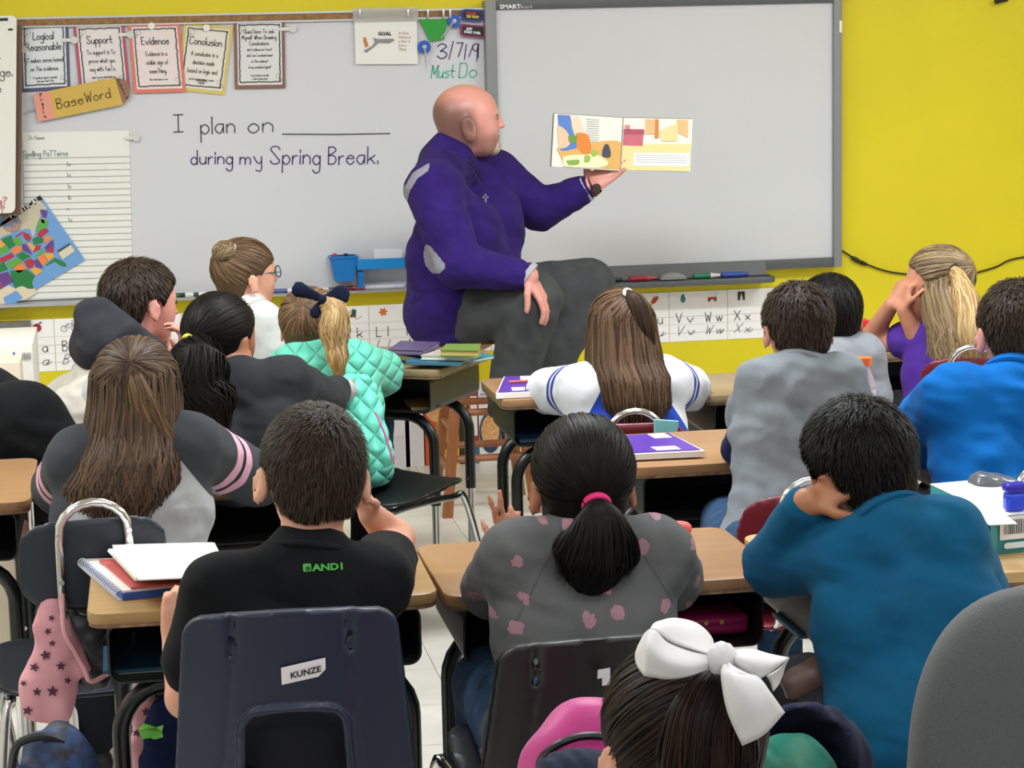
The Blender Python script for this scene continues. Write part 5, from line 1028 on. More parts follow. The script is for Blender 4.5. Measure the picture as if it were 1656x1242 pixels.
# ---- girl in the charcoal shirt
H = .205; c = P(358, 548, 5.28); hip = V(P(390, 790, 5.05)[0], 5.08, .49); kn, an = legs_std(hip)
M_ch = cloth('charcoal_jersey', '2B2D30', c2='25272A', vscale=20)
par, M = person('girl with wavy black hair tied in yellow, in a charcoal long-sleeved shirt', hip, P(395, 612, 5.2), c, H, (-42, -3, 0), (P(325, 648, 5.18), P(462, 622, 5.2)),
    (P(415, 668, 5.42), P(522, 648, 5.42)), (P(500, 630, 5.55), P(548, 628, 5.55)), kn, an, SK2, M_ch, P_dark, b=1.15, ar=1.1, sleeve=(1.75, 1.75), seed=7)
f = F(c-.8*H, c+.8*H, .0055); LL = ([-.7, -.12, -.08, .085, .10, .16, .26, .40], [-.36, -.33, -.02, .06, .0, .12, .24, .33]); hair_cap(f, c, H, M, .045, LL); f.build('hair', H_black, par, 1, {'tone': lambda v: .1*np.ones(len(v))})
tied_strands(c, H, M, (-.05, -.48, .0), 800, H_black, par, t=.05, w=.0022, seed=8, lowz=-.2)
tw = c+M@(V(-.05, -.50, .0)*H); ring('hair_tie', tw, M@V(0, -1, -.4), .016, .006, mat('yellow_hair_tie', 'D8D84A', .7), par)
tail([tw, tw+V(-.02, -.03, -.04), P(322, 585, 5.05), P(318, 620, 5.02), P(335, 655, 5.02), P(345, 685, 5.02)], [.016, .035, .055, .068, .065, .04], 900, H_black, par, w=.0022, seed=9, flat=((0, 1, 0), .55), wave=.12)
f = F(P(530, 650, 5.56)-.06, P(580, 600, 5.6)+.06, .005); f.caps(P(505, 626, 5.5), P(560, 632, 5.56), .03, .027, k=.01); f.folds(.003, [(1, .2, .5, .03)], 2); f.build('sleeve_cuff', cloth('pale_grey_cuff', 'A9A6A4'), par, 1)
# ---- girl with the bun and glasses
H = .205; c = P(398, 446, 6.55); hip = V(P(415, 640, 6.45)[0], 6.45, .49); kn = [hip+V(.33, .08, 0), hip+V(.33, -.08, 0)]; an = [V(k[0], k[1], .08) for k in kn]
M_wh = cloth('white_jersey', 'C9CBC9', c2='B9BCBB', vscale=20)
par, M = person('girl with a bun and glasses in a white shirt, facing right', hip, P(405, 497, 6.52), c, H, (-72, 2, 0), (P(415, 520, 6.63), P(425, 522, 6.42)), (P(450, 590, 6.7), P(458, 600, 6.4)), (P(500, 600, 6.72), P(500, 610, 6.42)), kn, an, SK1, M_wh, P_jean, b=1.0, ar=1.1, sleeve=(1.9, 1.9), seed=9)
f = F(c-.8*H, c+.8*H, .0055); hair_cap(f, c, H, M, .04, ([-.7, -.17, -.08, .085, .10, .16, .26, .40], [-.30, -.28, .0, .06, .0, .1, .16, .16])); f.build('hair', H_lbrown, par, 1, {'tone': lambda v: .1*np.ones(len(v))})
tied_strands(c, H, M, (0, -.38, .36), 900, H_lbrown, par, t=.045, w=.002, seed=11, lowz=-.15, front=.2)
bc = P(363, 407, 6.5); f = F(bc-.07, bc+.07, .005); f.ell(bc, (.034, .034, .030), k=0); f.folds(.003, [(1, .4, 1, .02)], 3); f.build('hair_bun', H_blond, par, 1, {'tone': lambda v: .3+.4*np.sin(v[:, 2]*300)**2})
rg = np.random.RandomState(2); C = []; NN = []
for i in range(160):
    ax = unit(rg.normal(0, 1, 3)*V(.5, .5, 1)); a = np.cross(ax, V(1, 0, .2)); a = unit(a); b = np.cross(ax, a); t0 = rg.uniform(0, 6.3); tt = np.linspace(t0, t0+2.6, 9)[:, None]; q = a*np.cos(tt)+b*np.sin(tt); C.append(bc+q*V(.035, .035, .031)*rg.uniform(.96, 1.06)); NN.append(q)
ribbons('bun_strands', np.array(C), np.array(NN), .0022, H_blond, par, seed=1)
f = F(bc-.07, bc+.07, .005); sc_ = P(372, 416, 6.5)
MB().tube([sc_+V(.03*math.cos(t)*.5, .02*math.sin(t), .030*math.cos(t))+V(0, 0, .003*math.sin(9*t)) for t in np.linspace(0, 6.28, 40)], .0055, 6, cap=False).build('scrunchie', pm('D8D4CC', .8), par, smooth=True)
for s in (-1, 1):
    g = c+M@(V(s*.135, .44, .03)*H); a = M@V(1, 0, 0); b = M@V(0, 0, 1); MB().tube([g+a*.021*math.cos(t)+b*.017*math.sin(t) for t in np.linspace(0, 6.3, 20)], .002, 6, cap=False).build('glasses_rim', pm('2F5A60', .3), par); MB().tube([g+a*s*.02, c+M@(V(s*.36, .0, .05)*H)], .0018, 6).build('glasses_temple', pm('2F5A60', .3), par)
# ---- girl in the mint vest
H = .198; c = P(501, 528, 6.0); hip = V(P(545, 745, 5.75)[0], 5.82, .47); kn = [hip+V(.0, .3, .0), hip+V(.13, .26, -.02)]; an = [V(kn[0][0]-.02, kn[0][1]+.05, .08), V(kn[1][0]-.03, kn[1][1]+.05, .08)]
def quilt(name, c1):
    m = mat(name, c1, .5, spec=.4, sheen=.1); nt = m.node_tree; tc = N(nt, 'ShaderNodeTexCoord'); mp_ = N(nt, 'ShaderNodeMapping'); mp_.inputs['Rotation'].default_value = (0, math.radians(45), 0); mp_.inputs['Scale'].default_value = (26, 0, 26); nt.links.new(tc.outputs['Object'], mp_.inputs[0])
    sx = N(nt, 'ShaderNodeSeparateXYZ'); nt.links.new(mp_.outputs[0], sx.inputs[0]); o = []
    for k in (0, 2):
        a = N(nt, 'ShaderNodeMath', operation='SINE'); q = N(nt, 'ShaderNodeMath', operation='MULTIPLY'); q.inputs[1].default_value = 3.1416; nt.links.new(sx.outputs[k], q.inputs[0]); nt.links.new(q.outputs[0], a.inputs[0]); b_ = N(nt, 'ShaderNodeMath', operation='ABSOLUTE'); nt.links.new(a.outputs[0], b_.inputs[0]); o.append(b_)
    p = N(nt, 'ShaderNodeMath', operation='MULTIPLY'); nt.links.new(o[0].outputs[0], p.inputs[0]); nt.links.new(o[1].outputs[0], p.inputs[1]); pw = N(nt, 'ShaderNodeMath', operation='POWER'); pw.inputs[1].default_value = .4; nt.links.new(p.outputs[0], pw.inputs[0])
    bp = N(nt, 'ShaderNodeBump', i_Strength=.9, i_Distance=.012); nt.links.new(pw.outputs[0], bp.inputs['Height']); nt.links.new(bp.outputs[0], nt.nodes['Principled BSDF'].inputs['Normal']); return m
M_mint = quilt('mint_quilted_nylon', '5FC7AE')
def qf(X, Y, Z): k = 26*3.1416; u = (X+Z)*.7071*k; v = (X-Z)*.7071*k; return -.007*np.sqrt(np.abs(np.sin(u)*np.sin(v)))+0*Y
par, M = person('girl with a blonde ponytail and navy bow in a mint quilted jacket', hip, P(515, 580, 5.93), c, H, (-24, -2, 0), (P(480, 602, 5.93), P(568, 595, 5.95)), (P(485, 660, 6.0), P(612, 604, 6.12)), (P(520, 650, 6.2), P(560, 590, 6.3)), kn, an, SK1, M_mint, P_black, b=1.0, ar=1.35, sleeve=(1.95, 1.95), shirt_g=.016, seed=4, name_shirt='quilted_jacket', shoe='E8E4E0', folds=[(0, .2, 1, .09)], foldamp=.003, hem=.06)
f = F(P(460, 560, 5.9)-.08, P(560, 540, 6)+.08, .006); cc = P(512, 566, 5.94); f.caps(cc+V(-.035, 0, -.012), cc+V(.045, .01, .0), .036, .034, k=.01); f.build('jacket_collar', M_mint, par, 1)
f = F(P(540, 770, 5.3)-.15, P(640, 600, 5.75)+.15, .006); f.caps(P(575, 640, 5.62), P(600, 742, 5.5), .055, .055, k=.02, flat=((0, 1, 0), .5)); f.caps(P(560, 650, 5.6), P(575, 748, 5.5), .05, .05, k=.02, flat=((0, 1, 0), .5)); f.fn(qf, '+'); f.fn(lambda X, Y, Z: P(600, 762, 5.5)[2]+.25*(X-P(600, 760, 5.5)[0])-Z+0*Y, 'i', .006); f.build('jacket_skirt', M_mint, par, 1)
MB().tube([P(608, 668, 5.52), P(622, 700, 5.47), P(636, 745, 5.45)], .003, 6).build('pink_piping', pm('C2508A', .6), par, smooth=True)
f = F(c-.8*H, c+.8*H, .0055); hair_cap(f, c, H, M, .045, ([-.7, -.17, -.08, .085, .10, .16, .26, .40], [-.32, -.3, .0, .06, .0, .12, .24, .33])); f.build('hair', H_lbrown, par, 1, {'tone': lambda v: .1*np.ones(len(v))})
tied_strands(c, H, M, (.08, -.38, .32), 1000, H_lbrown, par, t=.05, w=.0019, seed=12, lowz=-.25)
tw = P(527, 488, 5.86); tail([tw, P(540, 500, 5.82), P(541, 540, 5.82), P(545, 575, 5.82), P(549, 605, 5.83)], [.02, .036, .036, .028, .012], 500, H_gold, par, w=.0024, seed=13, flat=((0, 1, 0), .6), wave=.12)
M_nb = cloth('navy_ribbon', '141A30')
bw = P(522, 484, 5.83)
for s, tip, hgt in ((-1, P(484, 468, 5.82), .035), (1, P(549, 478, 5.82), .045)):
    f = F(np.minimum(bw, tip)-.06, np.maximum(bw, tip)+.06, .0045); ax_ = unit(tip-bw); up_ = unit(np.cross(V(0, -1, 0), ax_)); f.caps(bw, tip, .008, hgt*.62, k=.004, flat=((0, 1, 0), .35)); f.folds(.002, [(.4, 0, 1, .03)], 4); f.build('bow_loop', M_nb, par, 1)
f = F(bw-.03, bw+.03, .004); f.ell(bw-V(0, .006, 0), (.012, .012, .014), k=0); f.build('bow_knot', M_nb, par, 1)
f = F(P(500, 520, 5.8)-.05, P(525, 480, 5.85)+.05, .004); f.caps(bw, P(511, 505, 5.83), .006, .018, flat=((0, 1, 0), .35)); f.build('bow_tail', M_nb, par, 1)
# ---- boy in the hooded sweatshirt
H = .212; c = P(228, 492, 5.6); hip = V(P(50, 742, 5.42)[0], 5.45, P(50, 742, 5.42)[2]); kn = [V(hip[0]+.1, hip[1]+.2, .46), V(hip[0]+.18, hip[1]+.02, .46)]; an = [V(k[0]-.1, k[1]-.28, .40) for k in kn]; an = [V(hip[0]+.02, hip[1]-.02, .2), V(hip[0]+.2, hip[1]+.05, .2)]
M_hd = cloth('grey_and_cream_sweatshirt', 'BCB7AB', c2='AFAA9F', vscale=16, zones=[([('seam', 0, 9)], '9C9E9E')])
par, M = person('boy in a charcoal hood and pale sweatshirt, fingers at his mouth', hip, P(190, 572, 5.5), c, H, (-62, -6, -6), (P(165, 605, 5.6), P(215, 600, 5.4)), (P(250, 640, 5.75), P(262, 640, 5.5)), (P(268, 570, 5.66), P(285, 590, 5.52)), kn, an, SK3, M_hd, P_black, b=1.2, ar=1.05, sleeve=(1.8, 1.8), hands=((((.1, 0, 1), (-1, 0, .3), -1), dict(curl=(.5, .7, .5), spread=.15)), (((.3, 0, 1), (-1, 0, .2), 1), dict(curl=(.6, .8, .6)))), seed=12, foldamp=.008, hem=-.03, hemz=False, pantname='black_trousers', hl=.15)
f = F(P(110, 720, 5.3)-.2, P(120, 500, 5.6)+.3, .008); q0 = P(50, 690, 5.42); f.caps(P(38, 692, 5.32), P(62, 722, 5.30), .11, .10, k=.05); f.caps(P(20, 700, 5.32), P(10, 750, 5.32), .11, .11, k=.05); f.folds(.004, [(.4, .1, 1, .09)], 5); f.build('trouser_seat', cloth('black_knit', '0F1012'), par, 1)
M_hood = cloth('charcoal_hood', '323338', c2='2A2B30', vscale=20); f = F(P(100, 640, 5.3)-.1, P(290, 470, 5.8)+.12, .006)
for a, b_, r1, r2 in (((150, 510), (160, 560), .045, .06), ((165, 500), (205, 535), .028, .035), ((205, 535), (252, 570), .035, .03), ((155, 545), (235, 590), .05, .036), ((160, 570), (240, 590), .045, .034), ((148, 560), (200, 590), .055, .05)): f.caps(P(*a, 5.48), P(*b_, 5.44), r1, r2, k=.02)
f.folds(.005, [(.55, 0, 1, .055), (.4, .2, .9, .085)], 6); f.build('hood', M_hood, par, 1)
short_hair(par, c, H, M, H_short, n=3000, t=.05, crown=(0, -.15, .48), L=.03, lift=.006, w=.0015, seed=6, h=.0055)
# ---- girl in the blue and white raglan
H = .203; c = P(1003, 540, 5.34); hip = V(P(1020, 720, 5.22)[0], 5.26, .49); kn, an = legs_std(hip)
M_bw = cloth('blue_and_white_jersey', '2C45A8', c2='27409C', vscale=20, zones=[([('seam', 0, 9)], 'D2D5DA'), ([('seam', 0, 9), ('arc', .06, .085)], '2E3F8C'), ([('seam', 0, 9), ('arc', .098, .122)], '2E3F8C')])
par, M = person('girl with long straight brown hair, blue shirt with white sleeves', hip, P(1008, 610, 5.3), c, H, (4, -2, 0), (P(948, 632, 5.3), P(1070, 620, 5.3)),
    (P(888, 632, 5.62), P(1112, 628, 5.52)), (P(930, 632, 5.85), P(1060, 630, 5.8)), kn, an, SK1, M_bw, P_dark, b=1.1, ar=1.2, sleeve=(1.95, 1.95), seed=14)
f = F(c-.8*H, c+.8*H, .0055); LL = ([-.7, -.12, .02, .085, .10, .16, .26, .40], [-.45, -.45, -.35, -.2, .0, .12, .24, .33]); hair_cap(f, c, H, M, .045, LL); f.build('hair', H_dark, par, 1, {'tone': lambda v: .3*np.ones(len(v))})
sheet_hair(c, H, M, [(.42, 0, -.06, .30, .30), (.25, 0, -.05, .39, .43), (0, 0, -.06, .41, .48), (-.3, .0, -.14, .45, .48), (-.5, .03, -.28, .47, .48), (-.8, .05, -.34, .44, .44), (-.98, .06, -.34, .40, .40)], 1300, 100, hairmat('walnut_hair', '33261E', '6A523E'), par, w=.0024, seed=15, wave=.04)
tied_strands(c, H, M, (.14, -.2, .46), 500, hairmat('crown_hair', '3A2B21', '6E5641'), par, t=.055, w=.0022, seed=16, lowz=.16)
tw = P(1016, 474, 5.28); ring('hair_tie', tw, (.2, -.6, .6), .009, .006, pm('E8E6E0', .6), par)
tail([tw, tw+V(.012, -.03, -.02), tw+V(.03, -.035, -.08), tw+V(.045, -.03, -.14)], [.01, .018, .024, .014], 260, H_dark, par, w=.0022, seed=17, flat=((0, 1, 0), .5))
# ---- boy in the grey T-shirt over navy sleeves
H = .18; c = P(1290, 530, 4.5); hip = V(P(1275, 830, 4.3)[0], 4.32, .50); kn, an = legs_std(hip); kn[0] = P(1175, 845, 4.6)
M_gt = cloth('heather_grey_tee', '80868C', c2='737A81', c2f=.9, vscale=30)
par, M = person('boy in a heather grey T-shirt over navy sleeves', hip, P(1292, 598, 4.43), c, H, (0, -6, 0), (P(1232, 622, 4.44), P(1358, 615, 4.44)),
    (P(1198, 726, 4.58), P(1392, 715, 4.62)), (P(1260, 715, 4.9), P(1350, 712, 4.92)), kn, an, SK3, M_gt, P_jean, b=.98, ar=1.0, sleeve=(.66, .66), sleeve2=cloth('navy_knit', '1C2148'), ear=1.2, collar=M_gt, seed=16, foldamp=.008, hem=.06)
short_hair(par, c, H, M, H_short, n=3600, t=.05, crown=(0, -.1, .5), L=.026, lift=.007, w=.0012, seed=8, h=.005)
# ---- child in the grey hoodie behind him
H = .2; c = P(1342, 512, 5.4); hip = V(P(1355, 720, 5.28)[0], 5.3, .48); kn, an = legs_std(hip)
M_lh = cloth('pale_grey_hoodie', '85888F', c2='787B82', vscale=20)
par, M = person('child with black hair in a pale grey hoodie, behind the boy in grey', hip, P(1352, 570, 5.33), c, H, (-12, -2, 0), (P(1320, 590, 5.34), P(1392, 580, 5.34)), (P(1300, 650, 5.5), P(1398, 625, 5.45)), (P(1330, 640, 5.6), P(1350, 628, 5.6)), kn, an, SK2, M_lh, P_dark, b=.95, ar=1.1, sleeve=(1.95, 1.95), shirt_g=.013, seed=18, foldamp=.006)
short_hair(par, c, H, M, H_black, n=2600, t=.06, crown=(0, -.1, .48), L=.05, lift=.004, w=.0018, seed=9, line=([-.7, -.12, -.02, .085, .10, .16, .26, .40], [-.36, -.36, -.16, -.05, .0, .08, .16, .22]), h=.0055)
# ---- girl in the purple T-shirt
H = .205; c = P(1516, 462, 5.85); hip = V(P(1530, 650, 5.7)[0], 5.72, .49); kn = [hip+V(-.2, .3, 0), hip+V(0, .35, 0)]; an = [V(k[0], k[1], .08) for k in kn]
M_pp = cloth('purple_jersey', '503090', c2='482A86', vscale=20)
par, M = person('girl with long wavy blonde hair in a purple T-shirt, hands at her mouth', hip, P(1530, 530, 5.78), c, H, (58, -4, 4), (P(1492, 548, 5.87), P(1550, 552, 5.70)), (P(1404, 552, 6.0), P(1500, 590, 5.85)), (P(1442, 492, 5.88), P(1462, 500, 5.84)), kn, an, SK4, M_pp, P_dark, b=.95, ar=1.0, sleeve=(.5, .5), hands=((((.5, .1, 1), (.8, 0, -.3), 1), dict(curl=(.9, 1.2, .8))), (((.2, .1, 1), (.9, 0, -.2), -1), dict(curl=(.9, 1.2, .8)))), seed=19, hl=.14)
f = F(c-.8*H, c+.8*H, .0055); hair_cap(f, c, H, M, .04, ([-.7, -.12, -.05, .02, .10, .16, .26, .40], [-.4, -.4, -.2, .05, .06, .14, .24, .33])); f.build('hair', H_blond, par, 1, {'tone': lambda v: .1*np.ones(len(v))})
tied_strands(c, H, M, (-.08, -.44, .22), 800, H_blond, par, t=.05, w=.002, seed=20, lowz=-.02)
ML = hmat(4, 0, 0)
sheet_hair(c, H, ML, [(.2, .05, -.06, .30, .36), (0, .05, -.06, .36, .42), (-.3, .03, -.3, .40, .56), (-.5, .03, -.5, .42, .62), (-.8, .03, -.58, .42, .62), (-1.2, .03, -.6, .36, .55)], 800, 85, H_blond, par, w=.0026, seed=21, wave=.14)
tw = P(1543, 437, 5.73); ring('hair_tie', tw, (.5, -1, -.2), .012, .007, pm('1A1416', .8), par)
tail([tw, P(1553, 455, 5.66), P(1562, 490, 5.60), P(1568, 535, 5.52), P(1574, 590, 5.50)], [.012, .024, .035, .034, .018], 420, H_gold, par, w=.0024, seed=22, flat=((0, 1, 0), .6), wave=.1)
# ---- boy in the bright blue T-shirt
H = .212; c = P(1645, 536, 4.5); hip = V(P(1650, 830, 4.28)[0], 4.32, .50); kn, an = legs_std(hip)
M_bb = cloth('bright_blue_cotton', '0E68B8', c2='0C5FAC', vscale=14)
par, M = person('boy in a bright blue T-shirt cut by the right edge', hip, P(1640, 618, 4.42), c, H, (-6, -4, 0), (P(1545, 648, 4.44), P(1735, 640, 4.44)),
    (P(1482, 712, 4.72), P(1800, 720, 4.7)), (P(1560, 715, 4.95), P(1700, 700, 4.95)), kn, an, SK3, M_bb, P_grey, b=1.28, ar=1.2, sleeve=(.98, .98), ear=1.1, collar=M_bb, seed=20, foldamp=.008, hem=.06)
short_hair(par, c, H, M, H_short, n=3600, t=.045, crown=(0, -.1, .5), L=.022, lift=.006, w=.0012, seed=10, h=.005)
# ---- girl with the white bow
H = .215; c = P(1098, 1215, 2.25); hip = V(c[0]-.01, 2.12, .47); kn, an = legs_std(hip); c7 = V(c[0]+.01, 2.2, c[2]-.15)
M_wt = cloth('coral_sleeveless_top', '9A5A4A')
par, M = person('girl with dark brown hair and a big white bow in front', hip, c7, c, H, (8, -6, 4), (c7+V(-.13, 0, -.045), c7+V(.145, 0, -.03)), (c7+V(-.2, .12, -.25), c7+V(.22, .14, -.22)), (c7+V(-.1, .34, -.28), c7+V(.12, .36, -.28)), kn, an, SK1, M_wt, P_jean, b=1.08, sleeve=(.25, .25), seed=22, shirt_g=.006)
f = F(c-.85*H, c+.85*H, .0045); hair_cap(f, c, H, M, .05, ([-.7, -.12, -.02, .085, .10, .16, .26, .40], [-.55, -.5, -.1, .0, .0, .12, .24, .33])); f.caps(c+V(-.03, -.04, -.08), c+V(-.05, -.05, -.24), .075, .08, k=.03); f.build('hair', H_choc, par, 1, {'tone': lambda v: .1*np.ones(len(v))})
tied_strands(c, H, M, (.20, -.30, .40), 2200, H_choc, par, t=.055, w=.0012, seed=24, lowz=-.5, S=12)
tw = P(1172, 1082, 2.16)
tail([tw, P(1165, 1110, 2.12), P(1150, 1160, 2.09), P(1145, 1215, 2.09), P(1140, 1290, 2.1)], [.012, .024, .042, .050, .045], 900, H_choc, par, w=.0011, seed=25, flat=((0, 1, 0), .6), S=18)
ear_ = P(1228, 1228, 2.25)
# bow: folded wide ribbon
M_bow = mat('white_grosgrain_ribbon', 'D9D7DA', .7, bump=.5, bscale=500, bdist=.0008, stretch=(1, 1, 6), sheen=.2)
bow = thing('hair_bow', 'big white ribbon bow on the dark ponytail in the foreground', 'bow', P(1165, 1066, 2.1))
def ribbon_patch(rows, name, th=.0014):
    """rows: list of lists of (px,py,Y); smooth ribbon surface"""
    R_ = [np.array(catmull([P(*q) for q in r], 5)) for r in rows]; G_ = np.array([np.array(catmull([r[i] for r in R_], 5)) for i in range(len(R_[0]))]); n, m_ = G_.shape[:2]
    vs = G_.reshape(-1, 3); q = np.array([(i*m_+j, (i+1)*m_+j, (i+1)*m_+j+1, i*m_+j+1) for i in range(n-1) for j in range(m_-1)]); o = mk(name, vs, q, M_bow, bow, True); s = o.modifiers.new('thickness', 'SOLIDIFY'); s.thickness = th; s.offset = 0; return o
K = (1168, 1068)
# left loop: front face, rolled inner face, top return, lower back petal
ribbon_patch([[(1158, 1062, 2.095), (1120, 1055, 2.075), (1080, 1040, 2.06), (1062, 1022, 2.05), (1050, 1018, 2.05)], [(1156, 1070, 2.09), (1115, 1075, 2.05), (1078, 1068, 2.03), (1052, 1050, 2.03), (1044, 1045, 2.035)], [(1156, 1078, 2.095), (1118, 1092, 2.055), (1082, 1098, 2.04), (1050, 1094, 2.035), (1041, 1092, 2.04)]], 'loop_front')
ribbon_patch([[(1158, 1062, 2.095), (1126, 1052, 2.078), (1086, 1038, 2.065), (1062, 1021, 2.055), (1052, 1017, 2.055)], [(1158, 1058, 2.11), (1140, 1038, 2.11), (1112, 1020, 2.10), (1082, 1008, 2.09), (1056, 1010, 2.075)], [(1156, 1055, 2.125), (1150, 1030, 2.14), (1126, 1008, 2.14), (1090, 1000, 2.13), (1062, 1006, 2.10)]], 'loop_inside')
ribbon_patch([[(1156, 1055, 2.125), (1130, 1020, 2.15), (1090, 1002, 2.14), (1055, 1012, 2.12)], [(1156, 1064, 2.14), (1120, 1040, 2.17), (1080, 1030, 2.16), (1035, 1045, 2.12)], [(1156, 1072, 2.13), (1110, 1078, 2.14), (1065, 1090, 2.12), (1030, 1070, 2.09)]], 'loop_back')
ribbon_patch([[(1050, 1018, 2.05), (1042, 1026, 2.07), (1032, 1045, 2.09)], [(1046, 1050, 2.035), (1036, 1052, 2.06), (1028, 1058, 2.09)], [(1042, 1092, 2.04), (1034, 1082, 2.065), (1029, 1072, 2.09)]], 'loop_fold')
# right loop and its pointed end, hanging tail
ribbon_patch([[(1176, 1062, 2.1), (1190, 1052, 2.09), (1215, 1050, 2.09), (1245, 1058, 2.10), (1276, 1064, 2.11)], [(1178, 1068, 2.09), (1196, 1066, 2.065), (1222, 1070, 2.06), (1245, 1074, 2.075), (1268, 1070, 2.10)], [(1178, 1074, 2.095), (1200, 1086, 2.07), (1222, 1098, 2.06), (1238, 1092, 2.07), (1258, 1078, 2.10)]], 'loop_front')
ribbon_patch([[(1276, 1064, 2.11), (1262, 1080, 2.12), (1240, 1094, 2.10)], [(1268, 1078, 2.13), (1264, 1092, 2.14), (1246, 1104, 2.12)], [(1262, 1086, 2.15), (1260, 1104, 2.15), (1250, 1118, 2.13)]], 'loop_back')
ribbon_patch([[(1172, 1070, 2.08), (1166, 1090, 2.05), (1176, 1150, 2.03), (1200, 1206, 2.03)], [(1182, 1080, 2.06), (1192, 1096, 2.03), (1210, 1140, 2.02), (1235, 1188, 2.03)], [(1190, 1090, 2.065), (1224, 1094, 2.045), (1246, 1120, 2.035), (1269, 1152, 2.04)]], 'hanging_tail')
ribbon_patch([[(1176, 1068, 2.08), (1178, 1082, 2.05), (1184, 1098, 2.045)], [(1184, 1076, 2.07), (1198, 1088, 2.04), (1208, 1097, 2.04)], [(1190, 1080, 2.075), (1210, 1090, 2.055), (1224, 1097, 2.05)]], 'tail_fold')
f = F(P(1168, 1068, 2.08)-.03, P(1168, 1068, 2.08)+.03, .0028); f.ell(P(1163, 1064, 2.083), (.013, .013, .017), roty(.25), k=0); f.ell(P(1175, 1064, 2.085), (.012, .011, .014), roty(-.3), k=.006); f.folds(.0012, [(1, 0, .3, .007)], 3); f.build('knot', M_bow, bow, 1)
# ---- the man in purple on the stool
H = .248; c = P(757, 197, 7.36); hip = P(748, 497, 7.36)
M_sk = mat('ruddy_skin', 'D8968A', .38, attr='stubble', c2='6E4E46', bump=.1, bscale=200, bdist=.001, spec=.5)
hm = hmat(-93, 4, 0)
def stub(v):
    l = local(c, H, hm, v); top = np.clip((.36-l[:, 2]+.35*np.clip(-l[:, 1]-.1, -.3, .5))*4, 0, 1); fr = np.clip((.12-l[:, 1])*8, 0, 1); beard = np.clip((-.14-l[:, 2])*8, 0, 1)*np.clip((l[:, 1]-.02)*8, 0, 1); rr = np.linalg.norm(v-c, axis=1) < .62*H
    nape = np.clip((l[:, 2]+.42)*8, 0, 1); return np.where(rr, np.clip(top*fr*nape*.9+beard*.6, 0, 1), 0)
M_pu = cloth('purple_pullover', '33206A', c2='2B1B5C', vscale=14, wr=.55); M_slk = cloth('dark_grey_slacks', '494B4D', c2='424446', vscale=20)
def hemx(f): f.caps(P(716, 420, 7.24), P(726, 484, 7.20), .125, .105, k=.06); f.caps(P(722, 430, 7.42), P(728, 486, 7.42), .12, .105, k=.06); f.ell(hip+V(.01, 0, .12), (.18, .18, .16), k=.05)
par, M = person('bald man in a purple pullover on the stool, holding up an open book', hip, P(719, 250, 7.36), c, H, (-93, 4, 0), (P(800, 285, 7.54), P(700, 308, 7.16)),
    (P(872, 338, 7.56), P(742, 428, 7.02)), (P(950, 304, 7.50), P(853, 447, 6.96)), (P(950, 462, 7.46), P(862, 486, 7.04)), (P(872, 625, 7.44), P(822, 642, 7.14)), M_sk, M_pu, M_slk, b=1.62, ar=.98, sleeve=(1.84, 1.84), h=.0058, es=1.2,
    hands=((((.8, .05, .55), (-.2, -.8, .45), -1), dict(curl=(.15, .25, .2), spread=.1, tcurl=.1)), (((.55, -.1, -.8), (-.7, .5, -.4), -1), dict(curl=(.3, .4, .3), spread=.06))), hl=.19, shirt_g=.014, name_shirt='pullover', seed=31, foldamp=.007,
    folds=[(.5, .1, 1, .12), (1, .3, .5, .09), (-.8, .2, 1, .15), (.2, 0, 1, .05)], hem=.10, shirt_extra=hemx, pelv=.82, neckr=.045, bodyattr={'stubble': stub}, shoe='2B2336', hipw=.072, jaw=1.15, pantname='slacks')
po = [o for o in par.children if o.name.startswith('pullover')][0]
def patch(name, pts, Y, m, tgt, par, step=1.5, off=.0015):
    pts = np.array(pts, float); x0, y0 = pts.min(0); x1, y1 = pts.max(0); xs = np.arange(x0, x1+step, step); ys = np.arange(y0, y1+step, step)
    def inside(x, y):
        r = False; n = len(pts)
        for i in range(n):
            (a, b), (c_, d_) = pts[i], pts[(i+1) % n]
            if (b > y) != (d_ > y) and x < (c_-a)*(y-b)/(d_-b)+a: r = not r
        return r
    ok = [[inside(x, y) for y in ys] for x in xs]; idx = {}; vs = []; fs = []
    for i, x in enumerate(xs):
        for j, y in enumerate(ys):
            if ok[i][j]: idx[i, j] = len(vs); vs.append(P(x, y, Y))
    for (i, j) in idx:
        if (i+1, j) in idx and (i, j+1) in idx and (i+1, j+1) in idx: fs.append((idx[i, j], idx[i+1, j], idx[i+1, j+1], idx[i, j+1]))
    o = mk(name, vs, fs, m, par, True)
    bv = BVHTree.FromPolygons([v.co for v in tgt.data.vertices], [tuple(p.vertices) for p in tgt.data.polygons])
    bad = []
    for v in o.data.vertices:
        dr = (v.co-Vector((0, 0, EYE))).normalized(); h_ = bv.ray_cast(v.co-dr*1.2, dr)
        if h_[0] is not None and h_[3] < 1.7: v.co = h_[0]+h_[1]*off
        else: bad.append(v.index)
    if bad:
        bm = bmesh.new(); bm.from_mesh(o.data); bm.verts.ensure_lookup_table(); bmesh.ops.delete(bm, geom=[bm.verts[i] for i in bad], context='VERTS'); bm.to_mesh(o.data); bm.free()
    return o
M_gp = cloth('grey_mesh_panel', '8F8E9C')
patch('shoulder_panel', [(696, 262), (694, 277), (676, 290), (664, 310), (658, 335), (658, 352), (645, 345), (645, 325), (655, 300), (668, 278)], 7.2, M_gp, po, par)
patch('side_panel', [(688, 394), (696, 396), (706, 408), (720, 425), (722, 434), (712, 443), (698, 442), (688, 430), (684, 412)], 7.2, M_gp, po, par)
MB().tube([P(754, 258, 7.12), P(770, 275, 7.2), P(786, 300, 7.28)], .0022, 5).build('zip', pm('1A1630', .5), par)
cr = P(785, 322, 7.22)
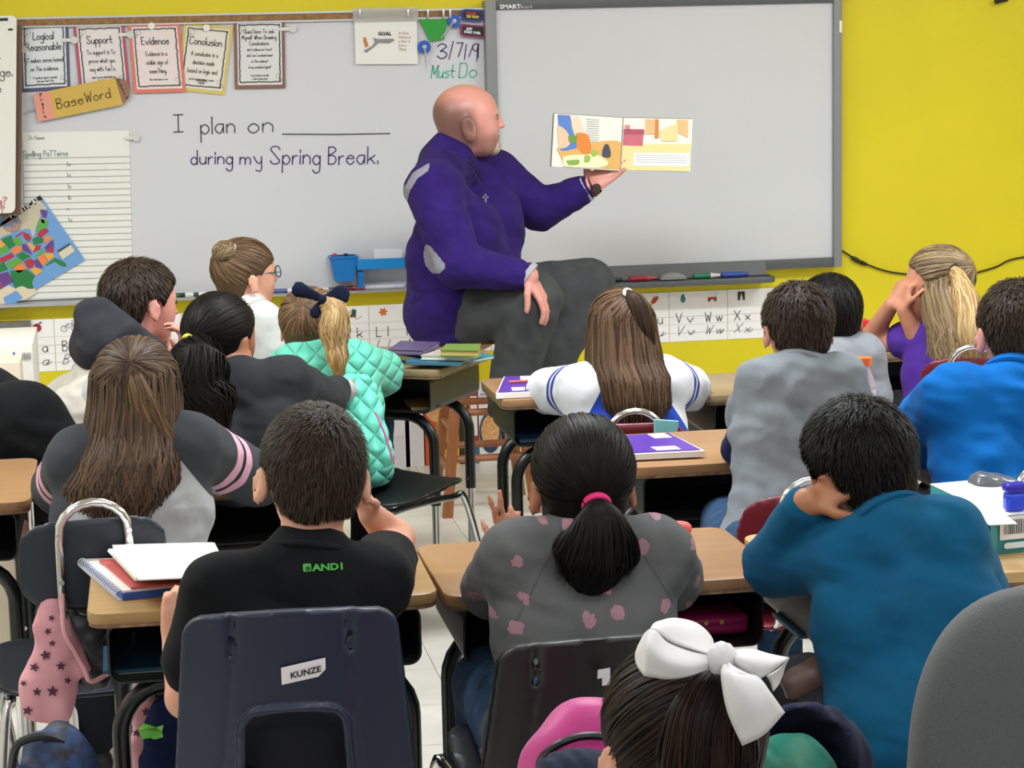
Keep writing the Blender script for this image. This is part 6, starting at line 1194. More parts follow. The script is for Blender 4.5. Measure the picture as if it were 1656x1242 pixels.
MB().tube([P(716, 240, 7.25), P(735, 252, 7.2), P(762, 272, 7.2), P(783, 308, 7.22)], .0018, 5).build('necklace_cord', pm('2A2024', .6), par, smooth=True)
MB().box(cr, (.006, .006, .034)).box(cr+V(0, 0, .006), (.02, .006, .006)).build('silver_cross', M_chrome, par)
for (a, b_, r, n) in ((P(943, 308, 7.505), P(950, 304, 7.5), .047, 'cuff'), (P(850, 442, 6.965), P(857, 447, 6.96), .046, 'cuff')): MB().tube([a, b_], [r, r*.97], 16).build(n, cloth('pale_cuff', 'A9A6B0'), par, smooth=True)
wt = P(961, 299, 7.495); MB().tube([P(954, 305, 7.5), P(963, 298, 7.49)], [.036, .034], 16, cap=False).build('watch_strap', pm('4A2226', .5), par, smooth=True)
MB().disc(P(964, 304, 7.452), .016, 16, axis=unit((.2, -1, -.2)), th=.006).build('watch_face', pm('3A2A2A', .3), par)
f = F(c-.6*H, c+.6*H, .004); W_ = lambda *a: c+hm@(V(*a)*H)
f.ell(W_(0, .30, -.36), V(.13, .11, .12)*H, hm, k=0); f.caps(W_(-.1, .37, -.2), W_(.1, .37, -.2), .03*H, k=.01); f.folds(.0015, [(1, 0, .4, .01)], 2); f.build('goatee', mat('grey_beard', '9A7F6C', .9, c2='C9BBA8', c2f=.9, vscale=60, bump=.6, bscale=400), par, 1)
# ---- picture book held up
BY = 7.46
TLb, TMb, TRb, BRb, BMb, BLb = P(896, 183, BY-.03), P(1008, 190, BY+.02), P(1121, 192, BY-.03), P(1117, 279, BY-.03), P(1003, 277, BY+.02), P(891, 270, BY-.03)
bk = thing('picture_book', 'open picture book held up in front of the interactive board', 'book', BMb)
for nm, q in (('left_cover', (TLb, TMb, BMb, BLb)), ('right_cover', (TMb, TRb, BRb, BMb))): MB().prism([p+V(0, .014, 0) for p in q], (0, .003, 0)).build(nm, pm('5A4A3A', .5), bk)
for nm, q, s in (('left_page', (TLb, TMb, BMb, BLb), 1), ('right_page', (TMb, TRb, BRb, BMb), -1)):
    q = [p*1 for p in q]; m_ = (q[0]+q[1]+q[2]+q[3])/4; MB().prism([m_+(p-m_)*.985 for p in q], (0, .012, 0)).build(nm, pm('F7F3E6', .6), bk)
dl = Draw(TLb, TMb, BLb, .002); dr_ = Draw(TMb, TRb, BMb, .002)
def L_(d, x0, w, ps, c, nm, lift=.003, vs=(183, 272)):
    mb = MB(); ps = [(x/5.914+860, y/5.914+160) for x, y in ps]
    o = []
    for px, py in ps:
        u_, v_ = d.uv(P(px, py, BY)); o.append((u_, v_))
    if len(o) > 4 and 'plate' not in nm or 'slice' in nm or 'plate' in nm: q_ = catmull(o[-2:]+o+o[:2], 5); o = [tuple(z) for z in q_[10:-11]]
    o = [(min(max(a_, .004), d.w-.002), min(max(b_, .004), d.h-.004)) for a_, b_ in o]; d.poly(mb, o, 0, lift); mb.build(nm, pm(c, .6), bk)
L_(dl, 0, 0, [(205, 470), (540, 420), (880, 420), (900, 680), (190, 650)], 'E5B469', 'table_print', .0028)
L_(dl, 0, 0, [(215, 140), (340, 140), (360, 280), (420, 440), (360, 480), (220, 460)], '5B86CF', 'blue_shirt_print'); L_(dl, 0, 0, [(340, 150), (430, 160), (500, 330), (520, 420), (420, 400), (370, 280)], 'F0D9C0', 'arm_print', .0034)
L_(dl, 0, 0, [(212, 260), (300, 300), (350, 400), (300, 460), (215, 450)], 'F0C8A8', 'hand_print', .0036); L_(dl, 0, 0, [(400, 330), (520, 340), (560, 450), (540, 520), (480, 520), (400, 440)], 'E58A3E', 'orange_vegetable_print', .004)
L_(dl, 0, 0, [(320, 350), (420, 350), (400, 420), (330, 410)], '6E9A4A', 'green_leaf_print', .0044); L_(dl, 0, 0, [(270, 550), (480, 530), (640, 540), (740, 620), (600, 660), (220, 650)], 'F4EFC4', 'plate_print', .0036)
L_(dl, 0, 0, [(300, 590), (430, 580), (420, 625), (310, 625)], '8DB04E', 'green_slice_print', .0044); L_(dl, 0, 0, [(490, 540), (550, 545), (540, 600), (480, 600)], '9CC05A', 'green_slice_print', .0044); L_(dl, 0, 0, [(570, 490), (640, 510), (600, 550), (560, 540)], '9CC05A', 'green_slice_print', .0044)
L_(dl, 0, 0, [(700, 440), (740, 440), (765, 520), (750, 560), (680, 550), (680, 480)], '4A4A5E', 'jar_print', .0044)
mb = MB()
for i in range(11): dl.rect(mb, *dl.uv(P(860+510/5.914, 160+(190+i*21)/5.914, BY)), .048, .0016, lift=.003)
mb.build('text_lines', pm('A5ACC0', .7), bk)
L_(dr_, 0, 0, [(850, 430), (1530, 430), (1510, 690), (870, 680)], 'F1E1A0', 'floor_print', .0028); L_(dr_, 0, 0, [(830, 300), (1070, 300), (1060, 450), (835, 445)], 'CF6F80', 'pink_chest_print', .0036); L_(dr_, 0, 0, [(840, 290), (1075, 290), (1075, 340), (840, 340)], 'B85468', 'pink_chest_print', .004)
L_(dr_, 0, 0, [(890, 250), (940, 250), (940, 300), (890, 300)], 'E08A94', 'toy_print', .004); L_(dr_, 0, 0, [(1090, 180), (1180, 185), (1180, 330), (1090, 340)], 'EBC088', 'wall_print', .0036); L_(dr_, 0, 0, [(1180, 185), (1215, 185), (1210, 375), (1175, 375)], 'D58A48', 'door_post_print', .004); L_(dr_, 0, 0, [(1390, 190), (1490, 190), (1490, 370), (1400, 320)], 'EBC088', 'wall_print', .0036)
L_(dr_, 0, 0, [(1220, 300), (1400, 230), (1390, 400), (1240, 400)], 'F0DDA0', 'path_print', .0036); L_(dr_, 0, 0, [(975, 515), (1505, 515), (1500, 640), (970, 640)], 'FAF8F4', 'text_panel', .0036)
mb = MB()
for i in range(4): dr_.rect(mb, *dr_.uv(P(860+(990)/5.914, 160+(535+i*22)/5.914, BY)), .175, .0014, lift=.0044)
mb.build('text_lines', pm('A5ACC0', .7), bk)
# ---- things on the desks
def top(px, py, z=DZ): return PZ(px, py, z)
def slab(pts, z0, z1, name, m, par, bev=.0): return MB().prism([(p[0], p[1], z0) for p in pts], (0, 0, z1-z0)).build(name, m, par, bevel=bev)
def quadz(a, b, c_, d_, z): return [top(*q, z) for q in (a, b, c_, d_)]
# paper stack
q = quadz((135, 912), (330, 905), (372, 948), (198, 966), DZ+.006); t = thing('spiral_notebook', 'blue spiral notebook at the bottom of the paper stack', 'notebook', (q[0]+q[2])/2*V(1, 1, 0)+V(0, 0, DZ))
slab(q, DZ+.001, DZ+.012, 'notebook_cover', pm('2B4F9E', .4), t); slab([p+(q[0]*0+((q[0]+q[2])/2-p)*.03) for p in q], DZ+.0125, DZ+.016, 'notebook_pages', M_paper, t)
for i in range(22): p = q[0]+(q[3]-q[0])*(i+.5)/22; MB().tube([p*V(1, 1, 0)+V(-.003+.008*math.cos(a), 0, DZ+.009+.0085*math.sin(a)) for a in np.linspace(0, 6.28, 10)], .0011, 5).build('spiral_ring', pm('DDE2EE', .3), t)
q = quadz((160, 905), (325, 900), (362, 940), (212, 950), DZ+.02); t = slab(q, DZ+.017, DZ+.021, 'coral_folder', pm('C9605C', .5), None); tag(t, 'coral red folder between the blue notebook and the white papers', 'folder')
rr = random.Random(4)
for i in range(12):
    z = DZ+.0215+i*.0028; dx, dy = rr.uniform(-7, 7), rr.uniform(-4, 4); dxx = 8 if i > 6 else 0
    q = quadz((186+dx-dxx, 886+dy+dxx*.3), (345+dx*.5, 882+dy), (368+dx*.7, 930+dy), (222+dx, 936+dy), z)
    o = slab(q, z, z+.0022, 'paper_sheet', M_paper, None, 0); tag(o, 'white sheet in the paper pile on the grained oak desk', 'paper', 'white sheets in the paper stack')
# purple folders
def folder(q, z, name, label, pencil=False):
    p = quadz(*q, z); t = thing(name, label, 'folder', ((p[0]+p[2])/2)*V(1, 1, 0)+V(0, 0, z-.018))
    slab(p, z-.016, z-.003, 'white_pages', M_paper, t); p = [V(a[0], a[1], z-.0028) for a in p]; c_ = sum(p)/4; mb = MB()
    e = lambda u, v: (p[0]*(1-u)+p[1]*u)*(1-v)+(p[3]*(1-u)+p[2]*u)*v
    MB().prism([e(.04, .04), e(.96, .04), e(.96, .96), e(.04, .96)], (0, 0, .002)).build('purple_cover', mat('purple_cover', '4E2A96', .4), t)
    MB().prism([e(.5, .06)+V(0, 0, .002), e(.86, .06)+V(0, 0, .002), e(.86, .3)+V(0, 0, .002), e(.55, .3)+V(0, 0, .002)], (0, 0, .0008)).build('white_label', M_paper, t); MB().prism([e(.35, .74)+V(0, 0, .002), e(.7, .74)+V(0, 0, .002), e(.72, .92)+V(0, 0, .002), e(.4, .92)+V(0, 0, .002)], (0, 0, .0008)).build('white_label', M_paper, t)
    return t, e
folder(((1008, 702), (1082, 698), (1140, 727), (1015, 733)), DZ+.02, 'purple_folder', 'larger purple folder with two white labels, beside the black haired girl')
t, e = folder(((815, 607), (868, 606), (866, 632), (802, 635)), DZ+.018, 'purple_folder', 'small purple and white folder at the left of the blue raglan girl')
tag(MB().tube([e(.25, .5)+V(0, 0, .007), e(1.1, .45)+V(0, 0, .007)], .0035, 6).build('pencil', pm('E0603A', .5)), 'orange pencil lying on the small purple folder', 'pencil')
# books on the turned desk
def booky(q, z, th, cc, name, label, pages='E9E4D0', tilt=0):
    p = quadz(*q, z); t = thing(name, label, 'book', ((p[0]+p[2])/2)*V(1, 1, 0)+V(0, 0, z), 'books piled on the turned tan desk'); c_ = sum(p)/4
    tl_ = lambda a, s: V(a[0], a[1], z+tilt*np.linalg.norm((a-p[0])[:2])); p = [tl_(a, 0) for a in p]
    MB().prism(p, (0, 0, .0025)).build('back_cover', pm(cc, .4), t); MB().prism([c_*V(1, 1, 0)+V(0, 0, 0)+(a-c_)*V(.96, .94, 0)+V(0, 0, a[2]+.0026) for a in p], (0, 0, th-.005)).build('page_block', pm(pages, .8), t); MB().prism([a+V(0, 0, th-.0022) for a in p], (0, 0, .0025)).build('front_cover', pm(cc, .4), t); return t
booky(((700, 588), (765, 575), (800, 580), (740, 592)), DZ+.002, .01, '2F8A9A', 'thin_book', 'thin teal book at the bottom right of the pile'); booky(((655, 590), (700, 574), (782, 576), (745, 592)), DZ+.013, .009, '2C6C8C', 'thin_book', 'thin blue book in the middle of the pile')
booky(((625, 580), (650, 570), (705, 576), (680, 589)), DZ+.002, .018, '2B2A34', 'dark_book', 'dark covered book at the left of the pile'); booky(((628, 573), (648, 563), (712, 566), (685, 580)), DZ+.025, .014, '4A3A6A', 'purple_book', 'purple and black book lying tilted on the dark one', '8A7A9A', .06)
booky(((680, 582), (712, 572), (778, 572), (760, 584)), DZ+.0245, .013, 'B8B4A8', 'white_book', 'pale book under the green one'); booky(((712, 576), (722, 566), (778, 566), (775, 577)), DZ+.04, .018, '6E8A3E', 'green_book', 'green covered book on top of the pile', 'C2A860')
# pencil case inside the walnut desk
a = P(1150, 1012, 3.66); pc = thing('pencil_case', 'magenta hard pencil case inside the walnut desk', 'pencil case', V(a[0], a[1]+.05, DZ-.122))
f = F(a+V(-.09, -.01, -.08), a+V(.1, .12, .08), .004); f.box(V(a[0], a[1]+.05, DZ-.1), (.072, .045, .0185), rd=.012, k=0); f.fn(lambda X, Y, Z: np.maximum(np.abs(Z-DZ+.102)-.0016, .0455-.003-np.abs(Y-a[1]-.05)) + 0*X, 's', .001); f.build('case_shell', mat('magenta_plastic', 'A81C5C', .3), pc, 1)
for dx in (-.03, -.008, .02): MB().disc((a[0]+dx, a[1]+.0045, DZ-.093), .004, 10, th=.002).build('gold_stud', pm('D8B85A', .3), pc)
for (dk, px, py, Y_, cc, l, wd) in (('D3', 1345, 1047, 3.62, '2E5E78', 'blue folder lying inside the light oak desk', .12), ('D7', 690, 650, 6.2, '8A6A3A', 'tan ruler lying inside the turned tan desk', .09), ('D6', 1180, 810, 4.68, '2A2A2E', 'black pouch inside the walnut desk behind the boy in grey', .05), ('D8', 870, 705, 5.62, '2C5A80', 'blue folder inside the desk of the blue raglan girl', .1), ('D1', 225, 1085, 3.7, '1E4A62', 'blue folder inside the grained oak desk', .12)):
    x = P(px, py, Y_)[0]; z = DZ-.122; t = thing('desk_folder', l, 'folder', (x, Y_+.08, z)); MB().box((x, Y_+.08, z+.005), (wd, .16, .006)).build('cover', pm(cc, .5), t); MB().box((x, Y_+.08, z+.001), (wd-.006, .155, .002)).build('pages', M_paper, t)
# teal carton, sharpener, pouch on the light oak desk
a, b_ = top(1577, 893), top(1665, 899); W0 = P(1545, 840, a[1])
bx_ = thing('carton', 'teal and white carton with a barcode on the light oak desk, right edge', 'box', (a+b_)/2)
A = top(1612, 897); B_ = A+V(.16, .02, 0); C_ = top(1556, 868); hgt = .068
base = [A, B_, B_+(C_-A)*2.0, A+(C_-A)*2.0]
MB().prism(base, (0, 0, hgt)).build('carton_body', pm('2F8C96', .5), bx_, bevel=.002)
up_ = V(0, 0, hgt+.0005); MB().prism([p+up_ for p in base], (0, 0, .0015)).build('carton_top', pm('ECE9EC', .5), bx_)
df = Draw(A+V(0, -.002, hgt), B_+V(0, -.002, hgt), A+V(0, -.002, 0), .0015); mb = MB(); df.rect(mb, .004, .0, .08, .042); mb.build('white_label', pm('E4E2E4', .5), bx_)
mb = MB(); rr = random.Random(2); x = .012
while x < .07: w_ = rr.choice((.001, .0018, .0028)); df.rect(mb, x, .006, w_, .026, lift=.0026); x += w_+rr.choice((.0012, .002))
mb.build('barcode', pm('55555A', .6), bx_); mb = MB(); df.poly(mb, rrect(.065, .011, .005, 4, .045, .053)); mb.build('white_band', pm('D9E4E6', .5), bx_)
dg_ = Draw(A+(C_-A)*2+V(-.002, 0, hgt), A+V(-.002, 0, hgt), A+(C_-A)*2+V(-.002, 0, 0), .0015); mb = MB(); dg_.rect(mb, .1*dg_.w, .018, .8*dg_.w, .04); mb.build('side_picture', mat('pale_picture', 'B9C6C0', .5, c2='8FA8A6', c2f=.8, vscale=40), bx_)
z = DZ+hgt+.003; sp = P(1644, 836, A[1]+.02); t = thing('pencil_sharpener', 'blue canister pencil sharpener standing on the white carton top', 'sharpener', (sp[0], A[1]+.03, z))
f = F((sp[0]-.04, A[1]-.01, z-.01), (sp[0]+.04, A[1]+.07, z+.08), .003); f.box((sp[0], A[1]+.03, z+.017), (.019, .013, .017), rd=.006, k=0); f.build('canister', mat('clear_blue_plastic', '1440D8', .15, alpha=.9), t, 1)
f = F((sp[0]-.04, A[1]-.01, z-.01), (sp[0]+.04, A[1]+.07, z+.08), .003); f.box((sp[0], A[1]+.03, z+.042), (.0205, .0145, .0085), rd=.005, k=0); f.build('lid', pm('2A22A8', .3), t, 1)
q = [top(1560, 796, DZ+.09)+V(0, .02, 0), top(1600, 793, DZ+.09)+V(0, .02, 0), top(1645, 830, DZ+.09), top(1600, 832, DZ+.09)]
MBp = slab([V(p[0], p[1], 0) for p in q], DZ+hgt+.0025, DZ+hgt+.004, 'loose_paper', M_paper, None); tag(MBp, 'loose white paper on the carton beside the sharpener', 'paper')
f = F(P(1580, 800, 3.85)-.02, P(1655, 765, 4.0)+.03, .005); m_ = P(1610, 785, 3.92); f.ell(m_, (.05, .04, .022), roty(.2), k=0, p=3); f.folds(.003, [(1, 0, .3, .03)], 2); tag(f.build('plastic_pouch', mat('smoky_plastic', '5C6066', .25), None, 1), 'smoky grey plastic pouch on the desk under the arm of the boy in bright blue', 'pouch')
# water bottle
x, _, z1 = P(1396, 578, 4.86); r = .018; bt = thing('water_bottle', 'clear plastic bottle with an orange cap right of the boy in grey', 'bottle', (x, 4.86, DZ+.002))
prof = [(0, .0), (.027, .002), (.029, .02), (.027, .04), (.029, .06), (.0275, .08), (.029, .1), (.028, .13), (.02, .155), (.0135, .165), (.0135, z1-DZ-.02)]
def lathe(prof, cx_, cy_, cz_, n=20): vs = [(cx_+r_*math.cos(t_), cy_+r_*math.sin(t_), cz_+h_) for r_, h_ in prof for t_ in np.linspace(0, 2*math.pi, n, endpoint=False)]; fs = [(i*n+k_, i*n+(k_+1) % n, (i+1)*n+(k_+1) % n, (i+1)*n+k_) for i in range(len(prof)-1) for k_ in range(n)]; return vs, fs
hB = z1-DZ; prof = [(r_, h_*hB/.2) for r_, h_ in [(0.001, .0), (.027, .002), (.029, .02), (.027, .04), (.029, .06), (.0275, .08), (.029, .1), (.028, .13), (.02, .155), (.0145, .168), (.0145, .186)]]
mk('bottle_body', *lathe(prof, x, 4.86, DZ+.003), mat('clear_bottle', 'D8C8D0', .12, alpha=.45), bt, True); MB().tube([(x, 4.86, DZ+hB*.9), (x, 4.86, DZ+hB)], .0195, 20).build('orange_cap', pm('F06A28', .4), bt, smooth=True)
mk('bottle_label', *lathe([(.0295, .06), (.0295, .1)], x, 4.86, DZ+.003), pm('D8D4D8', .4), bt, True)
# floral pouch at the far edge of the walnut desk
a = top(1088, 868); f = F(a-.08, a+.1, .005); f.ell(a+V(-.0, .0, .014), (.036, .018, .015), k=0, p=3); tag(f.build('floral_pouch', mat('floral_print', 'D9483A', .7, spots=(60, .35, 'E9A0A8', .2)), None, 1), 'red and pink floral pouch at the far edge of the walnut desk', 'pouch')
f = F(P(1383, 530, 5.95)-.06, P(1400, 520, 6.05)+.06, .005); a = V(P(1386, 530, 6.12)[0], 6.14, DZ+.001); tag(MB().prism([a+V(-.04, -.03, 0), a+V(.04, -.03, 0), a+V(.04, .03, 0), a+V(-.04, .03, 0)], (0, 0, P(1386, 519, 6.12)[2]-DZ)).build('red_bin', pm('C0202C', .4), bevel=.004), 'red plastic bin on the far desk beside the elbow of the girl in purple', 'bin')
a = P(1078, 688, 5.05); tag(MB().prism([a+V(-.028, 0, .015), a+V(.03, 0, .008), a+V(.024, 0, -.03), a+V(-.028, 0, -.03)], (0, .012, 0)).build('cyan_cloth', pm('7FC4CC', .8)), 'pale cyan cloth tucked over the maroon chair of the blue raglan girl', 'cloth')
a = P(976, 1094, 3.085); tag(MB().prism([a+V(-.008, 0, .01), a+V(.01, 0, .012), a+V(.01, 0, -.013), a+V(-.002, 0, -.014), a+V(-.002, 0, -.002), a+V(-.009, 0, -.003)], (0, .002, 0)).build('torn_label', pm('C2C4C8', .6)), 'torn pale sticker on the black shell chair', 'sticker')
# ---- cereal boxes along the wall
def cbox(px0, px1, py1, c1, label, Y_=8.12, hh_=.30, pics=()):
    p0 = P(px0, py1, Y_); p1 = P(px1, py1, Y_); t = thing('cereal_box', label, 'box', ((p0[0]+p1[0])/2, Y_+.03, 0), 'cereal boxes on the floor under the alphabet cards'); w = p1[0]-p0[0]
    MB().box(((p0[0]+p1[0])/2, Y_+.03, hh_/2), (w-.003, .06, hh_)).build('carton', pm(c1, .5), t); d = Draw((p0[0], Y_-.0005, hh_), (p1[0], Y_-.0005, hh_), (p0[0], Y_-.0005, 0), .0012)
    for k_, (cc, kind, *a_) in enumerate(pics):
        mb = MB()
        if kind == 'o': d.oval(mb, a_[0]*w, a_[1]*hh_, a_[2]*w, a_[3]*hh_, lift=.001+.0008*k_)
        elif kind == 'r': d.rect(mb, a_[0]*w, a_[1]*hh_, a_[2]*w, a_[3]*hh_, lift=.001+.0008*k_)
        elif kind == 't': ftext(d, 'box_lettering', a_[3], a_[0]*w, a_[1]*hh_, a_[2], pm(cc, .5), t, lift=.001+.0008*k_, bold=.002); continue
        mb.build('box_print', pm(cc, .5) if cc != 'FLK' else mat('cereal_print', 'C9803A', .7, c2='E8C08A', c2f=1, vscale=90), t)
cbox(590, 664, 742, 'D9D4DA', 'white cereal box with purple letters, leftmost of the boxes by the wall', pics=[('E3E0E4', 'r', .1, .1, .8, .5)]); cbox(628, 629, 742, 'FFFFFF', 'x') if False else None
cbox(666, 667, 742, 'E2DEE2', 'x') if False else None
cbox(665-9, 690-3, 741, 'DEDADF', 'narrow white box end with a purple letter', pics=[('4A2A8A', 't', .2, .42, .075, 'h')])
cbox(688, 743, 738, 'D4562A', 'orange and yellow cereal box behind the desk leg', pics=[('E0A426', 'r', .35, .45, .65, .55), ('FLK', 'o', .42, .3, .38, .16), ('E6C84A', 'o', .85, .12, .12, .1)])
cbox(744, 757, 736, '8E9A3A', 'olive green box edge between the orange and the red boxes', pics=[('2A2A22', 'r', 0, .4, 1, .6)])
cbox(757, 775, 736, 'B0262E', 'red and white cereal box partly behind the stool', pics=[('E8E4E0', 'r', .3, .15, .6, .5), ('3C5E8A', 'r', 0, .72, 1, .28)]); cbox(775, 812, 733, 'E4E4E8', 'white cereal box showing a bowl, seen between the stool legs', pics=[('9AA0B8', 'r', .1, .12, .8, .03), ('9AA0B8', 'r', .1, .2, .8, .02), ('23405A', 'o', .5, .62, .48, .26), ('FLK', 'o', .5, .6, .4, .2)])
cbox(820, 850, 731, 'E8E6EA', 'white cereal box right of the stool', pics=[('2A3A5E', 'r', 0, .6, 1, .2)])
# ---- boxes at the left
t = thing('cardboard_box', 'white shipping box with a barcode label at the left edge', 'box', P(20, 650, 6.2)*V(1, 1, 0)); a0 = P(-60, 558, 6.1); a1 = P(52, 558, 6.1); MB().box(((a0[0]+a1[0])/2, 6.3, a1[2]/2), (a1[0]-a0[0], .4, a1[2])).build('carton', pm('D4D0C8', .7), t, bevel=.003)
d = Draw(P(0, 560, 6.098), P(52, 560, 6.098), P(0, 606, 6.098), .001); mb = MB(); d.rect(mb, .4*d.w, .2*d.h, .06*d.w, .25*d.h); mb.build('blue_stripe', pm('2E6AB4', .5), t); mb = MB(); [d.rect(mb, .7*d.w+i*.004, .22*d.h, .002, .25*d.h) for i in range(6)]; mb.build('barcode', pm('6A6A6A', .5), t)
t = thing('cream_carton', 'cream carton in front of the white shipping box', 'box', P(20, 650, 5.95)*V(1, 1, 0)); a0 = P(-80, 586, 5.9); a1 = P(32, 586, 5.9); MB().box(((a0[0]+a1[0])/2, 5.98, a1[2]/2), (a1[0]-a0[0], .14, a1[2])).build('carton', pm('CFC3AE', .7), t, bevel=.003)
a0, a1 = P(-60, 522, 8.25), P(49, 520, 8.25); z0 = P(20, 556, 8.25)[2]; tag(MB().box(((a0[0]+a1[0])/2, 8.275, (z0+a1[2])/2), (a1[0]-a0[0], .03, a1[2]-z0)).build('grey_panel', mat('grey_board', '77746E', .7, c2='6A665F', vscale=20)), 'dull grey board on the wall left of the alphabet cards', 'panel')
# ---- jackets, bags and papers
def star(mb, c_, r_, rot, ax_=V(1, 0, 0), up_=V(0, 0, 1), nr=V(0, -1, 0)):
    mb.add([c_+(ax_*math.cos(rot+i*math.pi/5)+up_*math.sin(rot+i*math.pi/5))*(r_ if i % 2 == 0 else r_*.45)+nr*.0 for i in range(10)], [tuple(range(10))])
M_pk = cloth('pink_fleece', 'D9A0A8', c2='CF949E', vscale=20)
jk = thing('star_jacket', 'pink jacket with dark stars hanging from the navy looped chair', 'jacket', P(110, 1160, 3.95)*V(1, 1, 0)+V(0, 0, P(110, 1160, 3.95)[2]))
f = F(P(30, 1180, 3.9)-.03, P(200, 950, 4.1)+.05, .0055)
for a, b_, r1, r2 in (((85, 985), (80, 1010), .022, .028), ((85, 1010), (95, 1050), .03, .035), ((90, 1050), (65, 1110), .035, .035), ((95, 1060), (95, 1130), .035, .03), ((60, 1100), (55, 1145), .03, .022), ((100, 1120), (95, 1150), .025, .02), ((110, 1040), (135, 1080), .02, .014), ((80, 1110), (80, 1150), .03, .024)): f.caps(P(*a, 3.98), P(*b_, 3.97), r1, r2, k=.02, flat=((0, 1, 0), .6))
f.folds(.005, [(1, .1, .5, .05), (.5, .1, -1, .07)], 3); so = f.build('jacket_body', M_pk, jk, 1)
rr = random.Random(8); 
for px, py, r_ in ((83, 1000, .006), (78, 1020, .007), (85, 1040, .007), (75, 1059, .010), (57, 1079, .009), (98, 1076, .009), (85, 1117, .011), (46, 1148, .009), (60, 1118, .008), (108, 1100, .007), (40, 1105, .006)):
    mb = MB(); star(mb, P(px, py, 3.85), r_, .5+px*.1); stick(mb.build('star_print', pm('4A2A3C', .8), jk), so, .004)
f = F(P(95, 1120, 3.95)-.04, P(180, 960, 4.1)+.05, .0055)
for a, b_, r1, r2 in (((108, 990), (140, 1030), .012, .03), ((140, 1030), (150, 1090), .035, .03), ((125, 1010), (175, 1060), .02, .02), ((165, 1060), (165, 1095), .02, .02)): f.caps(P(*a, 3.99), P(*b_, 3.99), r1, r2, k=.02, flat=((0, 1, 0), .5))
f.folds(.006, [(1, .1, .9, .05), (.7, .1, -1, .04)], 6); f.build('jacket_lining', mat('black_satin', '1C1D24', .35, spec=.6), jk, 1)
MB().tube(catmull([P(100, 960, 3.95), P(104, 1020, 3.93), P(122, 1055, 3.93), (P(137, 1082, 3.93)), P(147, 1102, 3.93), P(175, 1090, 3.95)], 5), .0045, 6).build('pink_edging', M_pk, jk, smooth=True)
j2 = thing('pink_sleeve', 'pink starred sleeve hanging under the grained oak desk', 'jacket', P(250, 1200, 3.75)*V(1, 1, 0)+V(0, 0, .2))
f = F(P(215, 1300, 3.6)-.03, P(290, 1080, 3.9)+.05, .0055)
for a, b_, r1, r2 in (((255, 1090), (235, 1150), .03, .025), ((235, 1150), (226, 1200), .02, .018), ((226, 1200), (230, 1260), .018, .024), ((262, 1095), (250, 1130), .03, .03)): f.caps(P(*a, 3.80), P(*b_, 3.78), r1, r2, k=.02, flat=((0, 1, 0), .6))
f.folds(.004, [(1, .1, .5, .05)], 3); so = f.build('sleeve_cloth', M_pk, j2, 1)
for px, py, r_ in ((256, 1130, .009), (237, 1150, .009), (248, 1108, .007), (222, 1185, .008), (243, 1168, .006)): mb = MB(); star(mb, P(px, py, 3.65), r_, .5+px*.1); stick(mb.build('star_print', pm('4A2A3C', .8), j2), so, .003)
j3 = thing('navy_jacket', 'navy jacket with a lime green leaf beside the navy shell chair', 'jacket', P(262, 1230, 3.6)*V(1, 1, 0)+V(0, 0, .15))
f = F(P(220, 1310, 3.5)-.03, P(320, 1110, 3.8)+.05, .0055)
for a, b_, r1, r2 in (((285, 1135), (265, 1180), .03, .04), ((265, 1180), (265, 1240), .035, .04), ((265, 1240), (270, 1290), .04, .04)): f.caps(P(*a, 3.70), P(*b_, 3.68), r1, r2, k=.02, flat=((0, 1, 0), .6))
f.folds(.005, [(1, .1, .5, .05)], 5); so = f.build('jacket_cloth', cloth('navy_nylon', '161E3E'), j3, 1)
mb = MB(); d = Draw(P(224, 1165, 3.55), P(262, 1165, 3.55), P(224, 1200, 3.55)); d.poly(mb, [(0, .015), (.01, .006), (.018, .006), (.03, .01), (.039, .008), (.038, .018), (.04, .026), (.027, .03), (.02, .028), (.008, .03)]); tag(mb.build('green_leaf', pm('7ED653', .6)), 'lime green paper leaf on the navy jacket', 'decoration'); 
o_ = bpy.data.objects['green_leaf']; stick(o_, so, .004)
# backpacks
bp = thing('backpack', 'dark blue camouflage backpack on the floor, lower left corner', 'backpack', P(85, 1235, 3.6)*V(1, 1, 0)+V(0, 0, 0)); yb_ = 3.55; x0, z0 = P(95, 1235, yb_)[0], P(95, 1235, yb_)[2]
f = F((x0-.12, yb_-.1, z0-.34), (x0+.12, yb_+.12, z0+.09), .007); f.ell((x0, yb_, z0-.12), (.075, .07, .185), k=0, p=2.6); f.ell((x0-.01, yb_-.055, z0-.16), (.055, .03, .11), k=.01, p=3); f.folds(.003, [(1, .2, .5, .06)], 2)
f.build('bag_body', mat('blue_camouflage', '0F1116', .6, c2='1F3E6E', c2f=.35, vscale=28, bump=.3, bscale=300), bp, 1); MB().tube(catmull([(x0-.07, yb_-.02, z0+.0), (x0-.055, yb_-.04, z0+.055), (x0-.02, yb_-.04, z0+.065), (x0+.01, yb_-.03, z0+.05)], 5), [.012]*16, 8).build('carry_loop', M_blk, bp, smooth=True) if False else MB().tube(catmull([(x0-.075, yb_-.02, z0+.0), (x0-.06, yb_-.04, z0+.05), (x0-.02, yb_-.04, z0+.06), (x0+.01, yb_-.03, z0+.045)], 5), .007, 8).build('carry_loop', M_blk, bp, smooth=True)
yb_ = 2.78; x0, z0 = P(940, 1230, yb_)[0], P(940, 1230, yb_)[2]; bp = thing('backpack', 'magenta backpack with black piping on the back of the black shell chair', 'backpack', (x0, yb_, z0-.3))
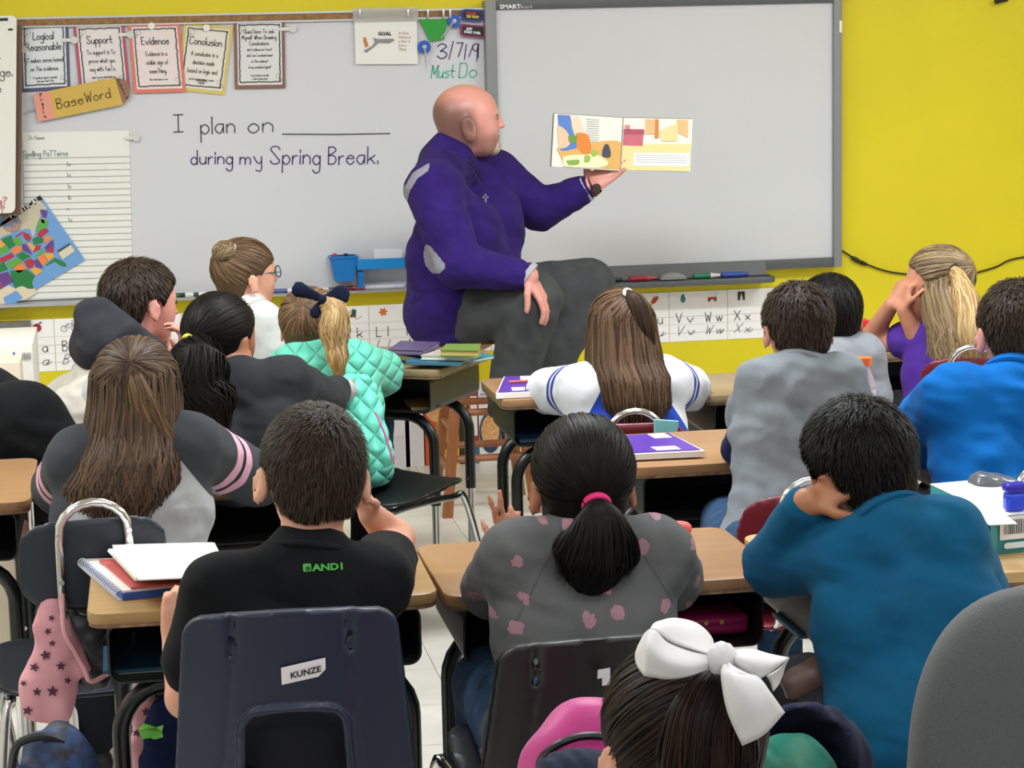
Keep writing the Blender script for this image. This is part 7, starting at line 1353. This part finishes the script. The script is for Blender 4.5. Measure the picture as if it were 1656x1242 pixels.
f = F((x0-.16, yb_-.12, z0-.34), (x0+.16, yb_+.1, z0+.12), .007); f.ell((x0+.0, yb_, z0-.12), (.105, .07, .205), roty(.15), k=0, p=2.5); f.folds(.003, [(1, .2, .5, .08)], 2); so = f.build('bag_body', mat('magenta_nylon', 'B02078', .5, bump=.2, bscale=400, sheen=.2), bp, 1)
for off in (0,):
    pts = catmull([P(870, 1240, yb_-.02), P(880, 1222, yb_-.05), P(905, 1203, yb_-.066), (P(935, 1192, yb_-.07)), P(960, 1190, yb_-.07), P(985, 1192, yb_-.066)], 5); MB().tube(pts, .0055, 8).build('black_piping', M_blk, bp, smooth=True)
f = F(P(900, 1260, 2.6)-.06, P(960, 1220, 2.7)+.08, .005); a = P(935, 1255, 2.68); f.ell(a, (.06, .04, .035), k=0); f.folds(.003, [(1, .2, .4, .02)], 3); tag(f.build('bag_strap', cloth('dark_denim_knit', '2A3040'), None, 1), 'dark ribbed strap in front of the magenta backpack', 'strap')
# navy bag with green lining
yb_ = 2.45; g = thing('open_bag', 'navy drawstring bag with a green lining beside the girl with the white bow', 'bag', P(1310, 1235, yb_)*V(1, 1, 0)+V(0, 0, .3))
f = F(P(1225, 1320, yb_-.1)-.03, P(1375, 1175, yb_+.1)+.06, .005); a = P(1298, 1250, yb_); f.ell(a, (.085, .07, .085), k=0); f.ell(a+V(-.01, -.03, .015), (.06, .06, .07), k=.003, op='s'); f.folds(.004, [(1, .2, -.6, .035)], 4); f.build('bag_cloth', cloth('navy_canvas', '1C2236'), g, 1)
f = F(P(1225, 1320, yb_-.1)-.03, P(1375, 1175, yb_+.1)+.06, .005); f.ell(a+V(-.02, -.02, -.005), (.055, .045, .062), k=0); f.folds(.004, [(1, .2, .6, .03)], 4); f.build('bag_lining', cloth('sea_green_cloth', '2E7D6C', c2='5E8C7C', vscale=20), g, 1)
# brown puffy jacket on the lap under the oak desk
f = F(P(1270, 1150, 3.1)-.04, P(1440, 1065, 3.5)+.06, .006)
for a, b_, r1, r2 in (((1290, 1105), (1330, 1092), .03, .035), ((1330, 1095), (1390, 1085), .035, .03), ((1300, 1120), (1400, 1110), .02, .03)): f.caps(P(*a, 3.34), P(*b_, 3.34), r1*.9, r2*.9, k=.02)
f.folds(.005, [(1, .1, .4, .035), (.6, .1, -1, .05)], 3); tag(f.build('brown_jacket', mat('brown_satin', '5A4640', .45, spec=.5), None, 1), 'crumpled brown jacket under the light oak desk', 'jacket')
# papers on the floor
for (q, cc, l) in (([(112, 1078), (160, 1076), (186, 1100), (150, 1122)], 'D9D9DC', 'white worksheet on the floor under the looped chair'), ([(110, 1108), (138, 1118), (120, 1140), (108, 1136)], '8A6AB0', 'purple and white paper on the floor under the looped chair')):
    tag(slab([PZ(*p, .002) for p in q], .0015, .0028, 'floor_paper', pm(cc, .7), None), l, 'paper')
